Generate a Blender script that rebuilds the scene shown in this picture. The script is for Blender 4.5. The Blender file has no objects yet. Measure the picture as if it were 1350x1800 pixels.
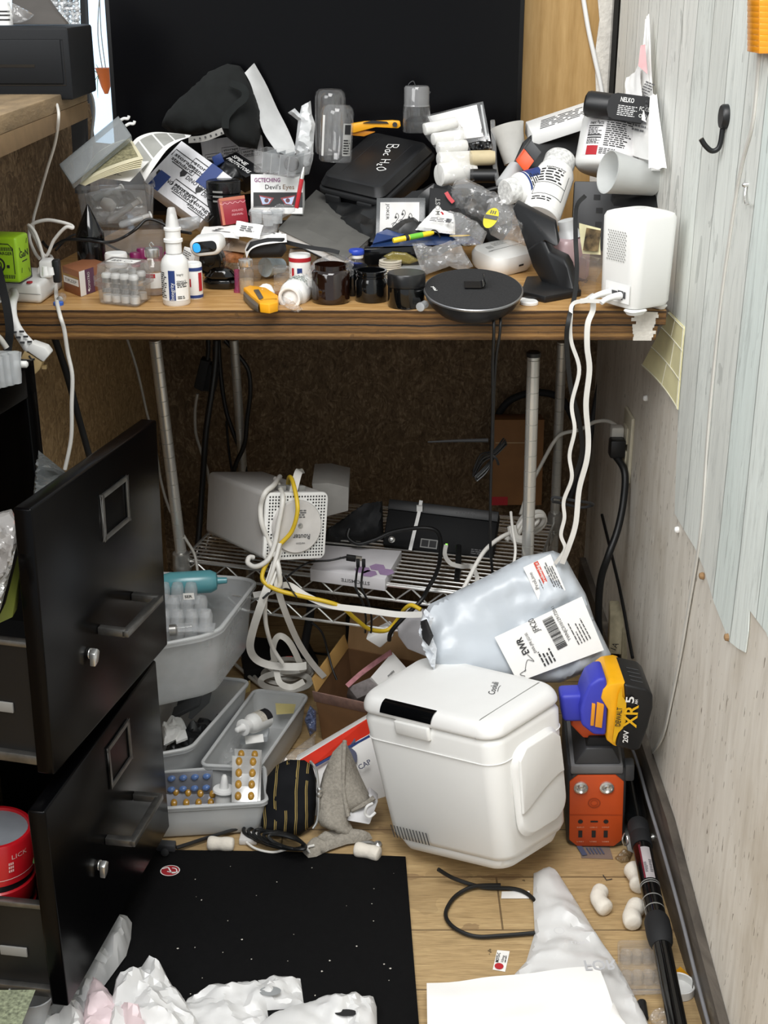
import bpy, bmesh, math, random
from mathutils import Vector, Matrix, Euler, noise
from mathutils.geometry import delaunay_2d_cdt
V = Vector
PI = math.pi
SC = bpy.context.scene
COL = SC.collection
# ---------------------------------------------------------------- camera, light, exposure
FPX = 2300.0                      # focal length in pixels of the 1350x1800 frame
PITCH = math.radians(22)
EYE = V((0,0,1.22))
cam = bpy.data.objects.new('camera', bpy.data.cameras.new('camera'))
COL.objects.link(cam)
cam.location = EYE
cam.rotation_euler = (math.radians(90) - PITCH, 0, 0)
cam.data.sensor_fit = 'HORIZONTAL'
cam.data.sensor_width = 36
cam.data.lens = 36 * FPX / 1350
cam.data.clip_start = .02
SC.camera = cam
SC.cycles.transparent_max_bounces = 32
wd = bpy.data.worlds.new('world')
SC.world = wd
wd.use_nodes = True
wd.node_tree.nodes['Background'].inputs[0].default_value = (.93, .97, 1, 1)
wd.node_tree.nodes['Background'].inputs[1].default_value = .55
def area(name, loc, target, sx, sy, power, color=(1, 1, 1)):
 l = bpy.data.lights.new(name, 'AREA')
 l.shape = 'RECTANGLE'
 l.size = sx
 l.size_y = sy
 l.energy = power
 l.color = color
 o = bpy.data.objects.new(name, l)
 COL.objects.link(o)
 o.location = loc
 o.rotation_euler = (V(target) - V(loc)).to_track_quat('-Z', 'Y').to_euler()
 return o
area('ceiling_lamp', (0, .4, 2.65),(.1, 1.5, .5), 1.1, 1.3, 42, (1, .99, .975))
area('room_lamp', (-1.5, -.2, 2.3),(.4, 1.5, .4), 1.6, 1.3, 36, (1, 1, .99))
SC.view_settings.view_transform = 'Standard'
SC.view_settings.look = 'None'
SC.view_settings.gamma = 1
SC.view_settings.use_curve_mapping = False
SC.view_settings.exposure = .2
# ---------------------------------------------------------------- pixel <-> place helpers
SP, CP = math.sin(PITCH), math.cos(PITCH)
def ray(px, py):
 a = (px - 675) / FPX
 b = (900 - py) / FPX
 return V((a, CP + b * SP, -SP + b * CP))
def W(px, py, y):
 r = ray(px, py)
 return EYE + r * (y / r.y)
def F(px, py, z=0.0):
 r = ray(px, py)
 return EYE + r * ((z - EYE.z) / r.z)
def RX(px, py, x=.415):
 r = ray(px, py)
 return EYE + r * (x / r.x)
DZ = .80                          # desk top height
def D(px, py, z=0.0):
 return F(px, py, DZ + z)
def sc(P):
 """metres per photograph pixel at point P"""
 d = (P.y) * CP - (P.z - EYE.z) * SP
 return d / FPX
# ---------------------------------------------------------------- materials
MATS = {}
def lin(c):
 if isinstance(c, str):
  c = c.lstrip('#')
  c = [int(c[i:i + 2], 16) / 255 for i in (0, 2, 4)]
 return tuple(((x + .055) / 1.055) ** 2.4 if x > .04045 else x / 12.92 for x in c)
def newmat(name):
 m = bpy.data.materials.new(name)
 m.use_nodes = True
 nt = m.node_tree
 for n in list(nt.nodes):
  nt.nodes.remove(n)
 out = nt.nodes.new('ShaderNodeOutputMaterial')
 return m, nt, out
def N(nt, t, **k):
 n = nt.nodes.new(t)
 for a, b in k.items():
  setattr(n, a, b)
 return n
def pm(name, c, rough=.5, metal=0., var=.12, ns=30., bump=0., bs=200., spec=.5, coat=0., sss=0., emit=0., stretch=None):
 """principled surface with procedural colour breakup"""
 if name in MATS:
  return MATS[name]
 m, nt, out = newmat(name)
 L = nt.links.new
 b = N(nt, 'ShaderNodeBsdfPrincipled')
 L(b.outputs[0], out.inputs[0])
 b.inputs['Roughness'].default_value = rough
 b.inputs['Metallic'].default_value = metal
 b.inputs['Specular IOR Level'].default_value = spec
 b.inputs['Coat Weight'].default_value = coat
 c = lin(c)
 tc = N(nt, 'ShaderNodeTexCoord')
 src = tc.outputs['Object']
 if stretch:
  mp = N(nt, 'ShaderNodeMapping')
  mp.inputs['Scale'].default_value = stretch
  L(src, mp.inputs[0])
  src = mp.outputs[0]
 nz = N(nt, 'ShaderNodeTexNoise')
 nz.inputs['Scale'].default_value = ns
 nz.inputs['Detail'].default_value = 4
 L(src, nz.inputs['Vector'])
 r = N(nt, 'ShaderNodeValToRGB')
 r.color_ramp.elements[0].position = .3
 r.color_ramp.elements[1].position = .7
 r.color_ramp.elements[0].color = (*[x * (1 - var) for x in c], 1)
 r.color_ramp.elements[1].color = (*[min(1, x * (1 + var * .6)) for x in c], 1)
 L(nz.outputs['Fac'], r.inputs[0])
 L(r.outputs[0], b.inputs['Base Color'])
 if emit:
  b.inputs['Emission Strength'].default_value = emit
  L(r.outputs[0], b.inputs['Emission Color'])
 if bump:
  n2 = N(nt, 'ShaderNodeTexNoise')
  n2.inputs['Scale'].default_value = bs
  L(src, n2.inputs['Vector'])
  bp = N(nt, 'ShaderNodeBump')
  bp.inputs['Strength'].default_value = bump
  bp.inputs['Distance'].default_value = .002
  L(n2.outputs['Fac'], bp.inputs['Height'])
  L(bp.outputs[0], b.inputs['Normal'])
 MATS[name] = m
 return m
def clear(name, tint='#ffffff', op=.08, body='#ffffff', rough=.12, fres=.9, bump=0., bs=60.):
 """thin see-through plastic: transparent film plus surface gloss and a little milky body"""
 if name in MATS:
  return MATS[name]
 m, nt, out = newmat(name)
 L = nt.links.new
 tr = N(nt, 'ShaderNodeBsdfTransparent')
 tr.inputs[0].default_value = (*lin(tint), 1)
 df = N(nt, 'ShaderNodeBsdfDiffuse')
 df.inputs[0].default_value = (*lin(body), 1)
 gl = N(nt, 'ShaderNodeBsdfAnisotropic')
 gl.inputs['Roughness'].default_value = rough
 lw = N(nt, 'ShaderNodeLayerWeight')
 lw.inputs[0].default_value = .4
 tc = N(nt, 'ShaderNodeTexCoord')
 nz = N(nt, 'ShaderNodeTexNoise')
 nz.inputs['Scale'].default_value = bs
 L(tc.outputs['Object'], nz.inputs['Vector'])
 if bump:
  bp = N(nt, 'ShaderNodeBump')
  bp.inputs['Strength'].default_value = bump
  bp.inputs['Distance'].default_value = .004
  L(nz.outputs['Fac'], bp.inputs['Height'])
  L(bp.outputs[0], gl.inputs['Normal'])
 # milky body, a little uneven
 ml = N(nt, 'ShaderNodeMath', operation='MULTIPLY_ADD')
 ml.inputs[1].default_value = .05
 ml.inputs[2].default_value = op
 L(nz.outputs['Fac'], ml.inputs[0])
 m1 = N(nt, 'ShaderNodeMixShader')
 L(ml.outputs[0], m1.inputs[0])
 L(tr.outputs[0], m1.inputs[1])
 L(df.outputs[0], m1.inputs[2])
 # surface gloss rises towards grazing angles
 pw_ = N(nt, 'ShaderNodeMath', operation='POWER')
 pw_.inputs[1].default_value = 3
 L(lw.outputs['Facing'], pw_.inputs[0])
 m2 = N(nt, 'ShaderNodeMath', operation='MULTIPLY_ADD')
 m2.inputs[1].default_value = fres * .55
 m2.inputs[2].default_value = .06
 m2.use_clamp = True
 L(pw_.outputs[0], m2.inputs[0])
 mx = N(nt, 'ShaderNodeMixShader')
 L(m2.outputs[0], mx.inputs[0])
 L(m1.outputs[0], mx.inputs[1])
 L(gl.outputs[0], mx.inputs[2])
 L(mx.outputs[0], out.inputs[0])
 MATS[name] = m
 return m
# ---------------------------------------------------------------- mesh builder
def basis(A, ref=None):
 """axis A, B towards the viewer side (or ref), C = A x B"""
 A = A.normalized()
 if ref is None:
  ref = V((0,-1,.2))
 B = ref - A * ref.dot(A)
 if B.length < 1e-4:
  B = A.orthogonal()
 B.normalize()
 return A, B, A.cross(B)
def spline(pts, n=8, closed=False):
 P = [V(p) for p in pts]
 out = []
 m = len(P)
 for i in range(m if closed else m - 1):
  if closed:
   a, b, c, d = P[(i - 1) % m], P[i], P[(i + 1) % m], P[(i + 2) % m]
  else:
   a, b, c, d = P[max(i - 1, 0)], P[i], P[i + 1], P[min(i + 2, m - 1)]
  for k in range(n):
   t = k / n
   out.append(.5 * ((2 * b) + (c - a) * t + (2 * a - 5 * b + 4 * c - d) * t * t + (3 * b - a - 3 * c + d) * t ** 3))
 if not closed:
  out.append(P[-1].copy())
 return out
class MB:
 def __init__(s):
  s.v = []
  s.f = []
 def add(s, vs, fs):
  o = len(s.v)
  s.v += [V(v) for v in vs]
  s.f += [tuple(i + o for i in f) for f in fs]
  return s
 def pbox(s, O, U, Vv, Dv):
  O, U, Vv, Dv = V(O), V(U), V(Vv), V(Dv)
  vs = [O, O + U, O + U + Vv, O + Vv]
  vs += [v + Dv for v in vs]
  return s.add(vs, [(0, 1, 2, 3),(7, 6, 5, 4),(0, 4, 5, 1),(1, 5, 6, 2),(2, 6, 7, 3),(3, 7, 4, 0)])
 def box(s, c, size, M=None):
  x, y, z = [a / 2 for a in size]
  c = V(c)
  vs = [V((sx * x, sy * y, sz * z)) + c for sz in (-1, 1) for sx, sy in ((-1, -1),(1, -1),(1,1),(-1, 1))]
  if M is not None:
   vs = [M @ v for v in vs]
  return s.add(vs, [(3, 2, 1, 0),(4, 5, 6, 7),(0, 1, 5, 4),(1, 2, 6, 5),(2, 3, 7, 6),(3, 0, 4, 7)])
 def lathe(s, base, axis, prof, n=28, a0=None, a1=None, sq=1.0, ref=None):
  """prof: (r, h) pairs along the axis; angle 0 looks at the viewer; sq squashes the sideways radius"""
  A, B, C = basis(V(axis), ref)
  base = V(base)
  full = a0 is None
  m = n if full else n + 1
  vs = []
  for r, h in prof:
   for i in range(m):
    t = 2 * PI * i / n if full else a0 + (a1 - a0) * i / n
    vs.append(base + A * h + (B * math.cos(t) + C * math.sin(t) * sq) * max(r, 1e-5))
  fs = []
  for k in range(len(prof) - 1):
   for i in range(n):
    j = (i + 1) % m
    fs.append((k * m + i, k * m + j, (k + 1) * m + j, (k + 1) * m + i))
  if full:
   if prof[0][0] > 1e-4:
    fs.append(tuple(range(m - 1, -1, -1)))
   if prof[-1][0] > 1e-4:
    fs.append(tuple(range((len(prof) - 1) * m, len(prof) * m)))
  return s.add(vs, fs)
 def ring(s, base, axis, ro, ri, h, n=28):
  return s.lathe(base, axis, [(ri, 0), (ro, 0), (ro, h), (ri, h), (ri, 0)], n)
 def tube(s, pts, r, n=8, sm=6, closed=False, taper=None):
  P = spline(pts, sm, closed) if sm > 1 else [V(p) for p in pts]
  m = len(P)
  rings = []
  T = (P[1] - P[0]).normalized()
  U = T.orthogonal().normalized()
  for i in range(m):
   a = P[(i - 1) % m] if (closed or i > 0) else P[i]
   b = P[(i + 1) % m] if (closed or i < m - 1) else P[i]
   t = (b - a)
   t = t.normalized() if t.length > 1e-9 else T
   U = (U - t * U.dot(t))
   U = U.normalized() if U.length > 1e-6 else t.orthogonal().normalized()
   B = t.cross(U)
   rr = r if taper is None else r * taper(i / (m - 1))
   rings.append([P[i] + (U * math.cos(2 * PI * k / n) + B * math.sin(2 * PI * k / n)) * rr for k in range(n)])
   T = t
  vs = [v for g in rings for v in g]
  fs = []
  for i in range(m if closed else m - 1):
   j = (i + 1) % m
   for k in range(n):
    l = (k + 1) % n
    fs.append((i * n + k, i * n + l, j * n + l, j * n + k))
  if not closed:
   fs.append(tuple(range(n - 1, -1, -1)))
   fs.append(tuple(range((m - 1) * n, m * n)))
  return s.add(vs, fs)
 def ribbon(s, pts, w, t=.0012, sm=8, face=None, twist=0.):
  """flat cable: width w lies across the run and faces the given direction"""
  P = spline(pts, sm)
  m = len(P)
  face = V(face) if face is not None else V((0,-1,.35))
  vs = []
  for i in range(m):
   d = (P[min(i + 1, m - 1)] - P[max(i - 1, 0)]).normalized()
   n_ = face - d * face.dot(d)
   n_ = n_.normalized() if n_.length > 1e-5 else d.orthogonal()
   if twist:
    n_ = Matrix.Rotation(twist * i / m, 3, d) @ n_
   sd = d.cross(n_)
   for a, b in ((-1, -1),(1, -1),(1,1),(-1, 1)):
    vs.append(P[i] + sd * a * w / 2 + n_ * b * t / 2)
  fs = [(3, 2, 1, 0), tuple(4 * (m - 1) + k for k in range(4))]
  for i in range(m - 1):
   for k in range(4):
    l = (k + 1) % 4
    fs.append((4 * i + k, 4 * i + l, 4 * i + 4 + l, 4 * i + 4 + k))
  return s.add(vs, fs)
 def prism(s, poly, d):
  poly = [V(p) for p in poly]
  d = V(d)
  n = len(poly)
  fs = [tuple(range(n)), tuple(range(2 * n - 1, n - 1, -1))]
  fs += [(i, (i + 1) % n, n + (i + 1) % n, n + i) for i in range(n)]
  return s.add(poly + [p + d for p in poly], fs)
 def grid(s, fn, nu, nv, t=0.):
  """fn(u,v)->point, u,v in 0..1; t = thickness along the normal"""
  top = [[V(fn(i / nu, j / nv)) for i in range(nu + 1)] for j in range(nv + 1)]
  k = nu + 1
  vs = [p for r in top for p in r]
  fs = [(j * k + i, j * k + i + 1, (j + 1) * k + i + 1, (j + 1) * k + i) for j in range(nv) for i in range(nu)]
  if t:
   o = len(vs)
   for j in range(nv + 1):
    for i in range(nu + 1):
     du = top[j][min(i + 1, nu)] - top[j][max(i - 1, 0)]
     dv = top[min(j + 1, nv)][i] - top[max(j - 1, 0)][i]
     n_ = du.cross(dv)
     n_ = n_.normalized() if n_.length > 1e-12 else V((0,0,1))
     vs.append(top[j][i] - n_ * t)
   fs += [tuple(o + x for x in reversed(f)) for f in fs[:]]
   edge = [i for i in range(nu + 1)] + [j * k + nu for j in range(1, nv + 1)] + [nv * k + i for i in range(nu - 1, -1, -1)] + [j * k for j in range(nv - 1, 0, -1)]
   m = len(edge)
   fs += [(edge[(q + 1) % m], edge[q], o + edge[q], o + edge[(q + 1) % m]) for q in range(m)]
  return s.add(vs, fs)
 def paper(s, A, B, C, Dd, curl=0., t=.0004, nu=8, nv=8, wob=0., seed=0, cu=0.):
  """sheet with corners A B C D (round the edge); curl bows it along v, cu along u"""
  A, B, C, Dd = V(A), V(B), V(C), V(Dd)
  n_ = (B - A).cross(Dd - A).normalized()
  def fn(u, v):
   p = (A * (1 - u) + B * u) * (1 - v) + (Dd * (1 - u) + C * u) * v
   o = curl * 4 * v * (1 - v) + cu * 4 * u * (1 - u)
   if wob:
    o += wob * noise.noise(V((u * 3 + seed, v * 3, seed)))
   return p + n_ * o
  return s.grid(fn, nu, nv, t)
 def pillow(s, outline, nrm, h, hb=None, cell=None, crumple=0., freq=40., seed=1., lift=None, edge=.5, rnd=1.0):
  """closed soft body over a 3D outline: bulges h along nrm and hb behind; crumple adds sharp creases"""
  O = [V(p) for p in outline]
  c = sum(O, V()) / len(O)
  nrm = V(nrm).normalized()
  X = (O[1] - O[0])
  X = (X - nrm * X.dot(nrm)).normalized()
  Y = nrm.cross(X)
  hb = h * .5 if hb is None else hb
  q = [((p - c).dot(X), (p - c).dot(Y)) for p in O]
  off = [(p - c).dot(nrm) for p in O]
  per = []
  m = len(q)
  xs = [a for a, b in q]
  ys = [b for a, b in q]
  wdt = max(max(xs) - min(xs), max(ys) - min(ys))
  cell = cell or wdt / 26
  for i in range(m):
   a, b = V((*q[i], off[i])), V((*q[(i + 1) % m], off[(i + 1) % m]))
   k = max(1, int((b - a).length / cell))
   for t in range(k):
    per.append(a.lerp(b, t / k))
  def dist(x, y):
   best = 9
   for i in range(m):
    ax, ay = q[i]
    bx, by = q[(i + 1) % m]
    dx, dy = bx - ax, by - ay
    L2 = dx * dx + dy * dy or 1e-12
    t = max(0, min(1, ((x - ax) * dx + (y - ay) * dy) / L2))
    e = math.hypot(x - ax - t * dx, y - ay - t * dy)
    best = min(best, e)
   return best
  def inside(x, y):
   r = False
   for i in range(m):
    ax, ay = q[i]
    bx, by = q[(i + 1) % m]
    if (ay > y) != (by > y) and x < (bx - ax) * (y - ay) / (by - ay) + ax:
     r = not r
   return r
  rng = random.Random(int(seed * 97))
  pts = [(p.x, p.y) for p in per]
  inn = []
  ny = int((max(ys) - min(ys)) / cell) + 1
  nx = int((max(xs) - min(xs)) / cell) + 1
  for j in range(ny + 1):
   for i in range(nx + 1):
    x = min(xs) + (i + .5 * (j % 2) + rng.uniform(-.25, .25)) * cell
    y = min(ys) + (j + rng.uniform(-.25, .25)) * cell
    if inside(x, y) and dist(x, y) > cell * .45:
     inn.append((x, y))
  allp = [V(p).to_2d() if len(p) != 2 else V(p) for p in pts + inn]
  npz = len(pts)
  res = delaunay_2d_cdt(allp, [(i, (i + 1) % npz) for i in range(npz)], [], 1, 1e-7)
  vv, ff = res[0], res[2]
  R = max([dist(x, y) for x, y in inn] + [cell])
  def baseoff(x, y):
   a = w = 0
   for p in per[::2]:
    k = 1 / ((p.x - x) ** 2 + (p.y - y) ** 2 + 1e-7)
    a += p.z * k
    w += k
   return a / w
  F0, K0 = [], []
  for p in vv:
   d = dist(p.x, p.y)
   u = min(1, d / (R * edge))
   e = math.sqrt(max(0, 1 - (1 - u) ** 2)) if rnd else u
   if d < cell * .2:
    e = 0
   bo = baseoff(p.x, p.y)
   cr = 0
   if crumple:
    wv_ = noise.noise(V((p.x * freq * .5 + seed * 7, p.y * freq * .5, seed))) * .9
    wl = noise.noise(V((p.x * freq * .3, p.y * freq * .3 + 5, seed)))
    for k, (ang, fk, wk) in enumerate(((.5, .38, .42),(1.75, .55, .3),(2.7, .8, .22),(.95, 1.25, .14),(2.2, 1.9, .08))):
     a_ = ang + seed * 1.3
     q_ = (p.x * math.cos(a_) + p.y * math.sin(a_)) * freq * fk + k * .37 + seed + wv_ * (.5 + .2 * k)
     cr += (abs(q_ - math.floor(q_ + .5)) * 4 - 1) * wk * (.6 + wl)
    cr *= 1.9 * crumple * min(1, d / cell * .5)
   lf = lift(p.x, p.y) if lift else 0
   wp = c + X * p.x + Y * p.y
   F0.append(wp + nrm * (bo + h * e + cr + lf * e))
   K0.append(wp + nrm * (bo - hb * e + (cr * .5 if hb > 0 else 0)))
  o = len(F0)
  bd = {i for i, p in enumerate(vv) if dist(p.x, p.y) < cell * .2}
  mp = lambda i: i if i in bd else i + o
  fr = []
  for f in ff:
   a, b, cc = [vv[i] for i in f[:3]]
   if (b - a).cross(cc - a) < 0:
    f = f[::-1]
   fr.append(tuple(f))
  return s.add(F0 + K0, fr + [tuple(mp(i) for i in reversed(f)) for f in fr])
def _finish(me, bev, seg, smooth, lim=30):
 bm = bmesh.new()
 bm.from_mesh(me)
 bmesh.ops.remove_doubles(bm, verts=bm.verts, dist=1e-6)
 loose = [v for v in bm.verts if not v.link_faces]
 if loose:
  bmesh.ops.delete(bm, geom=loose, context='VERTS')
 bmesh.ops.recalc_face_normals(bm, faces=bm.faces)
 if bev:
  es = [e for e in bm.edges if len(e.link_faces) == 2 and e.calc_face_angle(0) > math.radians(lim)]
  bmesh.ops.bevel(bm, geom=es, offset=bev, segments=seg, profile=.5, affect='EDGES', clamp_overlap=True)
 bm.to_mesh(me)
 bm.free()
 if smooth:
  me.polygons.foreach_set('use_smooth', [True] * len(me.polygons))
  me.set_sharp_from_angle(angle=math.radians(smooth))
 me.update()
def meshobj(name, mb, mat, loc=(0, 0, 0), parent=None, bev=0, seg=2, smooth=40, label=None):
 loc = V(loc)
 me = bpy.data.meshes.new(name)
 me.from_pydata([v - loc for v in mb.v], [], mb.f)
 _finish(me, bev, seg, smooth)
 me.materials.append(mat)
 o = bpy.data.objects.new(name, me)
 COL.objects.link(o)
 if parent is not None:
  o.parent = parent
 else:
  o.location = loc
 if label:
  o['label'] = label
 return o
class Thing:
 """an Empty at the base of a thing; its parts are mesh children"""
 def __init__(s, name, label, cat, loc, group=None):
  s.loc = V(loc)
  s.o = bpy.data.objects.new(name, None)
  COL.objects.link(s.o)
  s.o.empty_display_size = .02
  s.o.location = s.loc
  s.o['label'] = label
  s.o['category'] = cat
  if group:
   s.o['group'] = group
 def part(s, name, mb, mat, bev=0, seg=2, smooth=40, parent=None, label=None):
  return meshobj(name, mb, mat, s.loc, parent or s.o, bev, seg, smooth, label)
def single(name, label, cat, mb, mat, bev=0, seg=2, smooth=40, group=None, kind=None):
 xs = [v.x for v in mb.v]
 ys = [v.y for v in mb.v]
 zs = [v.z for v in mb.v]
 loc = V(((min(xs) + max(xs)) / 2, (min(ys) + max(ys)) / 2, min(zs)))
 o = meshobj(name, mb, mat, loc, None, bev, seg, smooth)
 o['label'] = label
 o['category'] = cat
 if group:
  o['group'] = group
 if kind:
  o['kind'] = kind
 return o
def struct(name, mb, mat, bev=0, smooth=30, parent=None, seg=2):
 o = meshobj(name, mb, mat, (0, 0, 0), parent, bev, seg, smooth)
 if parent is None:
  o['kind'] = 'structure'
 return o
# ---------------------------------------------------------------- printing on faces
def frame(O, U, Vv):
 """face frame: origin O, x along U, y roughly along V, z out of the face"""
 O, U, Vv = V(O), V(U), V(Vv)
 x = U.normalized()
 z = x.cross(Vv).normalized()
 y = z.cross(x)
 M = Matrix.Identity(4)
 for i in range(3):
  M[i][0], M[i][1], M[i][2], M[i][3] = x[i], y[i], z[i], O[i]
 return M
def M_rot(M, deg, at=(0, 0)):
 return M @ Matrix.Translation(V((at[0], at[1], 0))) @ Matrix.Rotation(math.radians(deg), 4, 'Z')
_TXT = {}
def text_mesh(t, bold=False):
 if (t, bold) not in _TXT:
  cu = bpy.data.curves.new('lettering', 'FONT')
  cu.body = t
  cu.size = 1
  cu.resolution_u = 2
  if bold:
   cu.offset = .018
  ob = bpy.data.objects.new('lettering', cu)
  COL.objects.link(ob)
  me = ob.to_mesh()
  vs = [V(v.co) for v in me.vertices]
  fs = [tuple(p.vertices) for p in me.polygons]
  ob.to_mesh_clear()
  bpy.data.objects.remove(ob)
  bpy.data.curves.remove(cu)
  if not vs:
   vs = [V((0,0,0)), V((.1,0,0)), V((0,.1,0))]
   fs = [(0, 1, 2)]
  x0 = min(v.x for v in vs)
  x1 = max(v.x for v in vs)
  _TXT[(t, bold)] = ([v - V((x0, 0, 0)) for v in vs], fs, x1 - x0)
 return _TXT[(t, bold)]
def T(mb, M, t, x, y, h, w=None, rot=0, bold=False, z=.0004, center=False, mirror=False, shear=0.):
 """text at x,y of the face frame; h = capital height; w squeezes to a width"""
 vs, fs, wd_ = text_mesh(t, bold)
 k = h / .69
 kx = (w / wd_) if w else k
 R = Matrix.Rotation(math.radians(rot), 3, 'Z')
 out = []
 for v in vs:
  a = V((((v.x - (wd_ / 2 if center else 0)) * kx + v.y * k * shear) * (-1 if mirror else 1), (v.y - (.345 if center else 0)) * k, 0))
  a = R @ a
  out.append(M @ V((x + a.x, y + a.y, z)))
 mb.add(out, fs)
def rect(mb, M, x, y, w, h, z=.0003, rot=0, t=.00015):
 R = Matrix.Rotation(math.radians(rot), 3, 'Z')
 vs = []
 for zz in (z - t, z):
  for a, b in ((0,0), (w, 0), (w, h),(0, h)):
   p = R @ V((a, b, 0))
   vs.append(M @ V((x + p.x, y + p.y, zz)))
 mb.add(vs, [(3, 2, 1, 0),(4, 5, 6, 7),(0, 1, 5, 4),(1, 2, 6, 5),(2, 3, 7, 6),(3, 0, 4, 7)])
def disc(mb, M, x, y, r, z=.0003, n=20, ry=None, ri=0):
 ry = ry or r
 if ri:
  vs = [M @ V((x + rr * math.cos(2 * PI * i / n), y + rr * ry / r * math.sin(2 * PI * i / n), z)) for rr in (r, ri) for i in range(n)]
  mb.add(vs, [(i, (i + 1) % n, n + (i + 1) % n, n + i) for i in range(n)])
 else:
  mb.add([M @ V((x + r * math.cos(2 * PI * i / n), y + ry * math.sin(2 * PI * i / n), z)) for i in range(n)], [tuple(range(n))])
def poly(mb, M, pts, z=.0003):
 mb.add([M @ V((a, b, z)) for a, b in pts], [tuple(range(len(pts)))])
def stroke(mb, M, pts, w, z=.0004, sm=5):
 P = spline([V((a, b, 0)) for a, b in pts], sm)
 L_, R_ = [], []
 for i, p in enumerate(P):
  d = P[min(i + 1, len(P) - 1)] - P[max(i - 1, 0)]
  d = d.normalized() if d.length > 1e-9 else V((1,0,0))
  n_ = V((-d.y, d.x, 0)) * w / 2
  L_.append(M @ (p + n_ + V((0, 0, z))))
  R_.append(M @ (p - n_ + V((0, 0, z))))
 m = len(P)
 mb.add(L_ + R_, [(i, m + i, m + i + 1, i + 1) for i in range(m - 1)])
def fine(mb, M, x, y, w, h, rows, seed=1, z=.0003, fill=.5, ragged=.25):
 """rows of small illegible print: broken bars"""
 rng = random.Random(seed)
 rh = h / rows
 for r in range(rows):
  a = 0
  end = w * (1 - rng.random() * ragged)
  while a < end:
   b = min(end - a, rh * rng.uniform(1., 3.2))
   rect(mb, M, x + a, y + h - (r + 1) * rh + rh * (1 - fill) / 2, max(b, rh * .3), rh * fill, z, t=.0001)
   a += b + rh * .45
def bars(mb, M, x, y, w, h, seed=1, z=.0004, vertical=False):
 rng = random.Random(seed)
 a = 0
 while a < w:
  b = w * rng.choice((.01, .018, .028))
  if vertical:
   rect(mb, M, x, y + a, h, b, z)
  else:
   rect(mb, M, x + a, y, b, h, z)
  a += b + w * rng.choice((.01, .016, .024))
def wrapT(mb, base, axis, r, t, ang, hgt, h, w=None, rot=0, bold=False, ref=None, dr=.0004):
 """lettering wrapped on a round body"""
 A, B, C = basis(V(axis), ref)
 vs, fs, wd_ = text_mesh(t, bold)
 k = h / .69
 kx = (w / wd_) if w else k
 R = Matrix.Rotation(math.radians(rot), 3, 'Z')
 out = []
 for v in vs:
  p = R @ V(((v.x - wd_ / 2) * kx, (v.y - .345) * k, 0))
  a = ang + p.x / r
  out.append(V(base) + A * (hgt + p.y) + (B * math.cos(a) + C * math.sin(a)) * (r + dr))
 mb.add(out, fs)
def wrapR(mb, base, axis, r, a0, a1, h0, h1, dr=.0003, ref=None, n=None):
 n = n or max(2, int(abs(a1 - a0) / .2) + 1)
 mb.lathe(base, axis, [(r + dr, h0), (r + dr, h1)], n, a0, a1, ref=ref)
def wrapfine(mb, base, axis, r, a0, a1, h0, h1, rows, seed=1, dr=.0006, fill=.5, ref=None):
 rng = random.Random(seed)
 rh = (h1 - h0) / rows
 for q in range(rows):
  a = a0
  end = a0 + (a1 - a0) * rng.uniform(.7, 1)
  while a < end:
   b = min(end - a, rh * rng.uniform(1, 3) / r)
   wrapR(mb, base, axis, r, a, a + b, h1 - (q + 1) * rh + rh * (1 - fill) / 2, h1 - (q + 1) * rh + rh * (1 + fill) / 2, dr, ref, 2)
   a += b + rh * .5 / r
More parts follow.
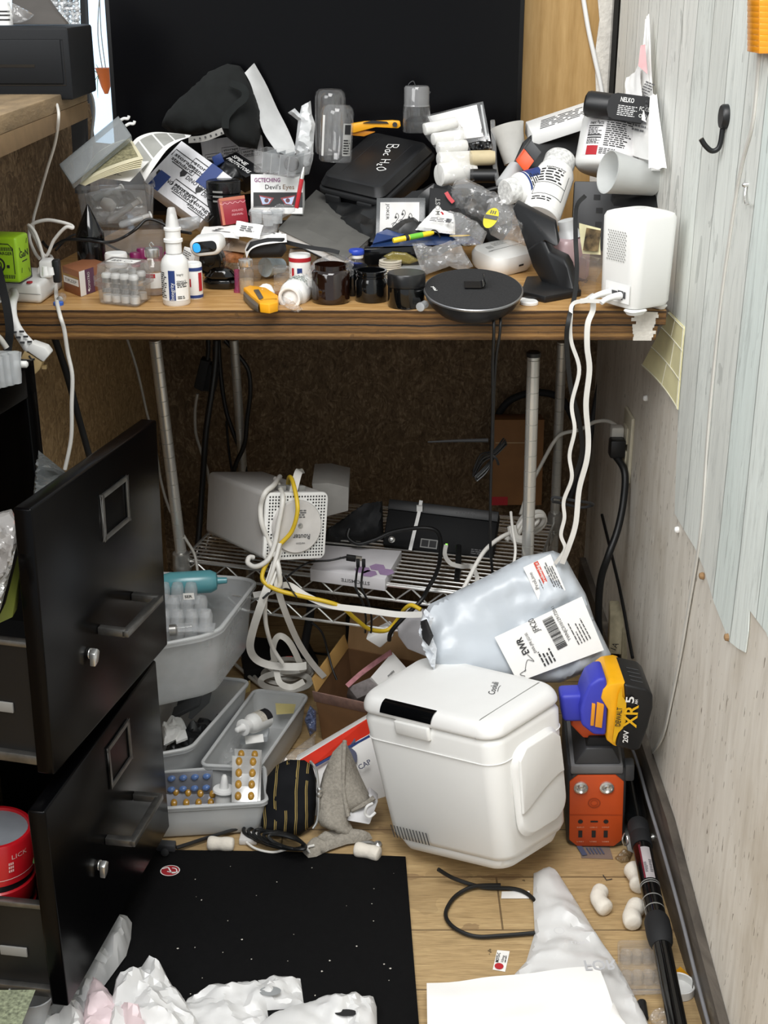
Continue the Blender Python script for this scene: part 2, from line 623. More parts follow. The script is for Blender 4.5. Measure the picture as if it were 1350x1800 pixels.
# ---------------------------------------------------------------- shared shapes
def loop_rr(n=6, r=.15, asp=1.):
 """rounded unit square loop in 0..1 x 0..1"""
 out = []
 rx, ry = (r, r * asp) if asp <= 1 else (r / asp, r)
 for cx, cy, a in ((1 - rx, 1 - ry, 0), (rx, 1 - ry, 90), (rx, ry, 180),(1 - rx, ry, 270)):
  for i in range(n + 1):
   t = math.radians(a + 90 * i / n)
   out.append((cx + rx * math.cos(t), cy + ry * math.sin(t)))
 return out
def tub(mb, rim, h, shrink=.86, t=.0015, lip=.005, r=.16, down=None, lipdrop=.006, dish=0.):
 """open tub: rim = 4 corner points (near-left, near-right, far-right, far-left); returns the mapper"""
 rim = [V(p) for p in rim]
 c = sum(rim, V()) / 4
 n_ = (rim[1] - rim[0]).cross(rim[3] - rim[0]).normalized()
 dn = V(down) if down is not None else -n_
 asp = ((rim[1] - rim[0]).length / (rim[3] - rim[0]).length)
 lp = loop_rr(6, r, asp)
 def m(u, v, k=0., inset=0.):
  s_ = 1 - (1 - shrink) * k
  p = (rim[0] * (1 - u) + rim[1] * u) * (1 - v) + (rim[3] * (1 - u) + rim[2] * u) * v
  d = p - c
  L_ = d.length or 1
  return c + d * s_ * (1 - inset / L_) + dn * h * k
 rows = []
 rows.append([m(u, v, 0, -lip) + dn * lipdrop for u, v in lp])
 rows.append([m(u, v, 0, -lip) for u, v in lp])
 rows.append([m(u, v, 0, t) for u, v in lp])
 for k in (.1, .5, .9):
  rows.append([m(u, v, k, t) for u, v in lp])
 rows.append([m(u, v, 1, t + .004) - dn * t for u, v in lp])
 q = len(lp)
 vs = [p for g in rows for p in g]
 fs = []
 for a in range(len(rows) - 1):
  for i in range(q):
   j = (i + 1) % q
   fs.append((a * q + i, a * q + j, (a + 1) * q + j, (a + 1) * q + i))
 fs.append(tuple((len(rows) - 1) * q + i for i in range(q)))
 # outside wall
 o = len(vs)
 out = [[m(u, v, 0, 0) + dn * lipdrop for u, v in lp], [m(u, v, .5, 0) for u, v in lp], [m(u, v, .93, 0) for u, v in lp], [m(u, v, 1, .004) for u, v in lp]]
 vs += [p for g in out for p in g]
 for a in range(3):
  for i in range(q):
   j = (i + 1) % q
   fs.append((o + a * q + j, o + a * q + i, o + (a + 1) * q + i, o + (a + 1) * q + j))
 fs.append(tuple(o + 3 * q + i for i in range(q - 1, -1, -1)))
 for i in range(q):
  j = (i + 1) % q
  fs.append((i, o + i, o + j, j))
 mb.add(vs, fs)
 return m
def rrbox(mb, M, w, d, h, r=.01, n=5, top=1., bot=1., crown=0.):
 """upright rounded-corner block in frame M (base centre), optional taper"""
 lp = loop_rr(n, 1, 1)
 def L_(k, ww, dd, rr):
  rr = min(rr, ww / 2 - 1e-4, dd / 2 - 1e-4)
  pts = []
  for sx, sy, a in ((1, 1, 0),(-1, 1, 90),(-1, -1, 180),(1, -1, 270)):
   for i in range(n + 1):
    t = math.radians(a + 90 * i / n)
    pts.append(M @ V((sx * (ww / 2 - rr) + rr * math.cos(t), sy * (dd / 2 - rr) + rr * math.sin(t), k)))
  return pts
 e = min(r * .5, h * .3)
 rows = [L_(0, w * bot - 2 * e, d * bot - 2 * e, r), L_(e * .3, w * bot - e * .6, d * bot - e * .6, r), L_(e, w * bot, d * bot, r), L_(h - e, w * top, d * top, r), L_(h - e * .3, w * top - e * .6, d * top - e * .6, r), L_(h, w * top - 2 * e, d * top - 2 * e, r)]
 if crown:
  rows.append(L_(h + crown, w * top * .6, d * top * .6, r))
 q = len(rows[0])
 vs = [p for g in rows for p in g]
 fs = [tuple(range(q - 1, -1, -1)), tuple((len(rows) - 1) * q + i for i in range(q))]
 for a in range(len(rows) - 1):
  for i in range(q):
   j = (i + 1) % q
   fs.append((a * q + i, a * q + j, (a + 1) * q + j, (a + 1) * q + i))
 mb.add(vs, fs)
class Hex:
 """maps a box of the given size onto eight corner points (a slightly irregular solid)"""
 def __init__(s, c8, dims, pre=None):
  s.c = c8
  s.d = dims
  s.pre = pre or Matrix.Identity(4)
 def __matmul__(s, x):
  if isinstance(x, Matrix):
   return Hex(s.c, s.d, s.pre @ x)
  p = s.pre @ x
  u, v, w = [p[i] / s.d[i] + .5 for i in range(3)]
  c = s.c
  lo = (c[0] * (1 - u) + c[1] * u) * (1 - v) + (c[3] * (1 - u) + c[2] * u) * v
  hi = (c[4] * (1 - u) + c[5] * u) * (1 - v) + (c[7] * (1 - u) + c[6] * u) * v
  return lo * (1 - w) + hi * w
def pose(loc, eul):
 return Matrix.Translation(V(loc)) @ Euler(eul).to_matrix().to_4x4()
def P3(t):
 """(px, py, Y) -> point"""
 return W(*t) if not isinstance(t, Vector) else t
def cable(name, label, pts, r, mat, group=None, n=8, sm=8, cat='cable'):
 mb = MB()
 mb.tube([P3(p) for p in pts], r, n, sm)
 return single(name, label, cat, mb, mat, group=group, smooth=60)
def flat(name, label, pts, w, mat, t=.0014, face=None, twist=0, group=None):
 mb = MB()
 mb.ribbon([P3(p) for p in pts], w, t, 8, face, twist)
 return single(name, label, 'cable', mb, mat, group=group, smooth=40)
def facebox(O, U, Vp, th):
 """three corners of the face seen (px,py,Y): lower-left, lower-right, upper-left -> box args and frame"""
 O, U, Vp = P3(O), P3(U), P3(Vp)
 u = U - O
 v = Vp - O
 n_ = u.cross(v).normalized()
 v = v - u * (v.dot(u) / u.length_squared)      # square it up
 return (O, u, v, -n_ * th), frame(O, u, v), u.length, v.length
def curve_px(pts, y):
 return [W(a, b, y) for a, b in pts]
# ================================================================ SETTING
def ramp(nt, src, stops, interp='LINEAR'):
 r = N(nt, 'ShaderNodeValToRGB')
 r.color_ramp.interpolation = interp
 while len(r.color_ramp.elements) < len(stops):
  r.color_ramp.elements.new(.5)
 for e, (p, c) in zip(r.color_ramp.elements, stops):
  e.position = p
  e.color = (*lin(c), 1)
 nt.links.new(src, r.inputs[0])
 return r.outputs[0]
def mathn(nt, op, a, b=None, c=None):
 n = N(nt, 'ShaderNodeMath', operation=op)
 for i, x in enumerate((a, b, c)):
  if x is None:
   continue
  if isinstance(x, (int, float)):
   n.inputs[i].default_value = x
  else:
   nt.links.new(x, n.inputs[i])
 return n.outputs[0]
def mixc(nt, fac, a, b, mode='MIX'):
 n = N(nt, 'ShaderNodeMix', data_type='RGBA', blend_type=mode)
 for sock, x in ((n.inputs[0], fac), (n.inputs[6], a), (n.inputs[7], b)):
  if isinstance(x, (int, float)):
   sock.default_value = x
  elif isinstance(x, str):
   sock.default_value = (*lin(x), 1)
  else:
   nt.links.new(x, sock)
 return n.outputs[2]
def noisen(nt, vec, scale, detail=4, rough=.55, mp=None, dist=0.):
 if mp:
  m_ = N(nt, 'ShaderNodeMapping')
  m_.inputs['Scale'].default_value = mp
  nt.links.new(vec, m_.inputs[0])
  vec = m_.outputs[0]
 n = N(nt, 'ShaderNodeTexNoise')
 n.inputs['Scale'].default_value = scale
 n.inputs['Detail'].default_value = detail
 n.inputs['Roughness'].default_value = rough
 n.inputs['Distortion'].default_value = dist
 nt.links.new(vec, n.inputs['Vector'])
 return n.outputs['Fac']
def surf(name, rough=.6, spec=.4):
 m, nt, out = newmat(name)
 b = N(nt, 'ShaderNodeBsdfPrincipled')
 b.inputs['Roughness'].default_value = rough
 b.inputs['Specular IOR Level'].default_value = spec
 nt.links.new(b.outputs[0], out.inputs[0])
 tc = N(nt, 'ShaderNodeTexCoord')
 return m, nt, b, tc.outputs['Object']
def bumpn(nt, b, h, strength=.4, dist=.002):
 bp = N(nt, 'ShaderNodeBump')
 bp.inputs['Strength'].default_value = strength
 bp.inputs['Distance'].default_value = dist
 nt.links.new(h, bp.inputs['Height'])
 nt.links.new(bp.outputs[0], b.inputs['Normal'])
def m_floor():
 m, nt, b, co = surf('floor_planks', .5)
 sp = N(nt, 'ShaderNodeSeparateXYZ')
 nt.links.new(co, sp.inputs[0])
 y = mathn(nt, 'MULTIPLY', sp.outputs[1], 8.6)
 y = mathn(nt, 'ADD', y, .37)
 row = mathn(nt, 'FLOOR', y)
 fr = mathn(nt, 'FRACT', y)
 xo = mathn(nt, 'MULTIPLY', row, .37)
 xx = mathn(nt, 'ADD', mathn(nt, 'MULTIPLY', sp.outputs[0], 1.15), xo)
 fx = mathn(nt, 'FRACT', xx)
 seam = mathn(nt, 'MINIMUM', fr, mathn(nt, 'SUBTRACT', 1, fr))
 sx = mathn(nt, 'MULTIPLY', mathn(nt, 'MINIMUM', fx, mathn(nt, 'SUBTRACT', 1, fx)), 7)
 se = mathn(nt, 'LESS_THAN', mathn(nt, 'MINIMUM', seam, sx), .011)
 g1 = noisen(nt, co, 9, 8, .65, (1, 9, 1), .6)
 g2 = noisen(nt, co, 30, 5, .6, (1, 22, 1), .3)
 c = ramp(nt, g1, [(.25, '#85704e'),(.5, '#b0946a'),(.72, '#cbb184')])
 c = mixc(nt, .5, c, ramp(nt, g2, [(.3, '#755d3e'),(.6, '#c4a87a')]), 'MIX')
 spots = noisen(nt, co, 60, 3, .5)
 c = mixc(nt, mathn(nt, 'MULTIPLY', mathn(nt, 'GREATER_THAN', spots, .73), .7), c, '#3a2c20')
 big = noisen(nt, co, 5, 3)
 c = mixc(nt, mathn(nt, 'MULTIPLY', mathn(nt, 'GREATER_THAN', big, .62), .25), c, '#7d6748')
 c = mixc(nt, mathn(nt, 'MULTIPLY', se, .75), c, '#4a3826')
 chip = noisen(nt, co, 9, 4, .6, (1, 1.6, 1))
 near = mathn(nt, 'LESS_THAN', seam, mathn(nt, 'MULTIPLY', mathn(nt, 'MAXIMUM', mathn(nt, 'SUBTRACT', chip, .52), 0), .9))
 c = mixc(nt, mathn(nt, 'MULTIPLY', near, .55), c, '#7d6448')
 nt.links.new(c, b.inputs['Base Color'])
 bumpn(nt, b, g2, .15)
 return m
def m_osb(name, a, c_, d):
 m, nt, b, co = surf(name, .8, .2)
 v = N(nt, 'ShaderNodeTexVoronoi')
 v.inputs['Scale'].default_value = 95
 mp = N(nt, 'ShaderNodeMapping')
 mp.inputs['Scale'].default_value = (1, 1, .45)
 nt.links.new(co, mp.inputs[0])
 wn = N(nt, 'ShaderNodeTexNoise')
 wn.inputs['Scale'].default_value = 14
 nt.links.new(co, wn.inputs['Vector'])
 ad = N(nt, 'ShaderNodeMix', data_type='RGBA', blend_type='LINEAR_LIGHT')
 ad.inputs[0].default_value = .12
 nt.links.new(mp.outputs[0], ad.inputs[6])
 nt.links.new(wn.outputs['Color'], ad.inputs[7])
 nt.links.new(ad.outputs[2], v.inputs['Vector'])
 g = noisen(nt, co, 120, 6, .7, (1, 1, .35), 1.6)
 sp = N(nt, 'ShaderNodeSeparateColor')
 nt.links.new(v.outputs['Color'], sp.inputs[0])
 f = mathn(nt, 'ADD', mathn(nt, 'MULTIPLY', sp.outputs[0], .2), mathn(nt, 'MULTIPLY', g, .8))
 c = ramp(nt, f, [(.3, a),(.55, c_),(.8, d)])
 nt.links.new(c, b.inputs['Base Color'])
 bumpn(nt, b, g, .5)
 return m
def m_paper():
 m, nt, b, co = surf('wallpaper_planks', .55)
 sp = N(nt, 'ShaderNodeSeparateXYZ')
 nt.links.new(co, sp.inputs[0])
 wob = mathn(nt, 'MULTIPLY', noisen(nt, co, 3, 3, .5, (1, 1, .6)), .04)
 y = mathn(nt, 'MULTIPLY', mathn(nt, 'ADD', sp.outputs[1], wob), 11.3)
 row = mathn(nt, 'FLOOR', y)
 fr = mathn(nt, 'FRACT', y)
 wn = N(nt, 'ShaderNodeTexWhiteNoise', noise_dimensions='1D')
 nt.links.new(row, wn.inputs['W'])
 base = ramp(nt, wn.outputs['Value'], [(0, '#c4cbc8'),(.22, '#d6d8d5'),(.42, '#b0c2c1'),(.6, '#dddedb'),(.8, '#b4b9b5'),(.95, '#c3d0cf')], 'CONSTANT')
 g = noisen(nt, co, 26, 7, .7, (1, 3.2, .22), 1.2)
 big = noisen(nt, co, 7, 4, .6, (1, 2, .5), 1.5)
 c = mixc(nt, .6, base, ramp(nt, g, [(.32, '#a7aba6'),(.5, '#d0d1cb'),(.68, '#ecebe6')]), 'MULTIPLY')
 c = mixc(nt, mathn(nt, 'MULTIPLY', mathn(nt, 'SUBTRACT', 1, big), .4), c, '#a3a7a3', 'MIX')
 c = mixc(nt, .42, c, '#f4f4f0', 'ADD')
 blot = noisen(nt, co, 16, 6, .75, (1, 2.2, .3), 2.5)
 c = mixc(nt, mathn(nt, 'MULTIPLY', mathn(nt, 'MAXIMUM', mathn(nt, 'SUBTRACT', blot, .52), 0), 2.6), c, '#8b908d')
 kn = noisen(nt, co, 11, 3, .5, (1, 1.6, .5), 2)
 c = mixc(nt, mathn(nt, 'MULTIPLY', mathn(nt, 'GREATER_THAN', kn, .66), .35), c, '#888c88')
 se = mathn(nt, 'LESS_THAN', mathn(nt, 'MINIMUM', fr, mathn(nt, 'SUBTRACT', 1, fr)), .016)
 c = mixc(nt, mathn(nt, 'MULTIPLY', se, .75), c, '#6e706c')
 nt.links.new(c, b.inputs['Base Color'])
 bumpn(nt, b, big, .35, .004)
 return m
def m_cream():
 m, nt, b, co = surf('cream_painted_board', .6)
 g = noisen(nt, co, 20, 6, .65, (1, 2, .25), .8)
 c = ramp(nt, g, [(.3, '#c9c2b6'),(.5, '#dcd6cb'),(.7, '#e6e1d7')])
 st = noisen(nt, co, 3.5, 5, .6)
 c = mixc(nt, mathn(nt, 'MULTIPLY', mathn(nt, 'MAXIMUM', mathn(nt, 'SUBTRACT', st, .5), 0), 2.2), c, '#a8977c')
 pit = noisen(nt, co, 80, 2, .5, (1, 2.6, .5))
 c = mixc(nt, mathn(nt, 'MULTIPLY', mathn(nt, 'GREATER_THAN', pit, .69), .8), c, '#6b5e4c')
 chip = noisen(nt, co, 60, 2, .5, (1, 3, .4), .4)
 c = mixc(nt, mathn(nt, 'MULTIPLY', mathn(nt, 'LESS_THAN', chip, .235), .9), c, '#f6f4ee')
 nt.links.new(c, b.inputs['Base Color'])
 bumpn(nt, b, g, .2)
 return m
def m_desk():
 m, nt, b, co = surf('plywood_worktop', .45, .4)
 ge = N(nt, 'ShaderNodeNewGeometry')
 sn = N(nt, 'ShaderNodeSeparateXYZ')
 nt.links.new(ge.outputs['True Normal'], sn.inputs[0])
 up = mathn(nt, 'GREATER_THAN', sn.outputs[2], .7)
 g = noisen(nt, co, 10, 7, .6, (1.2, 12, 1), 1.)
 top = ramp(nt, g, [(.3, '#946d3d'),(.5, '#b58c55'),(.7, '#c9a471')])
 sp = N(nt, 'ShaderNodeSeparateXYZ')
 nt.links.new(co, sp.inputs[0])
 wob = mathn(nt, 'MULTIPLY', mathn(nt, 'SUBTRACT', noisen(nt, co, 12, 4, .6, (1, 1, 1)), .5), .006)
 z = mathn(nt, 'ADD', mathn(nt, 'ADD', sp.outputs[2], .757), wob)
 lay = N(nt, 'ShaderNodeTexNoise', noise_dimensions='1D')
 lay.inputs['Scale'].default_value = 210
 lay.inputs['Detail'].default_value = 2
 nt.links.new(z, lay.inputs['W'])
 lz = mathn(nt, 'DIVIDE', mathn(nt, 'SUBTRACT', DZ, z), .043)
 ed0 = ramp(nt, lz, [(0, '#8a6437'),(.05, '#1f150b'),(.09, '#54391d'),(.22, '#7c582f'),(.28, '#3c2812'),(.33, '#8f6a3c'),(.45, '#5d4122'),(.50, '#150e07'),(.54, '#5e4324'),(.63, '#a67f49'),(.70, '#3f2a14'),(.76, '#7e5b31'),(.86, '#a88250'),(.93, '#5c4122'),(1, '#8d6839')])
 ed0 = mixc(nt, .55, ed0, ramp(nt, noisen(nt, co, 6, 5, .6, (1, 1, 6)), [(.3, '#2a1c0e'),(.7, '#8a6537')]))
 ed = mixc(nt, .4, ed0, ramp(nt, lay.outputs['Fac'], [(.32, '#33220f'),(.45, '#6b4a27'),(.58, '#8d6636'),(.72, '#b48b52')]))
 fine_ = noisen(nt, co, 40, 5, .7, (1, 1, 14))
 ed = mixc(nt, .5, ed, ramp(nt, fine_, [(.3, '#6d5a45'),(.62, '#f5ead8')]), 'MULTIPLY')
 seam = mathn(nt, 'LESS_THAN', mathn(nt, 'ABSOLUTE', mathn(nt, 'SUBTRACT', z, DZ - .0215)), .0013)
 ed = mixc(nt, seam, ed, '#140d07')
 c = mixc(nt, up, ed, top)
 spot = noisen(nt, co, 45, 3)
 c = mixc(nt, mathn(nt, 'MULTIPLY', mathn(nt, 'GREATER_THAN', spot, .7), .5), c, '#4a341d')
 nt.links.new(c, b.inputs['Base Color'])
 bumpn(nt, b, fine_, .5)
 return m
def m_ply():
 m, nt, b, co = surf('plywood_panel', .5, .3)
 w = N(nt, 'ShaderNodeTexWave', wave_type='BANDS', bands_direction='X')
 w.inputs['Scale'].default_value = 9
 w.inputs['Distortion'].default_value = 5
 w.inputs['Detail'].default_value = 3
 w.inputs['Detail Scale'].default_value = .8
 mp = N(nt, 'ShaderNodeMapping')
 mp.inputs['Scale'].default_value = (1, 1, .16)
 nt.links.new(co, mp.inputs[0])
 nt.links.new(mp.outputs[0], w.inputs['Vector'])
 g = noisen(nt, co, 40, 5, .6, (4, 1, .4))
 c = mixc(nt, .5, ramp(nt, w.outputs['Fac'], [(0, '#a3814f'),(.5, '#b08d59'),(1, '#ba9865')]), ramp(nt, g, [(.3, '#9c7a48'),(.7, '#bd9c69')]))
 nt.links.new(c, b.inputs['Base Color'])
 return m
def m_scuff(name, c1, c2, rough=.5):
 m, nt, b, co = surf(name, rough)
 g = noisen(nt, co, 14, 6, .65, (1, .4, 1.5), 1)
 nt.links.new(ramp(nt, g, [(.35, c1),(.62, c2),(.75, '#8d8678')]), b.inputs['Base Color'])
 return m
M_OSBD = m_osb('shaded_particle_board', '#4d3f30', '#75624c', '#ab9578')  # same board as the side copy, its colour darkened for shade
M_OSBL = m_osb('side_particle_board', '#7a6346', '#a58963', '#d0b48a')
M_CARD = pm('brown_cardboard', '#957550', .8, var=.1, ns=60, stretch=(1, 1, .3))
M_BLACK = pm('black_plastic', '#131416', .42, var=.2)
M_BLKG = pm('black_gloss', '#08090a', .12, var=.2, coat=.3)
M_BLKM = pm('black_matte', '#17181a', .75, var=.2)
M_RUB = pm('black_cable_rubber', '#0f1011', .45, var=.2)
M_WHITE = pm('white_plastic', '#e9e9e6', .38, var=.03, ns=8)
M_WHT2 = pm('white_satin', '#eeeeec', .5, var=.03, ns=12)
M_CABW = pm('white_cable', '#dcdad4', .45, var=.06)
M_CABG = pm('greyed_cable', '#c9c6be', .5, var=.1)
M_PAPER = pm('white_paper', '#f2f1ee', .75, var=.03, ns=15)
M_LABEL = pm('label_paper', '#efeeea', .6, var=.02)
M_INK = pm('black_ink', '#1c1c1e', .6, var=.05)
M_INKG = pm('grey_ink', '#5c5c5e', .6, var=.05)
M_INKW = pm('white_ink', '#e8e8e6', .5, var=.03)
M_CHROME = pm('chrome', '#d6d6d3', .25, .85, var=.06)
M_STEEL = pm('worn_steel', '#b3b2ae', .32, .8, var=.2, ns=60)
M_GREY = pm('grey_plastic', '#8d8d8a', .5, var=.06)
M_DGREY = pm('dark_grey_plastic', '#3a3b3d', .5, var=.08)
M_RED = pm('red_print', '#b21f2a', .5, var=.06)
M_BLUE = pm('blue_print', '#243c78', .5, var=.06)
M_ORANGE = pm('orange_plastic', '#d6541f', .45, var=.05)
M_YEL = pm('yellow_plastic', '#f0a91c', .4, var=.05)
M_CLEAR = clear('clear_plastic', tint='#fbfbfb', op=.035)
M_CLEARB = clear('clear_bag_film', op=.06, rough=.1, fres=1.2, bump=.5, bs=60)
M_FROST = clear('frosted_plastic', tint='#eef0f1', op=.30, body='#e9ecee', rough=.3, fres=.7)
M_FROST2 = clear('milky_plastic', tint='#e6e8e9', op=.66, body='#d9dbdb', rough=.35, fres=.5)
M_GLASS = clear('clear_glass', op=.02, rough=.03, fres=1.1)
# floor and walls
b = MB().box((-.35, 1.25, -.02),(2.2, 2.6, .04))
struct('floor', b, m_floor())
b = MB().box((.425, 1.45, .75),(.02, 2.1, 1.5))
wr = struct('wall_right', b, m_cream())
pw = [RX(*q) for q in ((1350,1112),(1335,1092),(1320,1072),(1318,1110),(1313,1147),(1300,1140),(1285,1128),(1272,1095),(1258,1060),(1240,1000),(1225,965),(1205,932),(1188,902),(1191,820),(1195,720),(1202,640),(1206,590),(1200,568),(1178, 545))]
outl = [V((.4142,.75,1.42)), V((.4142,.75,.42)), V((.4142,1.1,.53))] + [V((.4142, p.y, p.z)) for p in pw] + [V((.4142,2.45,.79)), V((.4142,2.45,1.42))]
b = MB().prism(outl, V((-.0012,0,0)))
struct('wallpaper', b, m_paper(), parent=wr, smooth=0)
# right baseboard (thin, dark and scuffed)
bl = [(1.0, .085),(1.225, .062),(1.4, .088),(1.565, .116),(1.8, .12),(2.46, .125)]
pts = [V((.4145, a, h)) for a, h in bl] + [V((.4145,2.46,0)), V((.4145,1.0,0))]
b = MB().prism(pts, V((-.012,0,0)))
struct('baseboard_right', b, m_scuff('scuffed_grey_baseboard', '#3d3833', '#615a52'))
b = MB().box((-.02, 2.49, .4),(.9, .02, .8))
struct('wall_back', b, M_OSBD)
b = MB().box((-.025, 2.49, 1.15),(.89, .02, .70))
wbu = struct('wall_back_upper', b, m_ply())
M_CHALK = pm('chalky_white_paint', '#d8d3ca', .8, var=.15, ns=80, bump=.6)
lp = [(1.5, .379),(1.42, .381),(1.33, .377),(1.24, .381),(1.2, .376),(1.16, .382),(1.1, .377),(1.04, .383),(.95, .379),(.82, .383)]
b = MB().prism([V((x, 2.4795, z)) for z, x in lp] + [V((.403,2.4795,.82)), V((.403,2.4795,1.5))], V((0,-.003,0)))
struct('painted_edge', b, M_CHALK, parent=wbu)
b = MB().box((.409, 2.47, 1.15),(.012, .022, .7))
struct('trim_1', b, M_BLKG)
# left particle-board wall, angled
def lw(y):
 return -.45 - (2.48 - y) * .142
b = MB().prism([V((lw(2.48), 2.48, 0)), V((lw(.9), .9, 0)), V((lw(.9), .9, .757)), V((lw(2.48), 2.48, .757))], V((-.02,0,0)))
struct('wall_left', b, M_OSBL)
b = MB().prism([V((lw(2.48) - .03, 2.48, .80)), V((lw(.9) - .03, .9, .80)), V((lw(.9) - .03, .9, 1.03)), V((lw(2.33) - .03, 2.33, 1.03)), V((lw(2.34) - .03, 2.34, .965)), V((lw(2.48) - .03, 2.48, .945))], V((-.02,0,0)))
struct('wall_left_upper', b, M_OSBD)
# window seen past the end of the side counter
M_SKYPANE = pm('daylit_window_pane', '#bcd6ee', .3, var=.05, ns=4, emit=.95)
b = MB().box((-.95, 3.3, 1.1),(.95, .01, 1.3))
wn1 = struct('window_1', b, M_SKYPANE)
b = MB().box((-.95, 3.285, .47),(.95, .03, .05)).box((-.95, 3.285, 1.74),(.95, .03, .05))
struct('window_frame', b, M_STEEL, parent=wn1)
p0, p1 = W(141, -10, 2.6), W(152,215,2.6)
b = MB().prism([W(140, -20, 2.75), W(148, -20, 2.75), W(156,160,2.75), W(163,330,2.75), W(150,330,2.75)], V((0,.03,0)))
struct('trim_2', b, M_BLKM)
b = MB().prism([W(124,208,2.13), W(149,200,2.13), W(154,340,2.13), W(132,340,2.13)], V((0,.02,0)))
struct('trim_3', b, M_DGREY)
# worktop
b = MB()
xs0, xs1 = -.545, .392
b.prism([V((xs0, 1.79, .757)), V((xs1 - .012, 1.787, .757)), V((xs1 - .01, 1.787, .778)), V((xs1, 1.785, .779)), V((xs1, 1.785, .8)), V((xs0, 1.79, .8))], V((0,.688,0)))
dk = Thing('worktop', 'thick plywood worktop covered in clutter, built in between the walls', 'worktop', (-.08, 1.79, .757))
dk.part('top', b, m_desk(), bev=.0015, smooth=0)
b = MB()
random.seed(5)
for i in range(9):
 z0 = .7985 - i * .0046
 a = .346 + random.uniform(-.003, .003)
 b.box(((a + .378) / 2 + random.uniform(-.002, .002), 1.7858, z0 - .0022),(.030 + random.uniform(-.004, .004), .0012, .0047))
dk.part('paint_mark', b, M_CHALK, smooth=0, label='rough white paint mark on the edge')
# side counter that carries the cash drawer
b = MB().box((-.85, 1.5, 1.064),(.79, 1.2, .022))
ct = Thing('side_counter', 'raised wooden side counter with worn fascia at upper left', 'counter', (-.85, 1.5, 1.03))
M_CHIP = pm('worn_chipboard', '#8b7658', .8, var=.4, ns=35, bump=.6, stretch=(1, .3, 1))
ct.part('counter_top', b, M_CHIP, bev=.002)
b = MB().box((-.85, 1.5, 1.0405),(.79, 1.2, .025))
ct.part('fascia', b, pm('fascia_card', '#7f6748', .8, var=.12, ns=50), bev=.001)
# ================================================================ UPPER LEFT
def cashdrawer():
 y = 1.93
 k = sc(W(60, 110, y))
 O, R, U = W(-150, 176, y), W(130, 176, y), W(-150, 48, y)
 t = Thing('cash_drawer', 'black metal cash drawer on the side counter', 'cash drawer', (O + R) / 2)
 a, M, w, h = facebox(O, R, U, .16)
 t.part('body', MB().pbox(*a), pm('black_powder_coat', '#141619', .6, var=.08, spec=.25), bev=.004)
 b = MB()
 lp = [(.02, .022), (w - .011, .022), (w - .011, h - .018),(.02, h - .018)]
 b.pbox(M @ V((.02,.022,.0)), M.to_3x3() @ V((w - .032, 0, 0)), M.to_3x3() @ V((0, h - .038, 0)), M.to_3x3() @ V((0,0,.0025)))
 dr = t.part('drawer_front', b, pm('black_drawer_front', '#121417', .6, var=.08, spec=.25), bev=.002)
 b = MB()
 rect(b, M, w - .205, h * .455, .155, .004, .003)
 t.part('slot', b, M_BLKG, parent=dr)
 b = MB()
 stroke(b, M, [(.018, .020), (w - .009, .020), (w - .009, h - .016),(.018, h - .016),(.018, .020)], .0016, .0004, 1)
 t.part('gap', b, M_BLKG)
 for px in (-60, 95):
  b = MB().lathe(W(px, 184, y + .012),(0, 0, 1), [(.009, 0),(.010, .004),(.0095, .008)], 16)
  t.part('foot', b, M_RUB)
cashdrawer()
# bag and bottle on the drawer, slanted screen base behind
y = 1.97
b = MB().lathe(W(10, 44, y),(0, 0, 1), [(.0105, 0),(.0105, .022),(.0085, .026),(.0085, .030)], 20)
t = Thing('small_bottle', 'small white-banded bottle on the cash drawer', 'bottle', W(10, 44, y))
t.part('body', b, M_WHITE)
b = MB()
for h0 in (.006, .012, .017):
 wrapR(b, W(10, 44, y), V((0,0,1)), .0105, -1, 1, h0, h0 + .0022)
t.part('print', b, M_INK)
b = MB().pillow([W(*q, 1.965) for q in ((14,2),(28,8),(48,18),(60,26),(52,34),(36,40),(18,40),(12, 24))], (0, -1, .3), .008, crumple=.006, freq=90, seed=3)
single('plastic_bag', 'small crumpled clear bag on the cash drawer', 'bag', b, M_CLEARB, smooth=20)
b = MB()
b.prism([W(20,43,2.0), W(118,43,2.0), W(98,20,2.03), W(74, -14, 2.06), W(20, -14, 2.06)], V((0,.02,0)))
single('screen_base', 'dark grey sloping stand base behind the cash drawer', 'stand', b, pm('warm_dark_grey', '#4a4642', .6), bev=.002)
b = MB().paper(W(-20, 196, 1.86), W(32,187,1.90), W(14,176,2.02), W(-20, 172, 2.02))
t = Thing('paper_slip', 'white printed slip under the cash drawer', 'paper', W(5,188,1.9))
t.part('sheet', b, M_PAPER)
cable('thin_cable', 'thin white cable hanging from under the cash drawer', [(100,184,1.90),(103,205,1.87),(97,250,1.9),(82,300,1.93),(68,350,1.96),(58,392,1.97),(64,420,1.99)], .0022, M_CABW)
cable('grey_cable', 'grey cable draped over the end of the side counter', [(125,152,2.05),(142,152,2.11),(156,160,2.125),(163,175,2.13),(165,200,2.13),(161,240,2.13),(158,300,2.14)], .0024, pm('grey_cable', '#8a8884', .5))
# foil strip curtain in the gap
b = MB()
rng = random.Random(4)
for sx in (92, 100, 108, 117, 126, 134):
 for i in range(30):
  yy = -12 + i * 9
  if yy > 240 and sx < 120:
   break
  c = W(sx + yy * .055 + rng.uniform(-1, 1), yy, 2.5)
  b.lathe(c - V((0,0,.0055)), (rng.uniform(-.3, .3), rng.uniform(-.3, .3), 1), [(.0005, 0),(.0055, .003),(.006, .0055),(.0045, .009),(.0005, .011)], 8)
single('bead_curtain', 'silvery foil bead curtain hanging beside the window gap', 'curtain', b, pm('foil_beads', '#dfe8ee', .2, .45, var=.6, ns=120), kind='stuff')
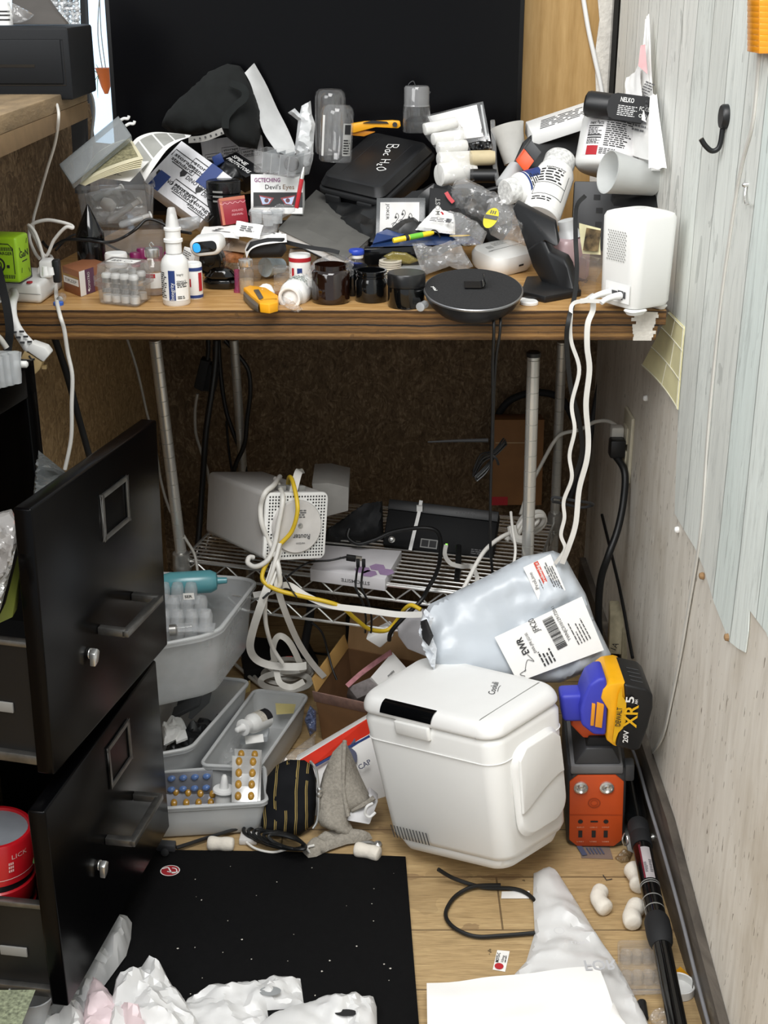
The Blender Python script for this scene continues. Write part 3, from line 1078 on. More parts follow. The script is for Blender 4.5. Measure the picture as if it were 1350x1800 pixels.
# planter outside
pc = W(184,140,2.9)
t = Thing('hanging_planter', 'orange plant pot hanging in the bright window gap', 'planter', W(184,162,2.9))
t.part('pot', MB().lathe(W(187,165,2.9),(0, 0, 1), [(.004, 0),(.010, .015),(.019, .05),(.021, .052),(.018, .05)], 20), pm('terracotta', '#c8682e', .6))
b = MB()
for a_, c_ in (((172,128),(158, 118)), ((173,132),(162, 150)), ((176,124),(168, 112)), ((172,138),(172, 172))):
 b.tube([W(182,124,2.9), W(*a_, 2.89), W(*c_, 2.88)], .0016, 6, 5, taper=lambda t_: 1 - .8 * t_)
t.part('leaves', b, pm('leaf_green', '#5d7d4a', .6))
b = MB()
b.tube([W(186,122,2.9), W(178,60,2.9), W(175, -10, 2.9)], .0012, 6, 4)
b.tube([W(180,122,2.9), W(172,60,2.9), W(175, -10, 2.9)], .0012, 6, 4)
t.part('cord', b, M_GREY)
# television
def tv():
 y = 2.40
 t = Thing('television', 'large dark television standing on edge at the back of the worktop', 'television', (-.12, 2.42, .805))
 bl, br = W(190, 380, y), W(905, 385, y)
 O = V((-.480, y, .83))
 a = [O, V((.722,0,0)), V((0,.012,.48)), V((0,.03,0))]
 t.part('housing', MB().pbox(*a), pm('television_bezel', '#08080a', .4, var=.1, spec=.3), bev=.003)
 M = frame(O, a[1], a[2])
 b = MB()
 rect(b, M, .008, .008, .706, .466, .0006)
 t.part('screen', b, pm('dark_screen', '#08080a', .2, var=.1, ns=3, spec=.15))
 b = MB().box((-.12, 2.43, .8175),(.3, .09, .03))
 t.part('stand', b, M_BLACK, bev=.004)
tv()
cable('conduit', 'slim white cable cover running down the plywood behind the worktop', [(1024, -12, 2.475),(1034,50,2.475),(1046,105,2.475),(1056,150,2.475),(1064,200,2.475)], .0042, M_WHT2)
# things on the right wall
def hook():
 c = RX(1281, 205)
 n_ = V((-1,0,0))
 t = Thing('wall_hook', 'black round magnetic hook on the papered wall', 'hook', c)
 t.part('disc', MB().lathe(c, n_, [(.0125, 0),(.0145, .002),(.0145, .008),(.013, .010)], 28, ref=V((0,0,1))), M_BLACK)
 c0 = c + V((-.006,0,-.012))
 b = MB().tube([c + V((-.006,0,-.010)), c + V((-.007,-.0,-.030)), c + V((-.010,0,-.038)), c + V((-.017,0,-.040)), c + V((-.025,0,-.034)), c + V((-.031,0,-.026))], .0032, 10, 6)
 t.part('hook', b, M_BLACK)
hook()
c = RX(1318, 325)
t = Thing('small_hook', 'small silver cup hook at the right edge of the papered wall', 'hook', c)
t.part('screw', MB().lathe(c, (-1, 0, 0), [(.003, 0),(.003, .006),(.0022, .008),(.0005, .009)], 12), M_CHROME)
t.part('hook', MB().tube([c + V((-.004,0,0)), c + V((-.006,-.006,-.012)), c + V((-.008,-.02,-.018)), c + V((-.009,-.04,-.014))], .0012, 8, 6), M_CHROME)
c = RX(1346, 20)
t = Thing('ribbed_lamp', 'amber ribbed reflector on the wall at the upper right corner', 'reflector', RX(1346, 92))
b = MB()
for i in range(12):
 p = RX(1341, -25 + i * 10)
 b.box(p + V((-.008,-.02,0)),(.016, .05, .007))
t.part('ribs', b, pm('amber_plastic', '#e8951b', .25, var=.1, coat=.4), bev=.001)
b = MB().prism([RX(1338, -30), RX(1338,84), RX(1343,95), RX(1349,84), RX(1352, -30)], V((-.007,0,0)))
t.part('body', b, pm('amber_plastic', '#e8951b', .25), bev=.001)
flat('wall_cable', 'flat pale cable running down the papered wall to the floor', [RX(x_, y_, .4115) for x_, y_ in ((1337, -20),(1336,60),(1330,150),(1322,220),(1306,280),(1294,340),(1282,420),(1268,520),(1255,640),(1244,760),(1236,880),(1228,960),(1208,1080),(1196,1150),(1180,1230),(1166,1290),(1150, 1318))] + [W(1138,1328,1.84), W(1124,1322,1.86), W(1110,1322,1.87)], .0062, pm('painted_cord', '#cfcdc6', .6, var=.08), t=.0024, face=(-1, 0, 0))
cable('floor_cable', 'grey cable lying along the dark baseboard', [V((.3965, y_, z_)) for y_, z_ in ((1.90, .06),(1.8, .085),(1.74, .088),(1.66, .082),(1.55, .078),(1.42, .066),(1.32, .05),(1.22, .038),(1.1, .03))], .0026, pm('dull_grey_cord', '#77777a', .5))
for i, (x_, y_, lab, m_) in enumerate(((1194, 931, 'chipped white plug left in the wall at the wallpaper edge', M_WHT2),(1238, 1012, 'torn brown tape stub on the wall at the wallpaper edge', M_CARD),(1283, 1120, 'brown wall plug below the pointed wallpaper tip', M_CARD),(1138, 700, 'little white screw head on the wall beside the outlet', M_WHT2))):
 c = RX(x_, y_)
 single('wall_anchor', lab, 'wall anchor', MB().lathe(c, (-1, .1, -.1), [(.004, 0),(.005, .002),(.004, .006),(.0015, .007)], 9), m_, smooth=20)
# peeling tile stickers under the worktop edge
def tiles():
 t = Thing('tile_sticker', 'yellowed tile sticker peeling off the wall under the worktop end', 'sticker', RX(1195, 718))
 A, B, C, E_ = RX(1195,720), RX(1207,575), RX(1180,548), RX(1150, 640)
 def g(u, v):
  p = (A * (1 - u) + B * u) * (1 - v) + (E_ * (1 - u) + C * u) * v
  lift = (v ** 2.2) * (1 - u) ** 1.2 * .016
  return V((.4125 - lift - .001, p.y, p.z - lift * .15))
 t.part('sheet', MB().grid(g, 10, 10, .0012), pm('yellowed_vinyl', '#efe8b8', .45, var=.08))
 b = MB()
 for u in (.02, .36, .72, .98):
  b.tube([g(u, v / 8) + V((-.0004,0,0)) for v in range(9)], .0008, 6, 1)
 for i, (u0, u1) in enumerate(((0, .36),(.36, .72),(.72, 1))):
  v = (.5, .38, .55)[i]
  b.tube([g(u0 + (u1 - u0) * k / 4, v) + V((-.0004,0,0)) for k in range(5)], .0007, 6, 1)
 b.tube([g(k / 8, .02) + V((-.0004,0,0)) for k in range(9)], .0008, 6, 1)
 t.part('grout', b, pm('grout_white', '#dedccb', .6))
tiles()
# ================================================================ WORKTOP, LEFT HALF
Z = V((0,0,1))
def px(P, prof):
 k = sc(P)
 return [(r * k, h * k) for r, h in prof]
def gbox(mb, fl, fr, br, h, z=0., top=1.):
 a, b_, c = D(*fl, z), D(*fr, z), D(*br, z)
 return mb.pbox(a, b_ - a, Z * h, c - b_)
def gframe(fl, fr, z=0.):
 a, b_ = D(*fl, z), D(*fr, z)
 return frame(a, b_ - a, Z), (b_ - a).length
def round_thing(name, label, cat, base, axis, parts, group=None):
 """parts: (part name, px profile, material)"""
 t = Thing(name, label, cat, base, group)
 for nm, prof, m in parts:
  t.part(nm, MB().lathe(base, axis, px(base, prof)), m)
 return t
# power strip block, its plugs and leads
t = Thing('power_strip', 'chunky white power strip block at the left end of the worktop', 'power strip', D(20, 532))
b = MB()
gbox(b, (-45, 527),(73,535),(112,506), .029)
t.part('body', b, M_WHITE, bev=.006, seg=3)
M, w = gframe((-45, 527),(73, 535))
b = MB()
rect(b, M, 0, .0135, w, .0008, .0004)
t.part('seam', b, M_GREY)
b = MB().lathe(D(52, 497, .029), Z, px(D(52,497), [(5,0),(5, 2)]), 12)
t.part('switch_light', b, M_RED)
# green charger
t = Thing('charger', 'lime green cube charger standing on the white power strip', 'charger', D(20, 496, .029))
b = MB()
gbox(b, (-32, 496),(37,499),(58,487), .017, .029)
t.part('foot', b, M_BLACK, bev=.002)
b = MB()
gbox(b, (-34, 495),(36,498),(57,486), .061, .046)
M_LIME = pm('lime_plastic', '#93bf1f', .38, var=.05)
t.part('body', b, M_LIME, bev=.004, seg=3)
a0, b0, c0 = D(-34, 495, .046), D(36, 498, .046), D(57, 486, .046)
M = frame(a0, b0 - a0, Z)
w = (b0 - a0).length
b = MB()
stroke(b, M, [(w * .3, .052), (w - .012, .052), (w - .006, .046), (w - .006, .012)], .0012, .0005, 1)
for i in range(8):
 rect(b, M, w * .55 + i * .0025, .043, .0013, .005, .0004, rot=-12)
 rect(b, M, w * .55 + i * .0025, .006, .0013, .005, .0004, rot=-12)
T(b, M, 'CHARGER', w * .42, .0375, .004, .026, bold=True)
disc(b, M, w * .5, .024, .010, .0005, ri=.0075)
disc(b, M, w * .5, .024, .005, .0005, ri=.0035)
rect(b, M, w * .5 + .012, .02, .004, .004, .0005)
M2 = frame(b0, c0 - b0, Z)
w2 = (c0 - b0).length
T(b, M2, 'GaN', w2 * .12, .032, .0085, w2 * .7, bold=True)
rect(b, M2, w2 * .3, .026, w2 * .4, .0014, .0005)
for x_, y_, r_ in ((.15, .046, -60),(.75, .048, 60),(.2, .012, 70),(.75, .014, -60)):
 rect(b, M2, w2 * x_, y_, .007, .0012, .0005, rot=r_)
t.part('print', b, M_INK)
# plug cluster on the strip
t = Thing('plug', 'white double plug pushed into the power strip', 'plug', D(84, 487, .029))
b = MB()
gbox(b, (70,489),(92,489),(99,481), .024, .029)
t.part('body', b, M_WHITE, bev=.003)
b = MB()
b.lathe(D(80, 484, .053), Z, [(.0045, 0),(.0035, .012)], 12).lathe(D(90, 483, .053), Z, [(.0045, 0),(.0035, .010)], 12)
t.part('strain_relief', b, M_WHITE)
t = Thing('black_plug', 'black plug behind the white one on the power strip', 'plug', D(100, 476, .029))
t.part('body', MB().box(D(100, 476, .045),(.010, .014, .032)), M_BLACK, bev=.002)
cable('charging_cable', 'white looped charging cable above the power strip', [(80,482,1.909),(72,470,1.909),(68,480,1.900),(72,495,1.897),(79,500,1.894),(80,480,1.894),(74,445,1.897),(62,410,1.900),(50,396,1.906),(62,420,1.912),(80,450,1.915),(95,422,1.918),(115,400,1.915),(127,401,1.918),(125,396,1.924),(105,390,1.927),(80,387,1.930),(55,396,1.930),(52,420,1.930),(62,445,1.924),(70,455,1.918)], .0026, M_CABW)
cable('drop_cable', 'white cable hanging from the plugs down past the worktop edge', [(84,450,2.02),(90,452,1.98),(96,470,1.95),(98,500,1.90),(100,530,1.82),(106,556,1.765),(113,580,1.765),(119,620,1.77),(127,660,1.77),(126,710,1.77),(125,770,1.77),(114,825,1.77)], .0030, M_CABW)
cable('strip_lead', 'thick white lead leaving the power strip', [(22,512,1.84),(26,518,1.80),(22,535,1.765),(23,556,1.75),(30,575,1.745),(36,585,1.745)], .0058, M_WHT2)
t = Thing('right_angle_plug', 'white and tan angled mains plug hanging off the worktop edge', 'plug', W(60,665,1.745))
b = MB().tube([W(29,576,1.745), W(37,590,1.745), W(46,602,1.745), W(54,612,1.745)], .0085, 12, 5, taper=lambda u: .8 + .35 * u)
t.part('strain_relief', b, M_WHT2)
b = MB()
for i in range(3):
 c_ = W(33 + i * 7, 584 + i * 9, 1.735)
 b.box(c_ + V((-.006,0,0)),(.006, .003, .0022), None)
 b.box(c_ + V((.004,0,.001)),(.006, .003, .0022), None)
t.part('grooves', b, M_DGREY)
b = MB().prism([W(44,615,1.735), W(54,603,1.735), (W(80,612,1.735)), W(88,623,1.735), W(76,637,1.735)], V((0,.022,0)))
t.part('shell', b, M_WHITE, bev=.002)
b = MB().prism([W(43,616,1.737), W(75,636,1.737), W(70,650,1.737), (W(55,665,1.737)), W(47,678,1.737), W(44,650,1.737), W(34,634,1.737)], V((0,.02,0)))
tan = t.part('grip', b, pm('tan_plastic', '#b59c6e', .5), bev=.002, label='tan grip')
b = MB()
for i in range(3):
 b.tube([W(51 - i * 2, 625 + i * 8, 1.736), W(56 - i * 2, 631 + i * 8, 1.736), W(61 - i * 2, 631 + i * 8, 1.736)], .0011, 6, 3)
t.part('slots', b, M_INK, parent=tan)
t.part('pin', MB().box(W(78,645,1.747),(.006, .006, .005)), pm('tan_plastic', '#b59c6e', .5))
flat('black_strap', 'flat black strap hanging at the far left edge beside the power strip', [(-4, 470, 1.75),(3,500,1.735),(12,540,1.72),(17,580,1.715),(14,610,1.715),(10,640,1.71)], .011, M_BLKM)
cable('pale_cable', 'pale lead end poking in at the left edge below the worktop', [(-12, 585, 1.70),(0,595,1.70),(12,612,1.70)], .004, M_CABG)
cable('black_cable', 'black cable curving from behind the cone to the scanner', [(75,425,1.950),(88,436,1.960),(115,422,1.950),(150,422,1.940),(190,426,1.940),(215,418,2.010),(240,402,2.020),(258,386,2.030),(280,390,2.030),(305,404,2.020),(335,410,1.980)], .0024, M_RUB)
cable('black_lead', 'thin black lead looping behind the cone', [(98,440,2.06),(120,418,2.09),(140,412,2.10),(170,420,2.1),(205,438,2.07),(228,448,2.05),(240,462,2.03)], .0018, M_RUB)
# loose vial, blue caps, pack, cone
A_, B_ = D(105, 527, .007), D(117, 512, .008)
t = Thing('tipped_vial', 'small clear glass vial lying beside the power strip', 'vial', D(110, 524))
t.part('glass', MB().lathe(A_, B_ - A_, px(A_, [(7,0),(8.5, 2),(8.5, 20),(5,24),(5, 29)])), M_GLASS)
t.part('stopper', MB().lathe(A_, B_ - A_, px(A_, [(4, -1),(6,0),(6, 3)])), M_STEEL)
b = MB().lathe(D(103,536), Z, px(D(103,536), [(9,0),(9,5),(7, 6)]), 20)
single('bottle_top', 'bright blue vial cap lying by the power strip cable', 'cap', b, pm('bright_blue', '#2d62c4', .4))
t = Thing('carton', 'small brown and purple carton standing by the power strip', 'box', D(145, 516))
b = MB()
gbox(b, (113,511),(142,522),(189,505), .037)
t.part('body', b, pm('carton_brown', '#8d5a3c', .5, var=.08), bev=.0006)
M, w = gframe((113,511),(142, 522))
b = MB()
rect(b, M, w * .05, .014, w * .9, .010, .0005)
t.part('white_band', b, M_LABEL)
b = MB()
rect(b, M, w * .02, .0245, w * .96, .003, .0005)
t.part('gold_band', b, pm('gold_print', '#a98544', .5))
b = MB()
T(b, M, 'TIRZEP', w * .14, .017, .0042, w * .7, z=.0008)
t.part('lettering', b, M_INKG)
a_, c_ = D(142,522), D(189, 505)
M = frame(a_, c_ - a_, Z)
w = (c_ - a_).length
b = MB()
rect(b, M, w * .0, .0005, w * .2, .036, .0005)
t.part('pale_stripe', b, M_LABEL)
b = MB()
rect(b, M, w * .2, .0005, w * .33, .036, .0005)
t.part('purple_stripe', b, pm('purple_print', '#5b3550', .5))
b = MB()
T(b, M, 'SOMATRO', w * .36, .006, .0055, .026, rot=90, z=.0008)
disc(b, M, w * .3, .006, .0022, .0008)
t.part('lettering', b, M_INKW)
t = round_thing('pointed_canister', 'glossy black pointed canister standing behind the brown carton', 'canister', D(165,494), Z, [('body', [(28,0),(28,32),(24.5, 34),(24.5, 80),(24,84),(1.6, 132),(.4, 133)], M_BLKG)])
# bottles on the left
P_ = D(208, 505)
t = round_thing('pill_bottle', 'white pill bottle with plain cap behind the vial rack', 'bottle', P_, Z, [('body', [(21,0),(22,3),(22,26),(19,33),(15,35),(15, 38)], M_WHITE), ('cap', [(19,37),(19.5, 40),(19.5, 58),(18,61),(0, 61.5)], M_WHT2)])
for i, (x_, y_) in enumerate(((240,488),(252,480),(279,478),(300, 486))):
 P_ = D(x_, y_)
 lab = ['purple-capped tube nearest the white pill bottle', 'purple-capped tube behind the big glass vial', 'purple-capped tube behind the spray bottle neck', 'purple-capped tube half hidden by the spray bottle'][i]
 round_thing('sample_tube', lab, 'tube', P_, Z, [('glass', [(7,0),(8,2),(8, 26)], M_GLASS), ('band', [(8.3, 20),(8.3, 25)], pm('crimson_band', '#a01f3c', .4)), ('cap', [(9.5, 26),(9.5, 42),(8, 44)], pm('purple_cap', '#7d1c55', .35))], group='purple-capped tubes')
P_ = D(272, 517)
t = round_thing('injection_vial', 'large clear glass vial with a pull-ring metal cap', 'vial', P_, Z, [('glass', [(19,0),(21,3),(21,46),(17,56),(10,62),(9,66),(11, 68)], M_GLASS), ('crimp_cap', [(12.5, 66),(13,68),(13,79),(11,81),(0, 81.5)], M_CHROME), ('liquid', [(19,2),(19,12),(0, 12.5)], clear('clear_liquid', tint='#eadfd2', op=.12)), ])
b = MB().tube([P_ + Z * .066, P_ + Z * .072 + V((-.003,0,0)), P_ + Z * .075, P_ + Z * .071 + V((.003,0,0))], .0008, 6, 5)
t.part('pull_ring', b, M_CHROME)
b = MB()
wrapR(b, P_, Z, 21 * sc(P_), -.9, 1.0, .012, .034, .0004)
t.part('label', b, M_LABEL)
b = MB()
wrapR(b, P_, Z, 21 * sc(P_), -.8, .3, .027, .033, .0007)
t.part('red_print', b, M_RED)
# clamshell rack with vials
t = Thing('vial_rack', 'clear hinged plastic rack full of vials at the front edge', 'rack', D(215, 540))
fl, fr, br = (171,536),(243,543),(270, 526)
b = MB()
a_, b_, c_ = D(*fl), D(*fr), D(*br)
e_ = a_ + c_ - b_
rim = [p + Z * .033 for p in (a_, b_, c_, e_)]
tub(b, rim, .032, shrink=.94, lip=.004, t=.0008, r=.1)
t.part('base', b, M_CLEAR)
b = MB()
tub(b, [p + Z * .034 for p in (e_, c_, b_, a_)], .024, shrink=.93, lip=.004, t=.0008, r=.1, down=Z)
t.part('lid', b, M_CLEAR)
b = MB()
cx_ = (a_ + b_ + c_ + e_) / 4 + Z * .0585
u_ = (b_ - a_).normalized()
M = frame(cx_ - u_ * .022 - (c_ - b_).normalized() * .012, b_ - a_, c_ - b_)
rect(b, M, 0, 0, .044, .022, .0004)
pl = t.part('label', b, M_LABEL)
b = MB()
disc(b, M, .03, .010, .006, .0006, ri=.005)
fine(b, M, .004, .004, .016, .012, 4, 7, .0006)
t.part('print', b, M_INKG, parent=pl)
# one vial, copied
def make_vial(name, label, base, k, group):
 t = Thing(name, label, 'vial', base, group)
 t.part('glass', MB().lathe(base, Z, [(r * k, h * k) for r, h in [(8.5, 0),(9.3, 2),(9.3, 27),(6,33),(6, 36)]], 18), M_GLASS)
 t.part('powder', MB().lathe(base, Z, [(r * k, h * k) for r, h in [(8, 1.5),(8.6, 3),(8.6, 13),(0, 12)]], 18), pm('white_powder', '#f1f0ec', .9))
 t.part('crimp', MB().lathe(base, Z, [(r * k, h * k) for r, h in [(7.6, 34),(8,35),(8, 42)]], 18), M_STEEL)
 t.part('cap', MB().lathe(base, Z, [(r * k, h * k) for r, h in [(8.4, 42),(8.6, 43),(8.6, 48),(7,50),(0, 50)]], 18), M_WHITE)
 b = MB()
 wrapR(b, base, Z, 9.3 * k, -.9, .9, 18 * k, 26 * k)
 t.part('label', b, pm('printed_vial_label', '#9a9a98', .6, var=.5, ns=400))
 return t
def dup(t, loc, label, group=None):
 r = t.o.copy()
 COL.objects.link(r)
 r.location = loc
 r['label'] = label
 if group:
  r['group'] = group
 for ch in list(t.o.children):
  c = ch.copy()
  COL.objects.link(c)
  c.parent = r
  for g in ch.children:
   d = g.copy()
   COL.objects.link(d)
   d.parent = c
 return r
v0 = None
side = ['left end', 'second from the left', 'third from the left', 'right end']
for row in range(2):
 for i in range(4):
  u = (i + .5) / 4
  vv = .27 + .46 * row
  p = a_ + (b_ - a_) * (.06 + .88 * u) + (c_ - b_) * vv + Z * .002
  lab = 'white-capped vial in the %s row of the clear rack, %s' % (('front', 'back')[row], side[i])
  if v0 is None:
   v0 = make_vial('vial', lab, p, .00082, 'vials in the clear rack')
  else:
   dup(v0, p, lab)
# nasal spray bottle
P_ = D(311, 534)
k = sc(P_)
t = round_thing('spray_bottle', 'white nasal spray bottle with blue-striped label at the worktop front', 'bottle', P_, Z,
    [('body', [(22,0),(24,3),(24,70),(22,78),(16,86),(14,88),(14, 90)], M_WHITE),
                 ('collar', [(14,86),(14,108),(16.5, 109),(16.5, 114),(13.5, 115),(13.5, 128),(15,129),(15,133),(12, 134)], M_WHT2),
                 ('nozzle_cap', [(12,132),(11.5, 138),(7,164),(5.5, 167),(0, 168)], clear('cap_plastic', op=.45, body='#f2f2f0', rough=.3))])
b = MB().lathe(P_, Z, px(P_, [(7,132),(5,150),(2, 156)]))
t.part('nozzle', b, M_WHITE)
b = MB()
wrapR(b, P_, Z, 24 * k, -1.3, 1.2, 10 * k, 64 * k)
lb = t.part('label', b, M_LABEL)
b = MB()
wrapR(b, P_, Z, 24 * k, -.36, .12, 11 * k, 63 * k, .0006)
t.part('blue_stripe', b, M_BLUE, parent=lb)
b = MB()
wrapT(b, P_, Z, 24 * k, 'Integrity', -.12, 27 * k, 6.5 * k, 30 * k, rot=90, dr=.001)
t.part('white_lettering', b, M_INKW, parent=lb)
b = MB()
wrapT(b, P_, Z, 24 * k, 'SEMAGL', .62, 43 * k, 5 * k, 19 * k, dr=.0008)
wrapT(b, P_, Z, 24 * k, 'Integrity', .5, 56 * k, 4 * k, 12 * k, dr=.0008)
wrapfine(b, P_, Z, 24 * k, .25, 1.1, 33 * k, 39 * k, 2, 3, .0008)
wrapfine(b, P_, Z, 24 * k, -1.2, -.5, 14 * k, 60 * k, 13, 4, .0008)
wrapfine(b, P_, Z, 24 * k, .25, .8, 13 * k, 19 * k, 2, 5, .0008)
wrapR(b, P_, Z, 24 * k, .2, 1.1, 39.5 * k, 40.5 * k, .0008)
t.part('print', b, M_INK, parent=lb)
# striped canister
P_ = D(342, 523)
k = sc(P_)
t = round_thing('canister', 'white canister with navy bands right of the spray bottle', 'canister', P_, Z, [('body', [(15,0),(15.5, 2),(15.5, 60),(14,62),(13,60),(0, 59)], M_WHITE)])
b = MB()
for h0, h1 in ((2,7),(49, 55)):
 b.lathe(P_, Z, px(P_, [(15.9, h0),(15.9, h1)]))
t.part('navy_band', b, M_BLUE)
b = MB()
for s_ in (-1, 1):
 M = frame(P_ + V((0,-.0128,.022)), V((1,0,0)), Z)
wrapR(b, P_, Z, 15.5 * k, -.55, -.15, 22 * k, 36 * k, .0006)
wrapR(b, P_, Z, 15.5 * k, .7, 1.2, 14 * k, 46 * k, .0006)
t.part('red_print', b, M_RED)
# small carton, lying jar, scanner, dark case
a = facebox((318,455,1.96),(338,466,1.93),(322,432,1.965), .02)
t = Thing('white_carton', 'tiny white carton wedged behind the spray bottle', 'box', W(330,462,1.95))
t.part('body', MB().pbox(*a[0]), M_PAPER, bev=.0005)
b = MB()
fine(b, a[1], .002, .004, a[2] * .7, a[3] * .6, 4, 3)
t.part('print', b, M_INKG)
c0 = W(366,458,1.93)
ax = V((.25,1,.02))
t = Thing('glass_jar', 'clear jar lying on its side with a black lid facing out', 'jar', V((c0.x, c0.y, DZ)))
t.part('glass', MB().lathe(c0, ax, px(c0, [(27,6),(28,10),(29,70),(24,80),(0, 80)])), M_GLASS)
t.part('lid', MB().lathe(c0, ax, px(c0, [(0,5),(10,5),(12,3),(22,3),(24,0),(27,2),(27, 16)]), ref=Z), M_BLKG)
Ms = pose(W(371,424,1.93),(0.05, -.12, -.12)) @ Matrix.Rotation(PI / 2, 4, 'X')
t = Thing('finger_scanner', 'white clip device with a glowing blue window on the jar', 'device', W(371,432,1.94))
b = MB()
rrbox(b, Ms, .046, .026, .04, .011, 6)
t.part('shell', b, M_WHITE)
b = MB()
rrbox(b, Ms @ Matrix.Translation(V((0,.001,.0395))), .036, .016, .0012, .007, 6)
t.part('window', b, M_BLKG)
b = MB()
rrbox(b, Ms @ Matrix.Translation(V((-.0115,.001,.0407))), .011, .0135, .0004, .005, 6)
t.part('light', b, pm('blue_glow', '#2f9be8', .3, emit=.6))
t = Thing('earbud_case', 'glossy black clamshell case in front of the lying jar', 'case', D(388, 511))
P_ = D(388, 508) + V((0,.012,0))
k = sc(P_)
b = MB()
rrbox(b, Matrix.Translation(P_) @ Matrix.Rotation(-.1, 4, 'Z'), 60 * k, .040, .0145, .014, 7, 1., .94)
t.part('base', b, M_BLKG)
b = MB()
rrbox(b, Matrix.Translation(P_ + Z * .0148) @ Matrix.Rotation(-.1, 4, 'Z'), 58 * k, .038, .013, .016, 7, .74, 1., .002)
t.part('lid', b, M_BLKG)
# vials and small stuff towards the middle
P_ = D(434, 516)
t = round_thing('fluid_vial', 'clear vial with pale fluid beside the yellow cutter', 'vial', P_, Z, [('glass', [(12.5, 0),(13,2),(13,40),(9,46),(8, 50)], M_GLASS), ('fluid', [(12,1),(12,26),(0, 26)], clear('pale_fluid', tint='#f0e6cf', op=.2, body='#e8dcc0')), ('crimp_cap', [(12,49),(12.6, 50),(12.6, 60),(11,61),(0, 61)], M_CHROME)])
b = MB()
tub(b, [W(402,466,1.98), W(462,466,1.96), W(468,455,2.06), (W(408,456,2.08))], .035, shrink=.7, lip=.002, t=.0008, r=.3)
single('clear_tray', 'small clear ribbed tray between the dark case and the vial', 'tray', b, M_CLEAR)
b = MB().lathe(D(418,514), Z, px(D(418,514), [(7,0),(7,5),(5,8),(5,40),(3, 41)]), 16)
single('pink_tube', 'slim clear tube with a pink base beside the dark case', 'tube', b, clear('pink_clear', tint='#e3a6c0', op=.2, body='#c9578d'))
# yellow safety cutter
t = Thing('safety_cutter', 'yellow box cutter lying at the front edge of the worktop', 'cutter', D(460, 545))
zz = .004
pts = [D(*q, zz) for q in ((428,517),(440,513),(468,517),(489,531),(490,539),(476,545),(455,541),(442, 531))]
t.part('body', MB().prism(pts, Z * .010), M_YEL, bev=.002)
pts = [D(*q, .012) for q in ((446,514),(455,513),(463,527),(456, 530))]
t.part('grip_pad', MB().prism(pts, Z * .004), pm('cutter_grey', '#55524d', .4), bev=.0006)
pts = [D(*q, 0) for q in ((456,543),(489,541),(489,549),(474,553),(457, 551))]
t.part('head', MB().prism([p + Z * .001 for p in pts], Z * .013), M_YEL, bev=.0015)
pts = [D(*q, .002) for q in ((429,521),(445,535),(455,544),(454,550),(440,540),(428, 527))]
t.part('blade_guard', MB().prism(pts, Z * .008), pm('cutter_grey', '#55524d', .4), bev=.0006)
b = MB().pillow([D(*q, .006) for q in ((452,511),(462,505),(480,507),(484,516),(478,523),(458, 521))], (0, -.5, 1), .008, crumple=.002, freq=120, seed=2)
single('cotton_wad', 'small white cotton wad behind the yellow cutter', 'cotton', b, pm('cotton', '#f0efec', .95), smooth=60)
P_ = D(497, 522)
t = round_thing('crystal_bottle', 'little faceted glass bottle with amber foot beside the tipped white bottle', 'bottle', P_, Z, [('glass', [(15,6),(15,20),(13,22),(15,24),(15,38),(13,40),(16,42),(16,52),(14, 54)], M_GLASS), ('foot', [(14,0),(15,1),(15,8),(0, 9)], clear('amber_glass_pale', tint='#e8b765', op=.2, body='#c98a2c'))])
a_, b_ = W(466,470,1.99), W(506,466,2.03)
t = Thing('blue_cup', 'pale blue paper cup lying on its side in the middle', 'cup', V((a_.x, a_.y, DZ)))
t.part('body', MB().lathe(a_, b_ - a_, px(a_, [(17,0),(13,42),(0, 42)])), pm('pale_blue_print', '#cfe2ec', .6, var=.15, ns=160))
# open white bottle on its side
a_, b_ = W(508,525,1.815), W(541,497,1.90)
k = sc(a_)
ax = b_ - a_
t = Thing('tipped_bottle', 'open white pill bottle lying with its mouth to the front', 'bottle', V((a_.x, a_.y + .02, DZ)))
t.part('body', MB().lathe(a_, ax, [(r * k, h * k) for r, h in [(17,14),(15,2),(17,0),(20,0),(21,3),(21,7),(19.5, 8),(21,10),(21,13),(20,15),(25,22),(26,28),(26,75),(22,80),(0, 80)]]), M_WHITE)
t.part('cotton', MB().lathe(a_, ax, [(r * k, h * k) for r, h in [(16.5, 12),(10,6),(4,5),(0, 6)]]), pm('cotton', '#f0efec', .95))
b = MB()
wrapR(b, a_, ax, 26 * k, -1.2, 1.2, 32 * k, 68 * k, ref=Z)
lb = t.part('label', b, M_LABEL)
b = MB()
wrapfine(b, a_, ax, 26 * k, -1.1, 1.1, 34 * k, 60 * k, 7, 9, .0006, ref=Z)
t.part('print', b, pm('green_print', '#49675a', .6), parent=lb)
b = MB().pillow([D(*q, .004) for q in ((490,520),(500,522),(520,537),(533,543),(524,547),(505,541),(492, 532))], (0, -.6, 1), .006, crumple=.006, freq=130, seed=6)
single('wrapper_scrap', 'crinkled clear wrapper scrap at the tipped bottle mouth', 'wrapper', b, M_CLEARB, smooth=20)
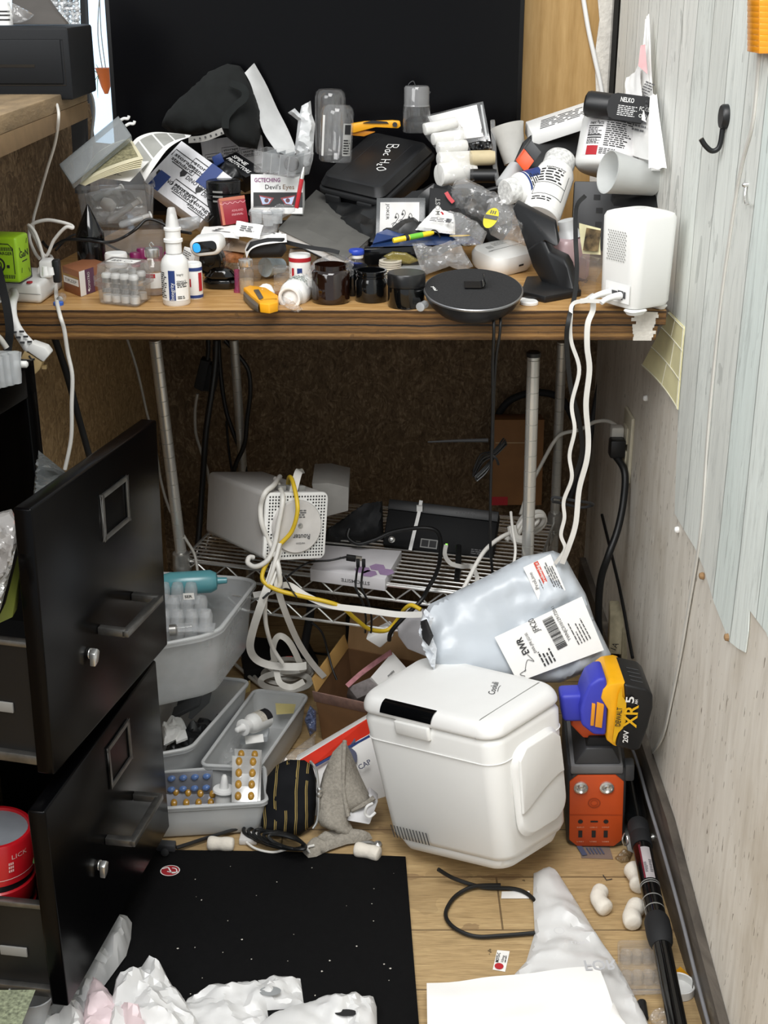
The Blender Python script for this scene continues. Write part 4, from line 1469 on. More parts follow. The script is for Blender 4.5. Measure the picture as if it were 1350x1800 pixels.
# flag print bottle and tissue
P_ = D(528, 500)
k = sc(P_)
t = round_thing('print_bottle', 'white container with red top band and blue print in the middle', 'container', P_, Z, [('body', [(18.5, 0),(19,2),(19,52),(18,54),(0, 54)], M_WHITE)])
b = MB()
b.lathe(P_, Z, px(P_, [(19.4, 42),(19.4, 49)]))
wrapR(b, P_, Z, 19 * k, -.75, -.5, 4 * k, 32 * k, .0006)
t.part('red_print', b, M_RED)
b = MB()
wrapR(b, P_, Z, 19 * k, -.42, .1, 4 * k, 20 * k, .0006)
wrapR(b, P_, Z, 19 * k, -.2, .25, 18 * k, 32 * k, .0006)
t.part('blue_print', b, M_BLUE)
b = MB().pillow([W(*q, 2.04) for q in ((506,452),(510,438),(525,436),(545,440),(562,452),(560,466),(530, 466))], (0, -1, .4), .02, crumple=.012, freq=60, seed=4)
single('tissue', 'crumpled white tissue behind the red-banded container', 'tissue', b, M_PAPER, smooth=25)
# ---------------------------------------------------------------- pile on the left
# stacked clear bins
def bin_(name, label, rim, h, shrink, mat=M_CLEAR):
 t = Thing(name, label, 'bin', sum([V(p) for p in rim], V()) / 4 - Z * h)
 b = MB()
 tub(b, rim, h, shrink=shrink, lip=.003, t=.001, r=.1)
 t.part('body', b, mat)
 return t
zr = .868
bin_('clear_bin', 'lower of two clear plastic bins stacked behind the cone', [F(150, 406, zr), F(290, 403, zr), F(282, 385, zr), F(160, 387, zr)], .066, .95, M_CLEAR)
zr2 = W(132,326,2.05).z
rimq = [F(132, 327, zr2), F(271, 323, zr2), F(262, 300, zr2), F(150, 303, zr2)]
bin_('clear_bin', 'upper clear bin full of syringes stacked behind the cone', rimq, zr2 - .872, .92, M_CLEAR)
# syringes and bits inside the upper bin
for i, (p, q, lab) in enumerate([((185,392,2.08),(246,352,2.12), 'clear syringe slanting across the upper clear bin'), ((205,398,2.06),(266,378,2.08), 'clear syringe at the bottom of the upper clear bin'), ((160,352,2.1),(215,330,2.14), 'clear syringe near the top of the upper clear bin')]):
 a_, b_ = W(*p), W(*q)
 t = Thing('syringe', lab, 'syringe', a_, 'syringes in the upper clear bin')
 L_ = (b_ - a_).length
 t.part('barrel', MB().lathe(a_, b_ - a_, [(.003, .004),(.0055, .008),(.0055, L_ * .75)], 14), M_FROST)
 t.part('plunger', MB().lathe(a_, b_ - a_, [(.004, L_ * .4),(.004, L_ * .95),(.0065, L_ * .95),(.0065, L_)], 14), M_WHITE)
a_ = W(190,360,2.1)
t = Thing('applicator', 'white round-headed applicator in the upper clear bin', 'applicator', a_)
t.part('head', MB().lathe(a_, (1, -.3, -.5), [(0, -.012),(.008, -.010),(.011, 0),(.008, .010),(0, .012)], 18), M_WHT2)
t.part('stem', MB().tube([a_, W(172,345,2.12), W(165,362,2.12)], .004, 8, 5), M_FROST)
b = MB().pillow([W(*q, 2.13) for q in ((150,340),(190,330),(255,335),(262,395),(205,400),(155, 398))], (0, -1, .3), .012, crumple=.012, freq=50, seed=9)
single('packaging', 'crumpled clear packaging filling the upper bin', 'wrapper', b, M_FROST, smooth=20)
# hinged lid leaning open over the bin, with clips
A_, B_, C_, E_ = W(104,289,1.99), W(127,324,1.97), W(231,238,2.03), W(203,205,2.10)
t = Thing('bin_lid', 'clear plastic lid tipped open above the upper bin', 'lid', B_)
u_, v_ = C_ - B_, A_ - B_
n_ = u_.cross(v_).normalized()
b = MB()
b.pbox(B_, u_, v_, -n_ * .002)
for o_, e_ in ((B_, u_), (A_, u_)):
 b.pbox(o_, e_, (v_.normalized() * .0025 if o_ is B_ else -v_.normalized() * .0025), n_ * -.012)
b.pbox(B_, v_, u_.normalized() * .0025, -n_ * .012)
b.pbox(C_, v_, -u_.normalized() * .0025, -n_ * .012)
t.part('panel', b, clear('lid_plastic', tint='#dfe2e3', op=.22, body='#d5d9da', rough=.15))
b = MB()
for x_, y_ in ((216,209),(226, 218)):
 p = W(x_ - 5, y_ + 3, 2.06)
 b.tube([p, p + V((.006,0,.003)), p + V((.012,0,.003)), p + V((.014,0,.007))], .0022, 8, 4)
t.part('clip', b, M_WHT2)
# banknotes fanned on the bin
M_NOTE = pm('banknote_paper', '#d6cfb0', .8, var=.06)
M_NOTEP = pm('banknote_print', '#8b8666', .8, var=.5, ns=260)
for i in range(5):
 dy = i * 2.2
 A_, B_, C_, E_ = W(140 + i * 2, 324 - i * .6, 1.995 - i * .001), W(252 - i * 1.0, 279 + i * 2.6, 2.0 - i * .001), W(229, 243 + i, 2.08), W(172,268,2.07)
 A_, B_, C_, E_ = [p - Z * (.0011 * i) for p in (A_, B_, C_, E_)]
 t = Thing('banknote', ['banknote on top of the fanned stack over the bin', 'second banknote from the top of the fanned stack', 'middle banknote of the fanned stack', 'fourth banknote from the top of the fanned stack', 'bottom banknote of the fanned stack'][i], 'banknote', A_, 'banknotes fanned over the bin')
 t.part('paper', MB().paper(A_, B_, C_, E_, curl=.004, cu=.004, t=.0003), M_NOTE)
 if i == 0:
  def gg(u, v, A_=A_, B_=B_, C_=C_, E_=E_):
   u, v = .05 + .9 * u, .1 + .8 * v
   p = (A_ * (1 - u) + B_ * u) * (1 - v) + (E_ * (1 - u) + C_ * u) * v
   n_ = (B_ - A_).cross(E_ - A_).normalized()
   return p + n_ * (.004 * 4 * v * (1 - v) + .004 * 4 * u * (1 - u) + .0004)
  t.part('print', MB().grid(gg, 8, 8), M_NOTEP)
t = Thing('info_card', 'white printed card under the fanned banknotes', 'card', W(215,318,2.02))
A_, B_, C_, E_ = W(172,312,2.01), W(228,319,2.0), W(262,283,2.05), W(205,285,2.06)
t.part('sheet', MB().paper(A_, B_, C_, E_), M_PAPER)
M = frame(A_, B_ - A_, E_ - A_)
b = MB()
fine(b, M, .02, .012, .03, .02, 6, 4, .001)
t.part('print', b, M_INKG)
# label sheet draped behind
t = Thing('label_sheet', 'curling sheet of grey window labels over the bin', 'label sheet', W(260,300,2.08))
ctl = [(W(226,262,2.07), W(255,318,2.04)), (W(240,243,2.1), W(275,288,2.05)), (W(268,233,2.13), W(295,262,2.06)), (W(300,234,2.15), W(315,248,2.07)), (W(336,238,2.15), (W(333,241,2.08)))]
lo = spline([a for a, _ in ctl], 6)
hi = spline([a for _, a in ctl], 6)
def sg(u, v):
 q = u * (len(lo) - 1)
 i = min(int(q), len(lo) - 2)
 return (lo[i].lerp(lo[i + 1], q - i)).lerp(hi[i].lerp(hi[i + 1], q - i), v)
t.part('sheet', MB().grid(sg, 24, 6, .0004), M_PAPER)
b = MB()
for i in range(4):
 def wgf(u, v, i=i):
  q = .05 + .22 * i + .19 * u
  w_ = .12 + .7 * v
  du = sg(min(q + .01, 1), w_) - sg(q, w_)
  dv = sg(q, min(1, w_ + .01)) - sg(q, w_)
  n_ = du.cross(dv).normalized()
  if n_.z < 0:
   n_ = -n_
  return sg(q, w_) + n_ * .0009
 b.grid(wgf, 5, 4)
t.part('grey_labels', b, pm('grey_label', '#a9a9a3', .4))
# long printed cartons
def storage_box(label, O, U, Vp, th, scale, flip=False):
 a, M, w, h = facebox(O, U, Vp, th)
 t = Thing('storage_carton', label, 'carton', a[0])
 t.part('body', MB().pbox(*a), pm('striped_carton', '#dddde0', .6, var=.10, ns=90, stretch=(1, .1, .1)), bev=.0008)
 b = MB()
 rng = random.Random(3)
 s = scale
 for x_, y_ in ((.07, .62),(.36, .18),(.36, .70),(.68, .62),(.68, .12)):
  T(b, M, 'storage', w * x_, h * y_ + s * 2.0, s * 1.5, s * 10, bold=True)
  T(b, M, 'standard', w * x_, h * y_, s * 1.5, s * 10, bold=True)
  X0, Y0 = w * x_ - s, h * y_ - s * .6
  stroke(b, M, [(X0 + s * 2, Y0), (X0 + s * 12, Y0), (X0 + s * 12, Y0 + s * 3.6)], s * .35, .0005, 1)
  stroke(b, M, [(X0, Y0 + s * 2), (X0, Y0 + s * 5), (X0 + s * 10, Y0 + s * 5)], s * .35, .0005, 1)
 for x_, y_ in ((.05, .2),(.30, .45),(.62, .38)):
  poly(b, M, [(w * x_, h * y_ + s * 3), (w * x_ + s * 2.4, h * y_ + s * 3), (w * x_ + s * 2.4, h * y_ + s * 1.4), (w * x_ + s * 1.2, h * y_), (w * x_, h * y_ + s * 1.4)], .0005)
  T(b, M, 'DINO DEFEND', w * x_ + s * 3.2, h * y_ + s * .7, s * 1.7, s * 13, bold=True)
 t.part('print', b, M_INK)
 return t, M, w, h
t, M, w, h = storage_box('long white storage carton with black lettering tilted behind the bins', (252,318,2.14),(352,392,2.10),(290,226,2.20), .035, .0042)
b = MB()
rect(b, M, w * .55, h * .55, .022, h * .45, .0008)
t.part('blue_band', b, M_BLUE)
b = MB()
rect(b, M, w * .08, 0, .020, h * .35, .0008)
t.part('blue_band', b, M_BLUE)
t, M, w, h = storage_box('white storage carton in shade behind the black packs', (366,345,2.34),(470,330,2.34),(364,246,2.37), .03, .0026)
# black soft cap heap + strap + curved card
def cloth():
 b = MB().pillow([W(x_, y_, yy) for x_, y_, yy in ((284,222,2.31),(292,200,2.33),(318,172,2.35),(345,148,2.36),(368,126,2.37),(400,112,2.37),(422,116,2.37),(436,134,2.36),(447,158,2.35),(458,195,2.34),(460,232,2.33),(452,262,2.3),(420,258,2.29),(398,240,2.28),(388,232,2.28),(345,236,2.28),(310,240,2.29))], (0, -1, .25), .05, .01, crumple=.010, freq=13, seed=5, edge=.8, cell=.007)
 t = Thing('cap', 'black cloth cap slumped against the television screen', 'cap', W(370,250,2.3))
 t.part('crown', b, pm('black_cloth', '#0f1211', .95, var=.25, ns=90), smooth=80)
 b = MB().ribbon([W(405,146,2.29), W(428,156,2.275), W(430,172,2.27), W(412,188,2.26), (W(398,206,2.255)), W(396,226,2.25)], .012, .003, 8, (0, -1, .2))
 t.part('fold_highlight', b, pm('fold_highlight_cloth', '#121615', .95, var=.2, ns=90))  # ribbon stands in for the highlight along a cloth fold
 b = MB().ribbon([W(332,246,2.25), W(360,243,2.24), W(392,230,2.24)], .0105, .002, 6, (0, -1, .3))
 st = t.part('size_strap', b, pm('pale_strap', '#8d8b86', .6))
 b = MB()
 for i in range(6):
  b.lathe(W(342 + i * 9.5, 245.5 - i * 2.3, 2.237),(0, -1, .2), [(.0016, 0),(.0016, .0012)], 10)
 t.part('strap_hole', b, M_INK, parent=st)
cloth()
b = MB()
L1 = [W(430,128,2.345), W(442,150,2.34), W(452,190,2.335), W(462,230,2.32), W(486,266,2.3), W(498,276,2.3)]
L2 = [W(447,111,2.36), W(468,148,2.37), W(487,190,2.36), (W(505,225,2.34)), W(518,256,2.32), W(522,268,2.31)]
L1, L2 = spline(L1, 4), spline(L2, 4)
def cg(u, v):
 q = u * (len(L1) - 1)
 i = min(int(q), len(L1) - 2)
 return L1[i].lerp(L1[i + 1], q - i).lerp(L2[i].lerp(L2[i + 1], q - i), v) + V((0, -.004 * 4 * v * (1 - v), 0))
b.grid(cg, 18, 6, .001)
single('curved_card', 'tall curved grey-white card leaning beside the black cap', 'card', b, pm('grey_card', '#c9cac9', .6))
# black boxed packs
def pack(label, O, U, Vp, th, txt, col='#0d0d10', rot=0):
 a, M, w, h = facebox(O, U, Vp, th)
 t = Thing('black_pack', label, 'pack', a[0], 'black packs in the left pile')
 t.part('body', MB().pbox(*a), pm('black_pack_card', col, .35, var=.1), bev=.0006)
 b = MB()
 T(b, M, 'SPINE', w * .1, h * .58, h * .2, w * .5, bold=True)
 T(b, M, 'PROTECTORS', w * .1, h * .28, h * .2, w * .8, bold=True)
 t.part('lettering', b, M_INKW)
pack('black spine protector pack tilted in front of the shaded carton', (384,280,2.28),(432,312,2.24),(402,258,2.32), .03, 1)
pack('black spine protector pack left of the blue tab', (338,296,2.26),(380,312,2.22),(346,272,2.28), .03, 1)
b = MB().prism([W(372,276,2.23), W(388,268,2.23), W(394,284,2.23), W(378,294,2.23)], V((0,.012,-.004)))
single('blue_tab', 'small blue plastic tab between the black packs', 'tab', b, M_BLUE, bev=.001)
b = MB().pillow([W(*q, 2.22) for q in ((345,318),(358,302),(384,298),(398,282),(416,290),(424,304),(428,318),(400, 330))], (0, -1, .3), .018, crumple=.006, freq=50, seed=8)
t = single('black_bag', 'black branded-looking pouch bunched between carton and red box', 'bag', b, M_BLACK, smooth=30)
P_ = W(396,396,2.13)
t = Thing('smoked_jar', 'dark ribbed canister behind the red box', 'jar', P_)
t.part('body', MB().lathe(P_, Z, px(P_, [(29,0),(30,45),(28,46),(30,48),(30,54),(28,56),(30,58),(30,76),(27,78),(0, 78)])), clear('smoked_plastic', tint='#4d4d4d', op=.5, body='#151618', rough=.2))
b = MB()
for h0 in (44, 52, 60):
 wrapR(b, P_, Z, 30.5 * sc(P_), -.55, .05, h0 * sc(P_), (h0 + 3) * sc(P_))
t.part('highlight_bands', b, M_GREY)
a, M, w, h = facebox((392,396,2.04),(437,390,2.05),(392,348,2.05), .025)
t = Thing('red_box', 'small crimson product box in the left pile', 'box', a[0])
t.part('body', MB().pbox(*a), pm('crimson_card', '#8f1527', .45, var=.1), bev=.0006)
b = MB()
T(b, M, 'ASHLAND', w * .42, h * .45, h * .08, w * .45)
stroke(b, M, [(w * x_ / 10, h * (.78 + .03 * (-1) ** x_)) for x_ in range(0, 11)], h * .02, .0006)
fine(b, M, w * .4, h * .3, w * .45, h * .08, 2, 3, .0006)
t.part('print', b, pm('pale_pink_ink', '#dc9ba0', .6))
b = MB()
rect(b, M, 0, h * .88, w, h * .12, .0004)
rect(b, M, 0, 0, w * .1, h * .9, .0004)
t.part('peach_edge', b, pm('peach_print', '#b8694f', .5))
# white printed box with eyes
a, M, w, h = facebox((441,376,2.09),(532,376,2.09),(437,306,2.11), .06)
t = Thing('printed_box', 'white box printed with glaring eyes in the left pile', 'box', a[0])
t.part('body', MB().pbox(*a), M_WHT2, bev=.0008)
b = MB()
rect(b, M, w * .05, h * .16, w * .95, h * .38, .0004)
t.part('black_panel', b, M_INK)
b = MB()
for x0, s_ in ((.16, 1),(.86, -1)):
 poly(b, M, [(w * x0, h * .47), (w * (x0 + .29 * s_), h * .40), (w * (x0 + .2 * s_), h * .24), (w * (x0 + .06 * s_), h * .22)], .0007)
t.part('red_eye', b, pm('eye_red', '#8d2a2f', .5))
b = MB()
for x0, s_ in ((.18, 1),(.84, -1)):
 poly(b, M, [(w * (x0 - .005 * s_), h * .44), (w * (x0 + .10 * s_), h * .40), (w * (x0 + .22 * s_), h * .375), (w * (x0 + .16 * s_), h * .255), (w * (x0 + .05 * s_), h * .235)], .001)
t.part('pale_eye', b, pm('eye_blue', '#b3c4e2', .5))
b = MB()
for x0, s_ in ((.18, 1),(.84, -1)):
 disc(b, M, w * (x0 + .125 * s_), h * .335, h * .055, .0014, 14)
t.part('iris', b, pm('eye_iris', '#5a2730', .5))
b = MB()
T(b, M, 'GCTECHING', w * .07, h * .80, h * .10, w * .5, bold=True, z=.0008)
t.part('magenta_lettering', b, pm('magenta_print', '#8a3f7c', .5))
b = MB()
T(b, M, "Devil's", w * .28, h * .62, h * .115, w * .3, z=.0008)
T(b, M, 'WITCH//', w * .12, h * 1.06, h * .06, w * .3, z=.0008)
t.part('black_lettering', b, M_INK)
b = MB()
T(b, M, 'Eyes', w * .62, h * .62, h * .115, w * .22, z=.0008)
t.part('brown_lettering', b, pm('brown_print', '#8a6a4c', .5))
# divided organiser on top
t = Thing('organizer_tray', 'clear divided organizer tray sitting on the printed box', 'tray', W(490,306,2.12))
rim = [W(446,264,2.06), W(524,276,2.05), W(552,268,2.14), W(470,258,2.16)]
b = MB()
m_ = tub(b, rim, .033, shrink=.95, lip=.001, t=.0012, r=.06)
t.part('body', b, M_CLEAR)
for i in range(1, 5):
 b = MB()
 u0 = i / 5
 b.pbox(m_(u0 - .006, .02, .05), m_(u0 + .006, .02, .05) - m_(u0 - .006, .02, .05), m_(u0, .02, .95) - m_(u0, .02, .05), m_(u0, .98, .05) - m_(u0, .02, .05))
 t.part('divider', b, M_FROST)
a_ = W(512,288,2.08)
b = MB().lathe(a_, (.1, -1, .1), [(.004, 0),(.011, .001),(.012, .01),(.010, .02)], 18).tube([W(490,272,2.1), W(502,278,2.1), W(512,288,2.09)], .004, 8, 5)
single('dial', 'dark grey dial part lying in the organizer tray', 'dial', b, M_DGREY)
a_, b_ = W(521,366,2.02), W(533,300,2.03)
t = Thing('pencil', 'red pencil with silver ferrule leaning on the printed box', 'pencil', a_)
t.part('shaft', MB().lathe(a_, b_ - a_, [(.0028, 0),(.0033, .001),(.0033, .044)], 8), M_RED)
t.part('ferrule', MB().lathe(a_, b_ - a_, [(.0034, .044),(.0034, .052),(.0025, .056),(.0012, .062)], 10), M_CHROME)
# clear vial tray + wrapper below
t = Thing('clear_insert', 'clear moulded plastic insert in front of the printed box', 'insert', W(465,402,2.03))
b = MB()
tub(b, [W(438,372,2.01), W(492,382,2.0), W(500,366,2.06), W(446,362,2.07)], .03, shrink=.85, lip=.002, t=.001, r=.2)
t.part('tray', b, M_CLEAR)
for x_, y_ in ((452,392),(472,396),(488, 392)):
 t.part('cup', MB().lathe(W(x_, y_, 2.03), Z, [(.008, 0),(.009, .012),(.010, .018),(.012, .019)], 6), M_FROST)
b = MB().pillow([W(*q, 2.04) for q in ((468,372),(490,358),(520,362),(518,372),(495,384),(474, 384))], (0, -1, .5), .010, crumple=.010, freq=80, seed=11)
single('wrapper', 'crinkled clear wrapper in front of the printed box eyes', 'wrapper', b, M_CLEARB, smooth=20)
# paper slips
def slip(name, label, cat, q, seed=1, lines=True, curl=.002, mat=None):
 c_ = [W(*p) for p in q]
 t = Thing(name, label, cat, c_[0])
 t.part('sheet', MB().paper(*c_, curl=curl, wob=.002, seed=seed), mat or M_PAPER)
 if lines:
  M = frame(c_[0], c_[1] - c_[0], c_[3] - c_[0])
  w_, h_ = (c_[1] - c_[0]).length, (c_[3] - c_[0]).length
  b = MB()
  fine(b, M, w_ * .12, h_ * .25, w_ * .6, h_ * .4, 3, seed, curl + .0022)
  t.part('print', b, M_INKG)
 return t
slip('paper_slip', 'white paper slip lying left behind the blue-lit scanner', 'paper', [(352,412,1.98),(420,420,1.96),(424,396,2.04),(360,398,2.06)], 3)
slip('paper_slip', 'upright white note propped below the clear insert', 'paper', [(414,414,1.95),(456,420,1.94),(463,396,1.96),(416,388,1.97)], 5)
slip('paper_slip', 'white slip lying right of the upright note', 'paper', [(448,424,1.96),(496,420,1.96),(494,408,2.0),(454,410,2.02)], 7)
# label roll
t = Thing('label_roll', 'black-cored roll of peptide labels in front of the notebook', 'roll', W(468,450,1.95))
b = MB().pillow([W(*q, 1.95) for q in ((432,440),(440,425),(470,418),(500,418),(504,440),(495,452),(440, 454))], (0, -1, .3), .014, seed=3)
t.part('core', b, M_BLKM)
R1 = [W(433,446,1.93), W(440,432,1.93), W(456,424,1.93), W(480,420,1.93), W(504,418,1.94)]
R2 = [W(430,440,1.96), W(436,426,1.97), W(452,416,1.97), W(478,412,1.97), W(503,411,1.98)]
R1, R2 = spline([p + V((0,0,-.006)) for p in R1], 5), spline(R2, 5)
def rg(u, v):
 q = u * (len(R1) - 1)
 i = min(int(q), len(R1) - 2)
 return R1[i].lerp(R1[i + 1], q - i).lerp(R2[i].lerp(R2[i + 1], q - i), v)
st = t.part('strip', MB().grid(rg, 20, 3, .0005), M_PAPER)
M = frame(rg(.5, .02), rg(.98, .02) - rg(.5, .02), rg(.6, 1) - rg(.6, 0))
b = MB()
T(b, M, 'Peptide Labs', .006, .011, .0035, .022, z=.0012)
fine(b, M, .008, .003, .018, .006, 2, 4, .0012)
t.part('print', b, M_INK, parent=st)
# bag piece with light
b = MB().pillow([W(*q, 2.06) for q in ((300,400),(306,388),(320,383),(345,380),(354,378),(350,400),(330, 410))], (0, -1, .3), .012, crumple=.006, freq=60, seed=13)
single('clear_cup', 'clear plastic scoop lying under the long storage carton', 'scoop', b, M_FROST, smooth=30)
slip('kraft_pouch', 'brown kraft pouch peeking out behind the scanner', 'pouch', [(392,440,1.97),(432,444,1.95),(438,428,2.0),(400,414,2.02)], 9, False, mat=pm('kraft_paper', '#8a7560', .8, var=.2))
slip('copper_pouch', 'copper coloured pouch edge below the kraft pouch', 'pouch', [(392,462,1.96),(426,462,1.95),(430,445,1.96),(394,440,1.97)], 9, False, mat=pm('copper_foil', '#a5683d', .35, .5, var=.4, ns=200))
# ================================================================ WORKTOP, MIDDLE AND RIGHT
# amber jar with film
P_ = D(582, 530)
k = sc(P_)
M_AMB = pm('amber_jar', '#1d0d07', .1, var=.5, ns=14, coat=.5)
t = round_thing('amber_jar', 'dark amber glass jar wrapped in clear film at the top', 'jar', P_, Z, [('glass', [(30,0),(33,3),(33.5, 8),(33.5, 52),(30,57),(28,58),(28,66),(25,66),(25,40),(0, 38)], M_AMB)])
b = MB().pillow([W(*q) for q in ((536,484,1.87),(550,462,1.92),(575,450,1.95),(605,452,1.95),(624,462,1.93),(628,478,1.88),(612,488,1.85),(590,496,1.84),(562,500,1.835),(548,506,1.835),(530,496,1.84),(522,480,1.86))], (0, -.75, .65), .012, .004, crumple=.012, freq=55, seed=21)
single('cling_film', 'crinkled clear film bunched over the amber jar', 'film', b, M_CLEARB, smooth=20)
P_ = D(620, 515)
round_thing('dark_jar', 'dark jar hidden between the amber jar and the open black jar', 'jar', P_, Z, [('glass', [(28,0),(29,3),(29,46),(26,49),(0, 49)], M_BLKG)])
P_ = D(653, 528)
t = round_thing('black_jar', 'open black jar with threaded neck at the worktop front', 'jar', P_, Z, [('glass', [(26,0),(28.5, 3),(28.5, 36),(26,40),(26,43),(27.5, 44),(27.5, 46),(26,47),(26,50),(27.5, 51),(27,54),(24,54),(24,20),(0, 18)], M_BLKG)])
P_ = D(714, 538)
t = round_thing('black_jar', 'black jar with its lid on beside the round charger', 'jar', P_, Z, [('glass', [(30,0),(32.5, 3),(32.5, 36)], M_BLKG), ('lid', [(33,37),(33.5, 39),(33.5, 58),(32,60),(0, 60)], pm('black_lid', '#131314', .3))])
slip('jar_label', 'little white label lying on the lidded black jar', 'label', [(690,486,1.855),(722,494,1.85),(738,484,1.87),(712,480,1.875)], 4)
# small boxes and coins behind the jars
gb = MB()
gbox(gb, (640,484),(668,487),(672,474), .012, .002)
single('chocolate_box', 'small maroon box behind the coin stack', 'box', gb, pm('maroon_card', '#46201f', .5), bev=.0005)
t = Thing('coin_stack', 'short stack of clear-capsuled coins behind the black jars', 'coins', D(686, 490, .012))
P_ = D(686, 487, .008)
k = sc(P_)
coins = []
for i in range(8):
 b = MB().lathe(P_ + Z * (.0033 * i) + V((.0004 * math.sin(i * 2.1), 0, 0)), Z, [(17.5 * k, 0),(20 * k, .0006),(20 * k, .0026),(17.5 * k, .0031),(17 * k, .0024),(0, .0024)], 30)
 o = t.part('coin_capsule', b, pm('coin_capsule', '#c9c3b4', .3, var=.12, ns=50))
 if i == 7:
  b = MB().lathe(P_ + Z * (.0033 * 8 - .0008), Z, [(13 * k, 0),(13 * k, .0006),(0, .0006)], 24)
  t.part('coin', b, pm('silver_coin', '#b9b29c', .35, .6), parent=o)
gb = MB()
gbox(gb, (668,493),(704,494),(704,480), .008, .0)
single('coin_box', 'low pale box under the coin stack', 'box', gb, pm('beige_card', '#b3a58b', .6))
a_, b_ = D(738, 478, .016), D(706, 474, .016)
t = Thing('label_case', 'small clear case with white label beside the coin stack', 'case', D(722, 482))
gb = MB()
gbox(gb, (704,486),(742,490),(748,474), .012, .012)
t.part('case', gb, M_FROST, bev=.001)
M = frame(D(712, 484, .0245), D(738, 487, .0245) - D(712, 484, .0245), V((0,1,0)))
gb = MB()
rect(gb, M, 0, 0, .020, .012, .0006)
t.part('label', gb, M_LABEL)
# blue-capped vial
P_ = D(627, 497)
round_thing('blue_cap_vial', 'clear vial with royal blue cap behind the amber jar', 'vial', P_, Z, [('glass', [(15,0),(15.5, 2),(15.5, 34),(10,42),(10, 46)], M_GLASS), ('crimp', [(11.5, 44),(12,46),(12, 51)], M_WHT2), ('cap', [(13,50),(13.5, 51),(13.5, 57),(12,59),(0, 59)], pm('royal_blue_cap', '#2a48b8', .35))])
a_, b_ = D(738, 540, .006), D(752, 532, .007)
single('clear_tube', 'tiny clear tube lying beside the round charger', 'tube', MB().lathe(a_, b_ - a_, px(a_, [(5,0),(8,1),(8,4),(7,6),(7,22),(4, 23)])), M_FROST)
# round black charger with fabric top, tipped at the edge
def roundcharger():
 c = W(832,508,1.803)
 ax = Matrix.Rotation(math.radians(12), 3, 'X') @ Z
 r = 88 * sc(c)
 base = c - ax * .031
 t = Thing('round_charger', 'round black fabric-topped warming disc tipped over the worktop edge', 'disc', base)
 t.part('body', MB().lathe(base, ax, [(r * .62, 0), (r * .72, .002), (r * .87, .012), (r * .955, .022), (r * .985, .028)], 56), M_BLACK)
 t.part('rim', MB().lathe(base, ax, [(r * .985, .0275), (r, .0285), (r, .0305), (r * .985, .0315), (r * .96, .0315)], 56), pm('brushed_rim', '#8f9092', .3, .8))
 t.part('fabric_top', MB().lathe(base, ax, [(r * .975, .0305), (r * .965, .0322),(0, .0326)], 56), pm('charcoal_fabric', '#1f1f20', .95, var=.4, ns=420))
 A, B, C = basis(ax)
 M = Matrix.Identity(4)
 o = base + ax * .0328
 for i in range(3):
  M[i][0], M[i][1], M[i][2], M[i][3] = C[i], -B[i], ax[i], o[i]
 b = MB()
 T(b, M, 'ytial', -.058, .004, .0042, .015, rot=-75, bold=True)
 t.part('lettering', b, M_INKW)
 def fg(u, v):
  q = max(0, u - .6) / .4 * PI * .75
  return M @ V((-.0125 + .036 * min(u, .6) + .0075 * math.sin(q), .017 - .022 * v, .0012 + .0075 * (1 - math.cos(q))))
 b = MB().grid(fg, 16, 4, .001)
 t.part('flap', b, M_BLKG)
roundcharger()
cable('charger_cable', 'thin black cable hanging from under the tipped disc', [(868,548,1.79),(868,562,1.766),(868,590,1.76),(866,640,1.77),(866,720,1.80),(864,800,1.84),(862,880,1.87),(862,960,1.88),(866,1010,1.88)], .0022, M_RUB)
cable('charger_cable', 'second thin black cable hanging beside the first under the disc', [(878,550,1.79),(880,564,1.766),(878,590,1.762),(872,630,1.77),(868,700,1.80),(866,790,1.84)], .0020, M_RUB)
# label printer
Mp = pose(D(882, 478) + V((0,.012,.004)), (math.radians(9), math.radians(-4), math.radians(38)))
t = Thing('label_printer', 'white rounded label printer lying between the disc and the phone stand', 'printer', D(884, 490))
b = MB()
rrbox(b, Mp, .090, .080, .034, .024, 8, .97, .95, .002)
t.part('body', b, M_WHITE)
b = MB()
M = Mp @ Matrix.Translation(V((0,0,.0346)))
stroke(b, M, [(-.036, -.006),(.036, -.006)], .0011, .0015, 1)
t.part('paper_slot', b, M_DGREY)
b = MB()
fine(b, M, -.012, .006, .026, .012, 5, 3, .0018)
rect(b, M, -.028, .002, .011, .009, .0017)
t.part('print', b, pm('light_grey_ink', '#b9b9b6', .6))
b = MB()
Mf = Mp @ Matrix.Translation(V((.004,-.0398,.017))) @ Matrix.Rotation(PI / 2, 4, 'X')
rect(b, Mf, -.006, -.0014, .010, .003, .0008)
t.part('port', b, M_INK)
# phone stand seen from behind
t = Thing('phone_stand', 'black folding phone stand with its back to the front', 'stand', D(955, 525))
b = MB()
gbox(b, (921,522),(962,532),(1022,518), .010)
a_, b_, c_, e_ = D(915,523), D(958,533), D(1022,521), D(978, 494)
b = MB().prism([a_, b_, c_, e_, D(925, 497)], Z * .010)
t.part('base', b, M_BLACK, bev=.002)
b = MB().prism([W(*q) for q in ((901,366,2.02),(908,357,2.02),(975,393,1.95),(982,430,1.93),(975,434,1.93),(958,424,1.94),(945,434,1.95),(928,444,1.96))], V((.004,.012,.004)))
bp = t.part('back_plate', b, M_BLACK, bev=.002)
b = MB().prism([W(*q) for q in ((926,440,1.96),(948,424,1.945),(958,424,1.94),(966,444,1.93),(992,456,1.91),(1000,470,1.90),(1012,518,1.87),(990,522,1.88),(952,496,1.93),(936,470,1.95))], V((.010,.022,.004)))
t.part('neck', b, M_BLACK, bev=.003)
b = MB()
M = frame(W(938,392,1.958), W(975,420,1.925) - W(938,392,1.958), Z)
for i in range(4):
 disc(b, M, .004 + .005 * i, .004 - .0015 * i, .0022, .0028, 12, ri=.0012)
t.part('embossed_logo', b, M_DGREY, parent=bp)
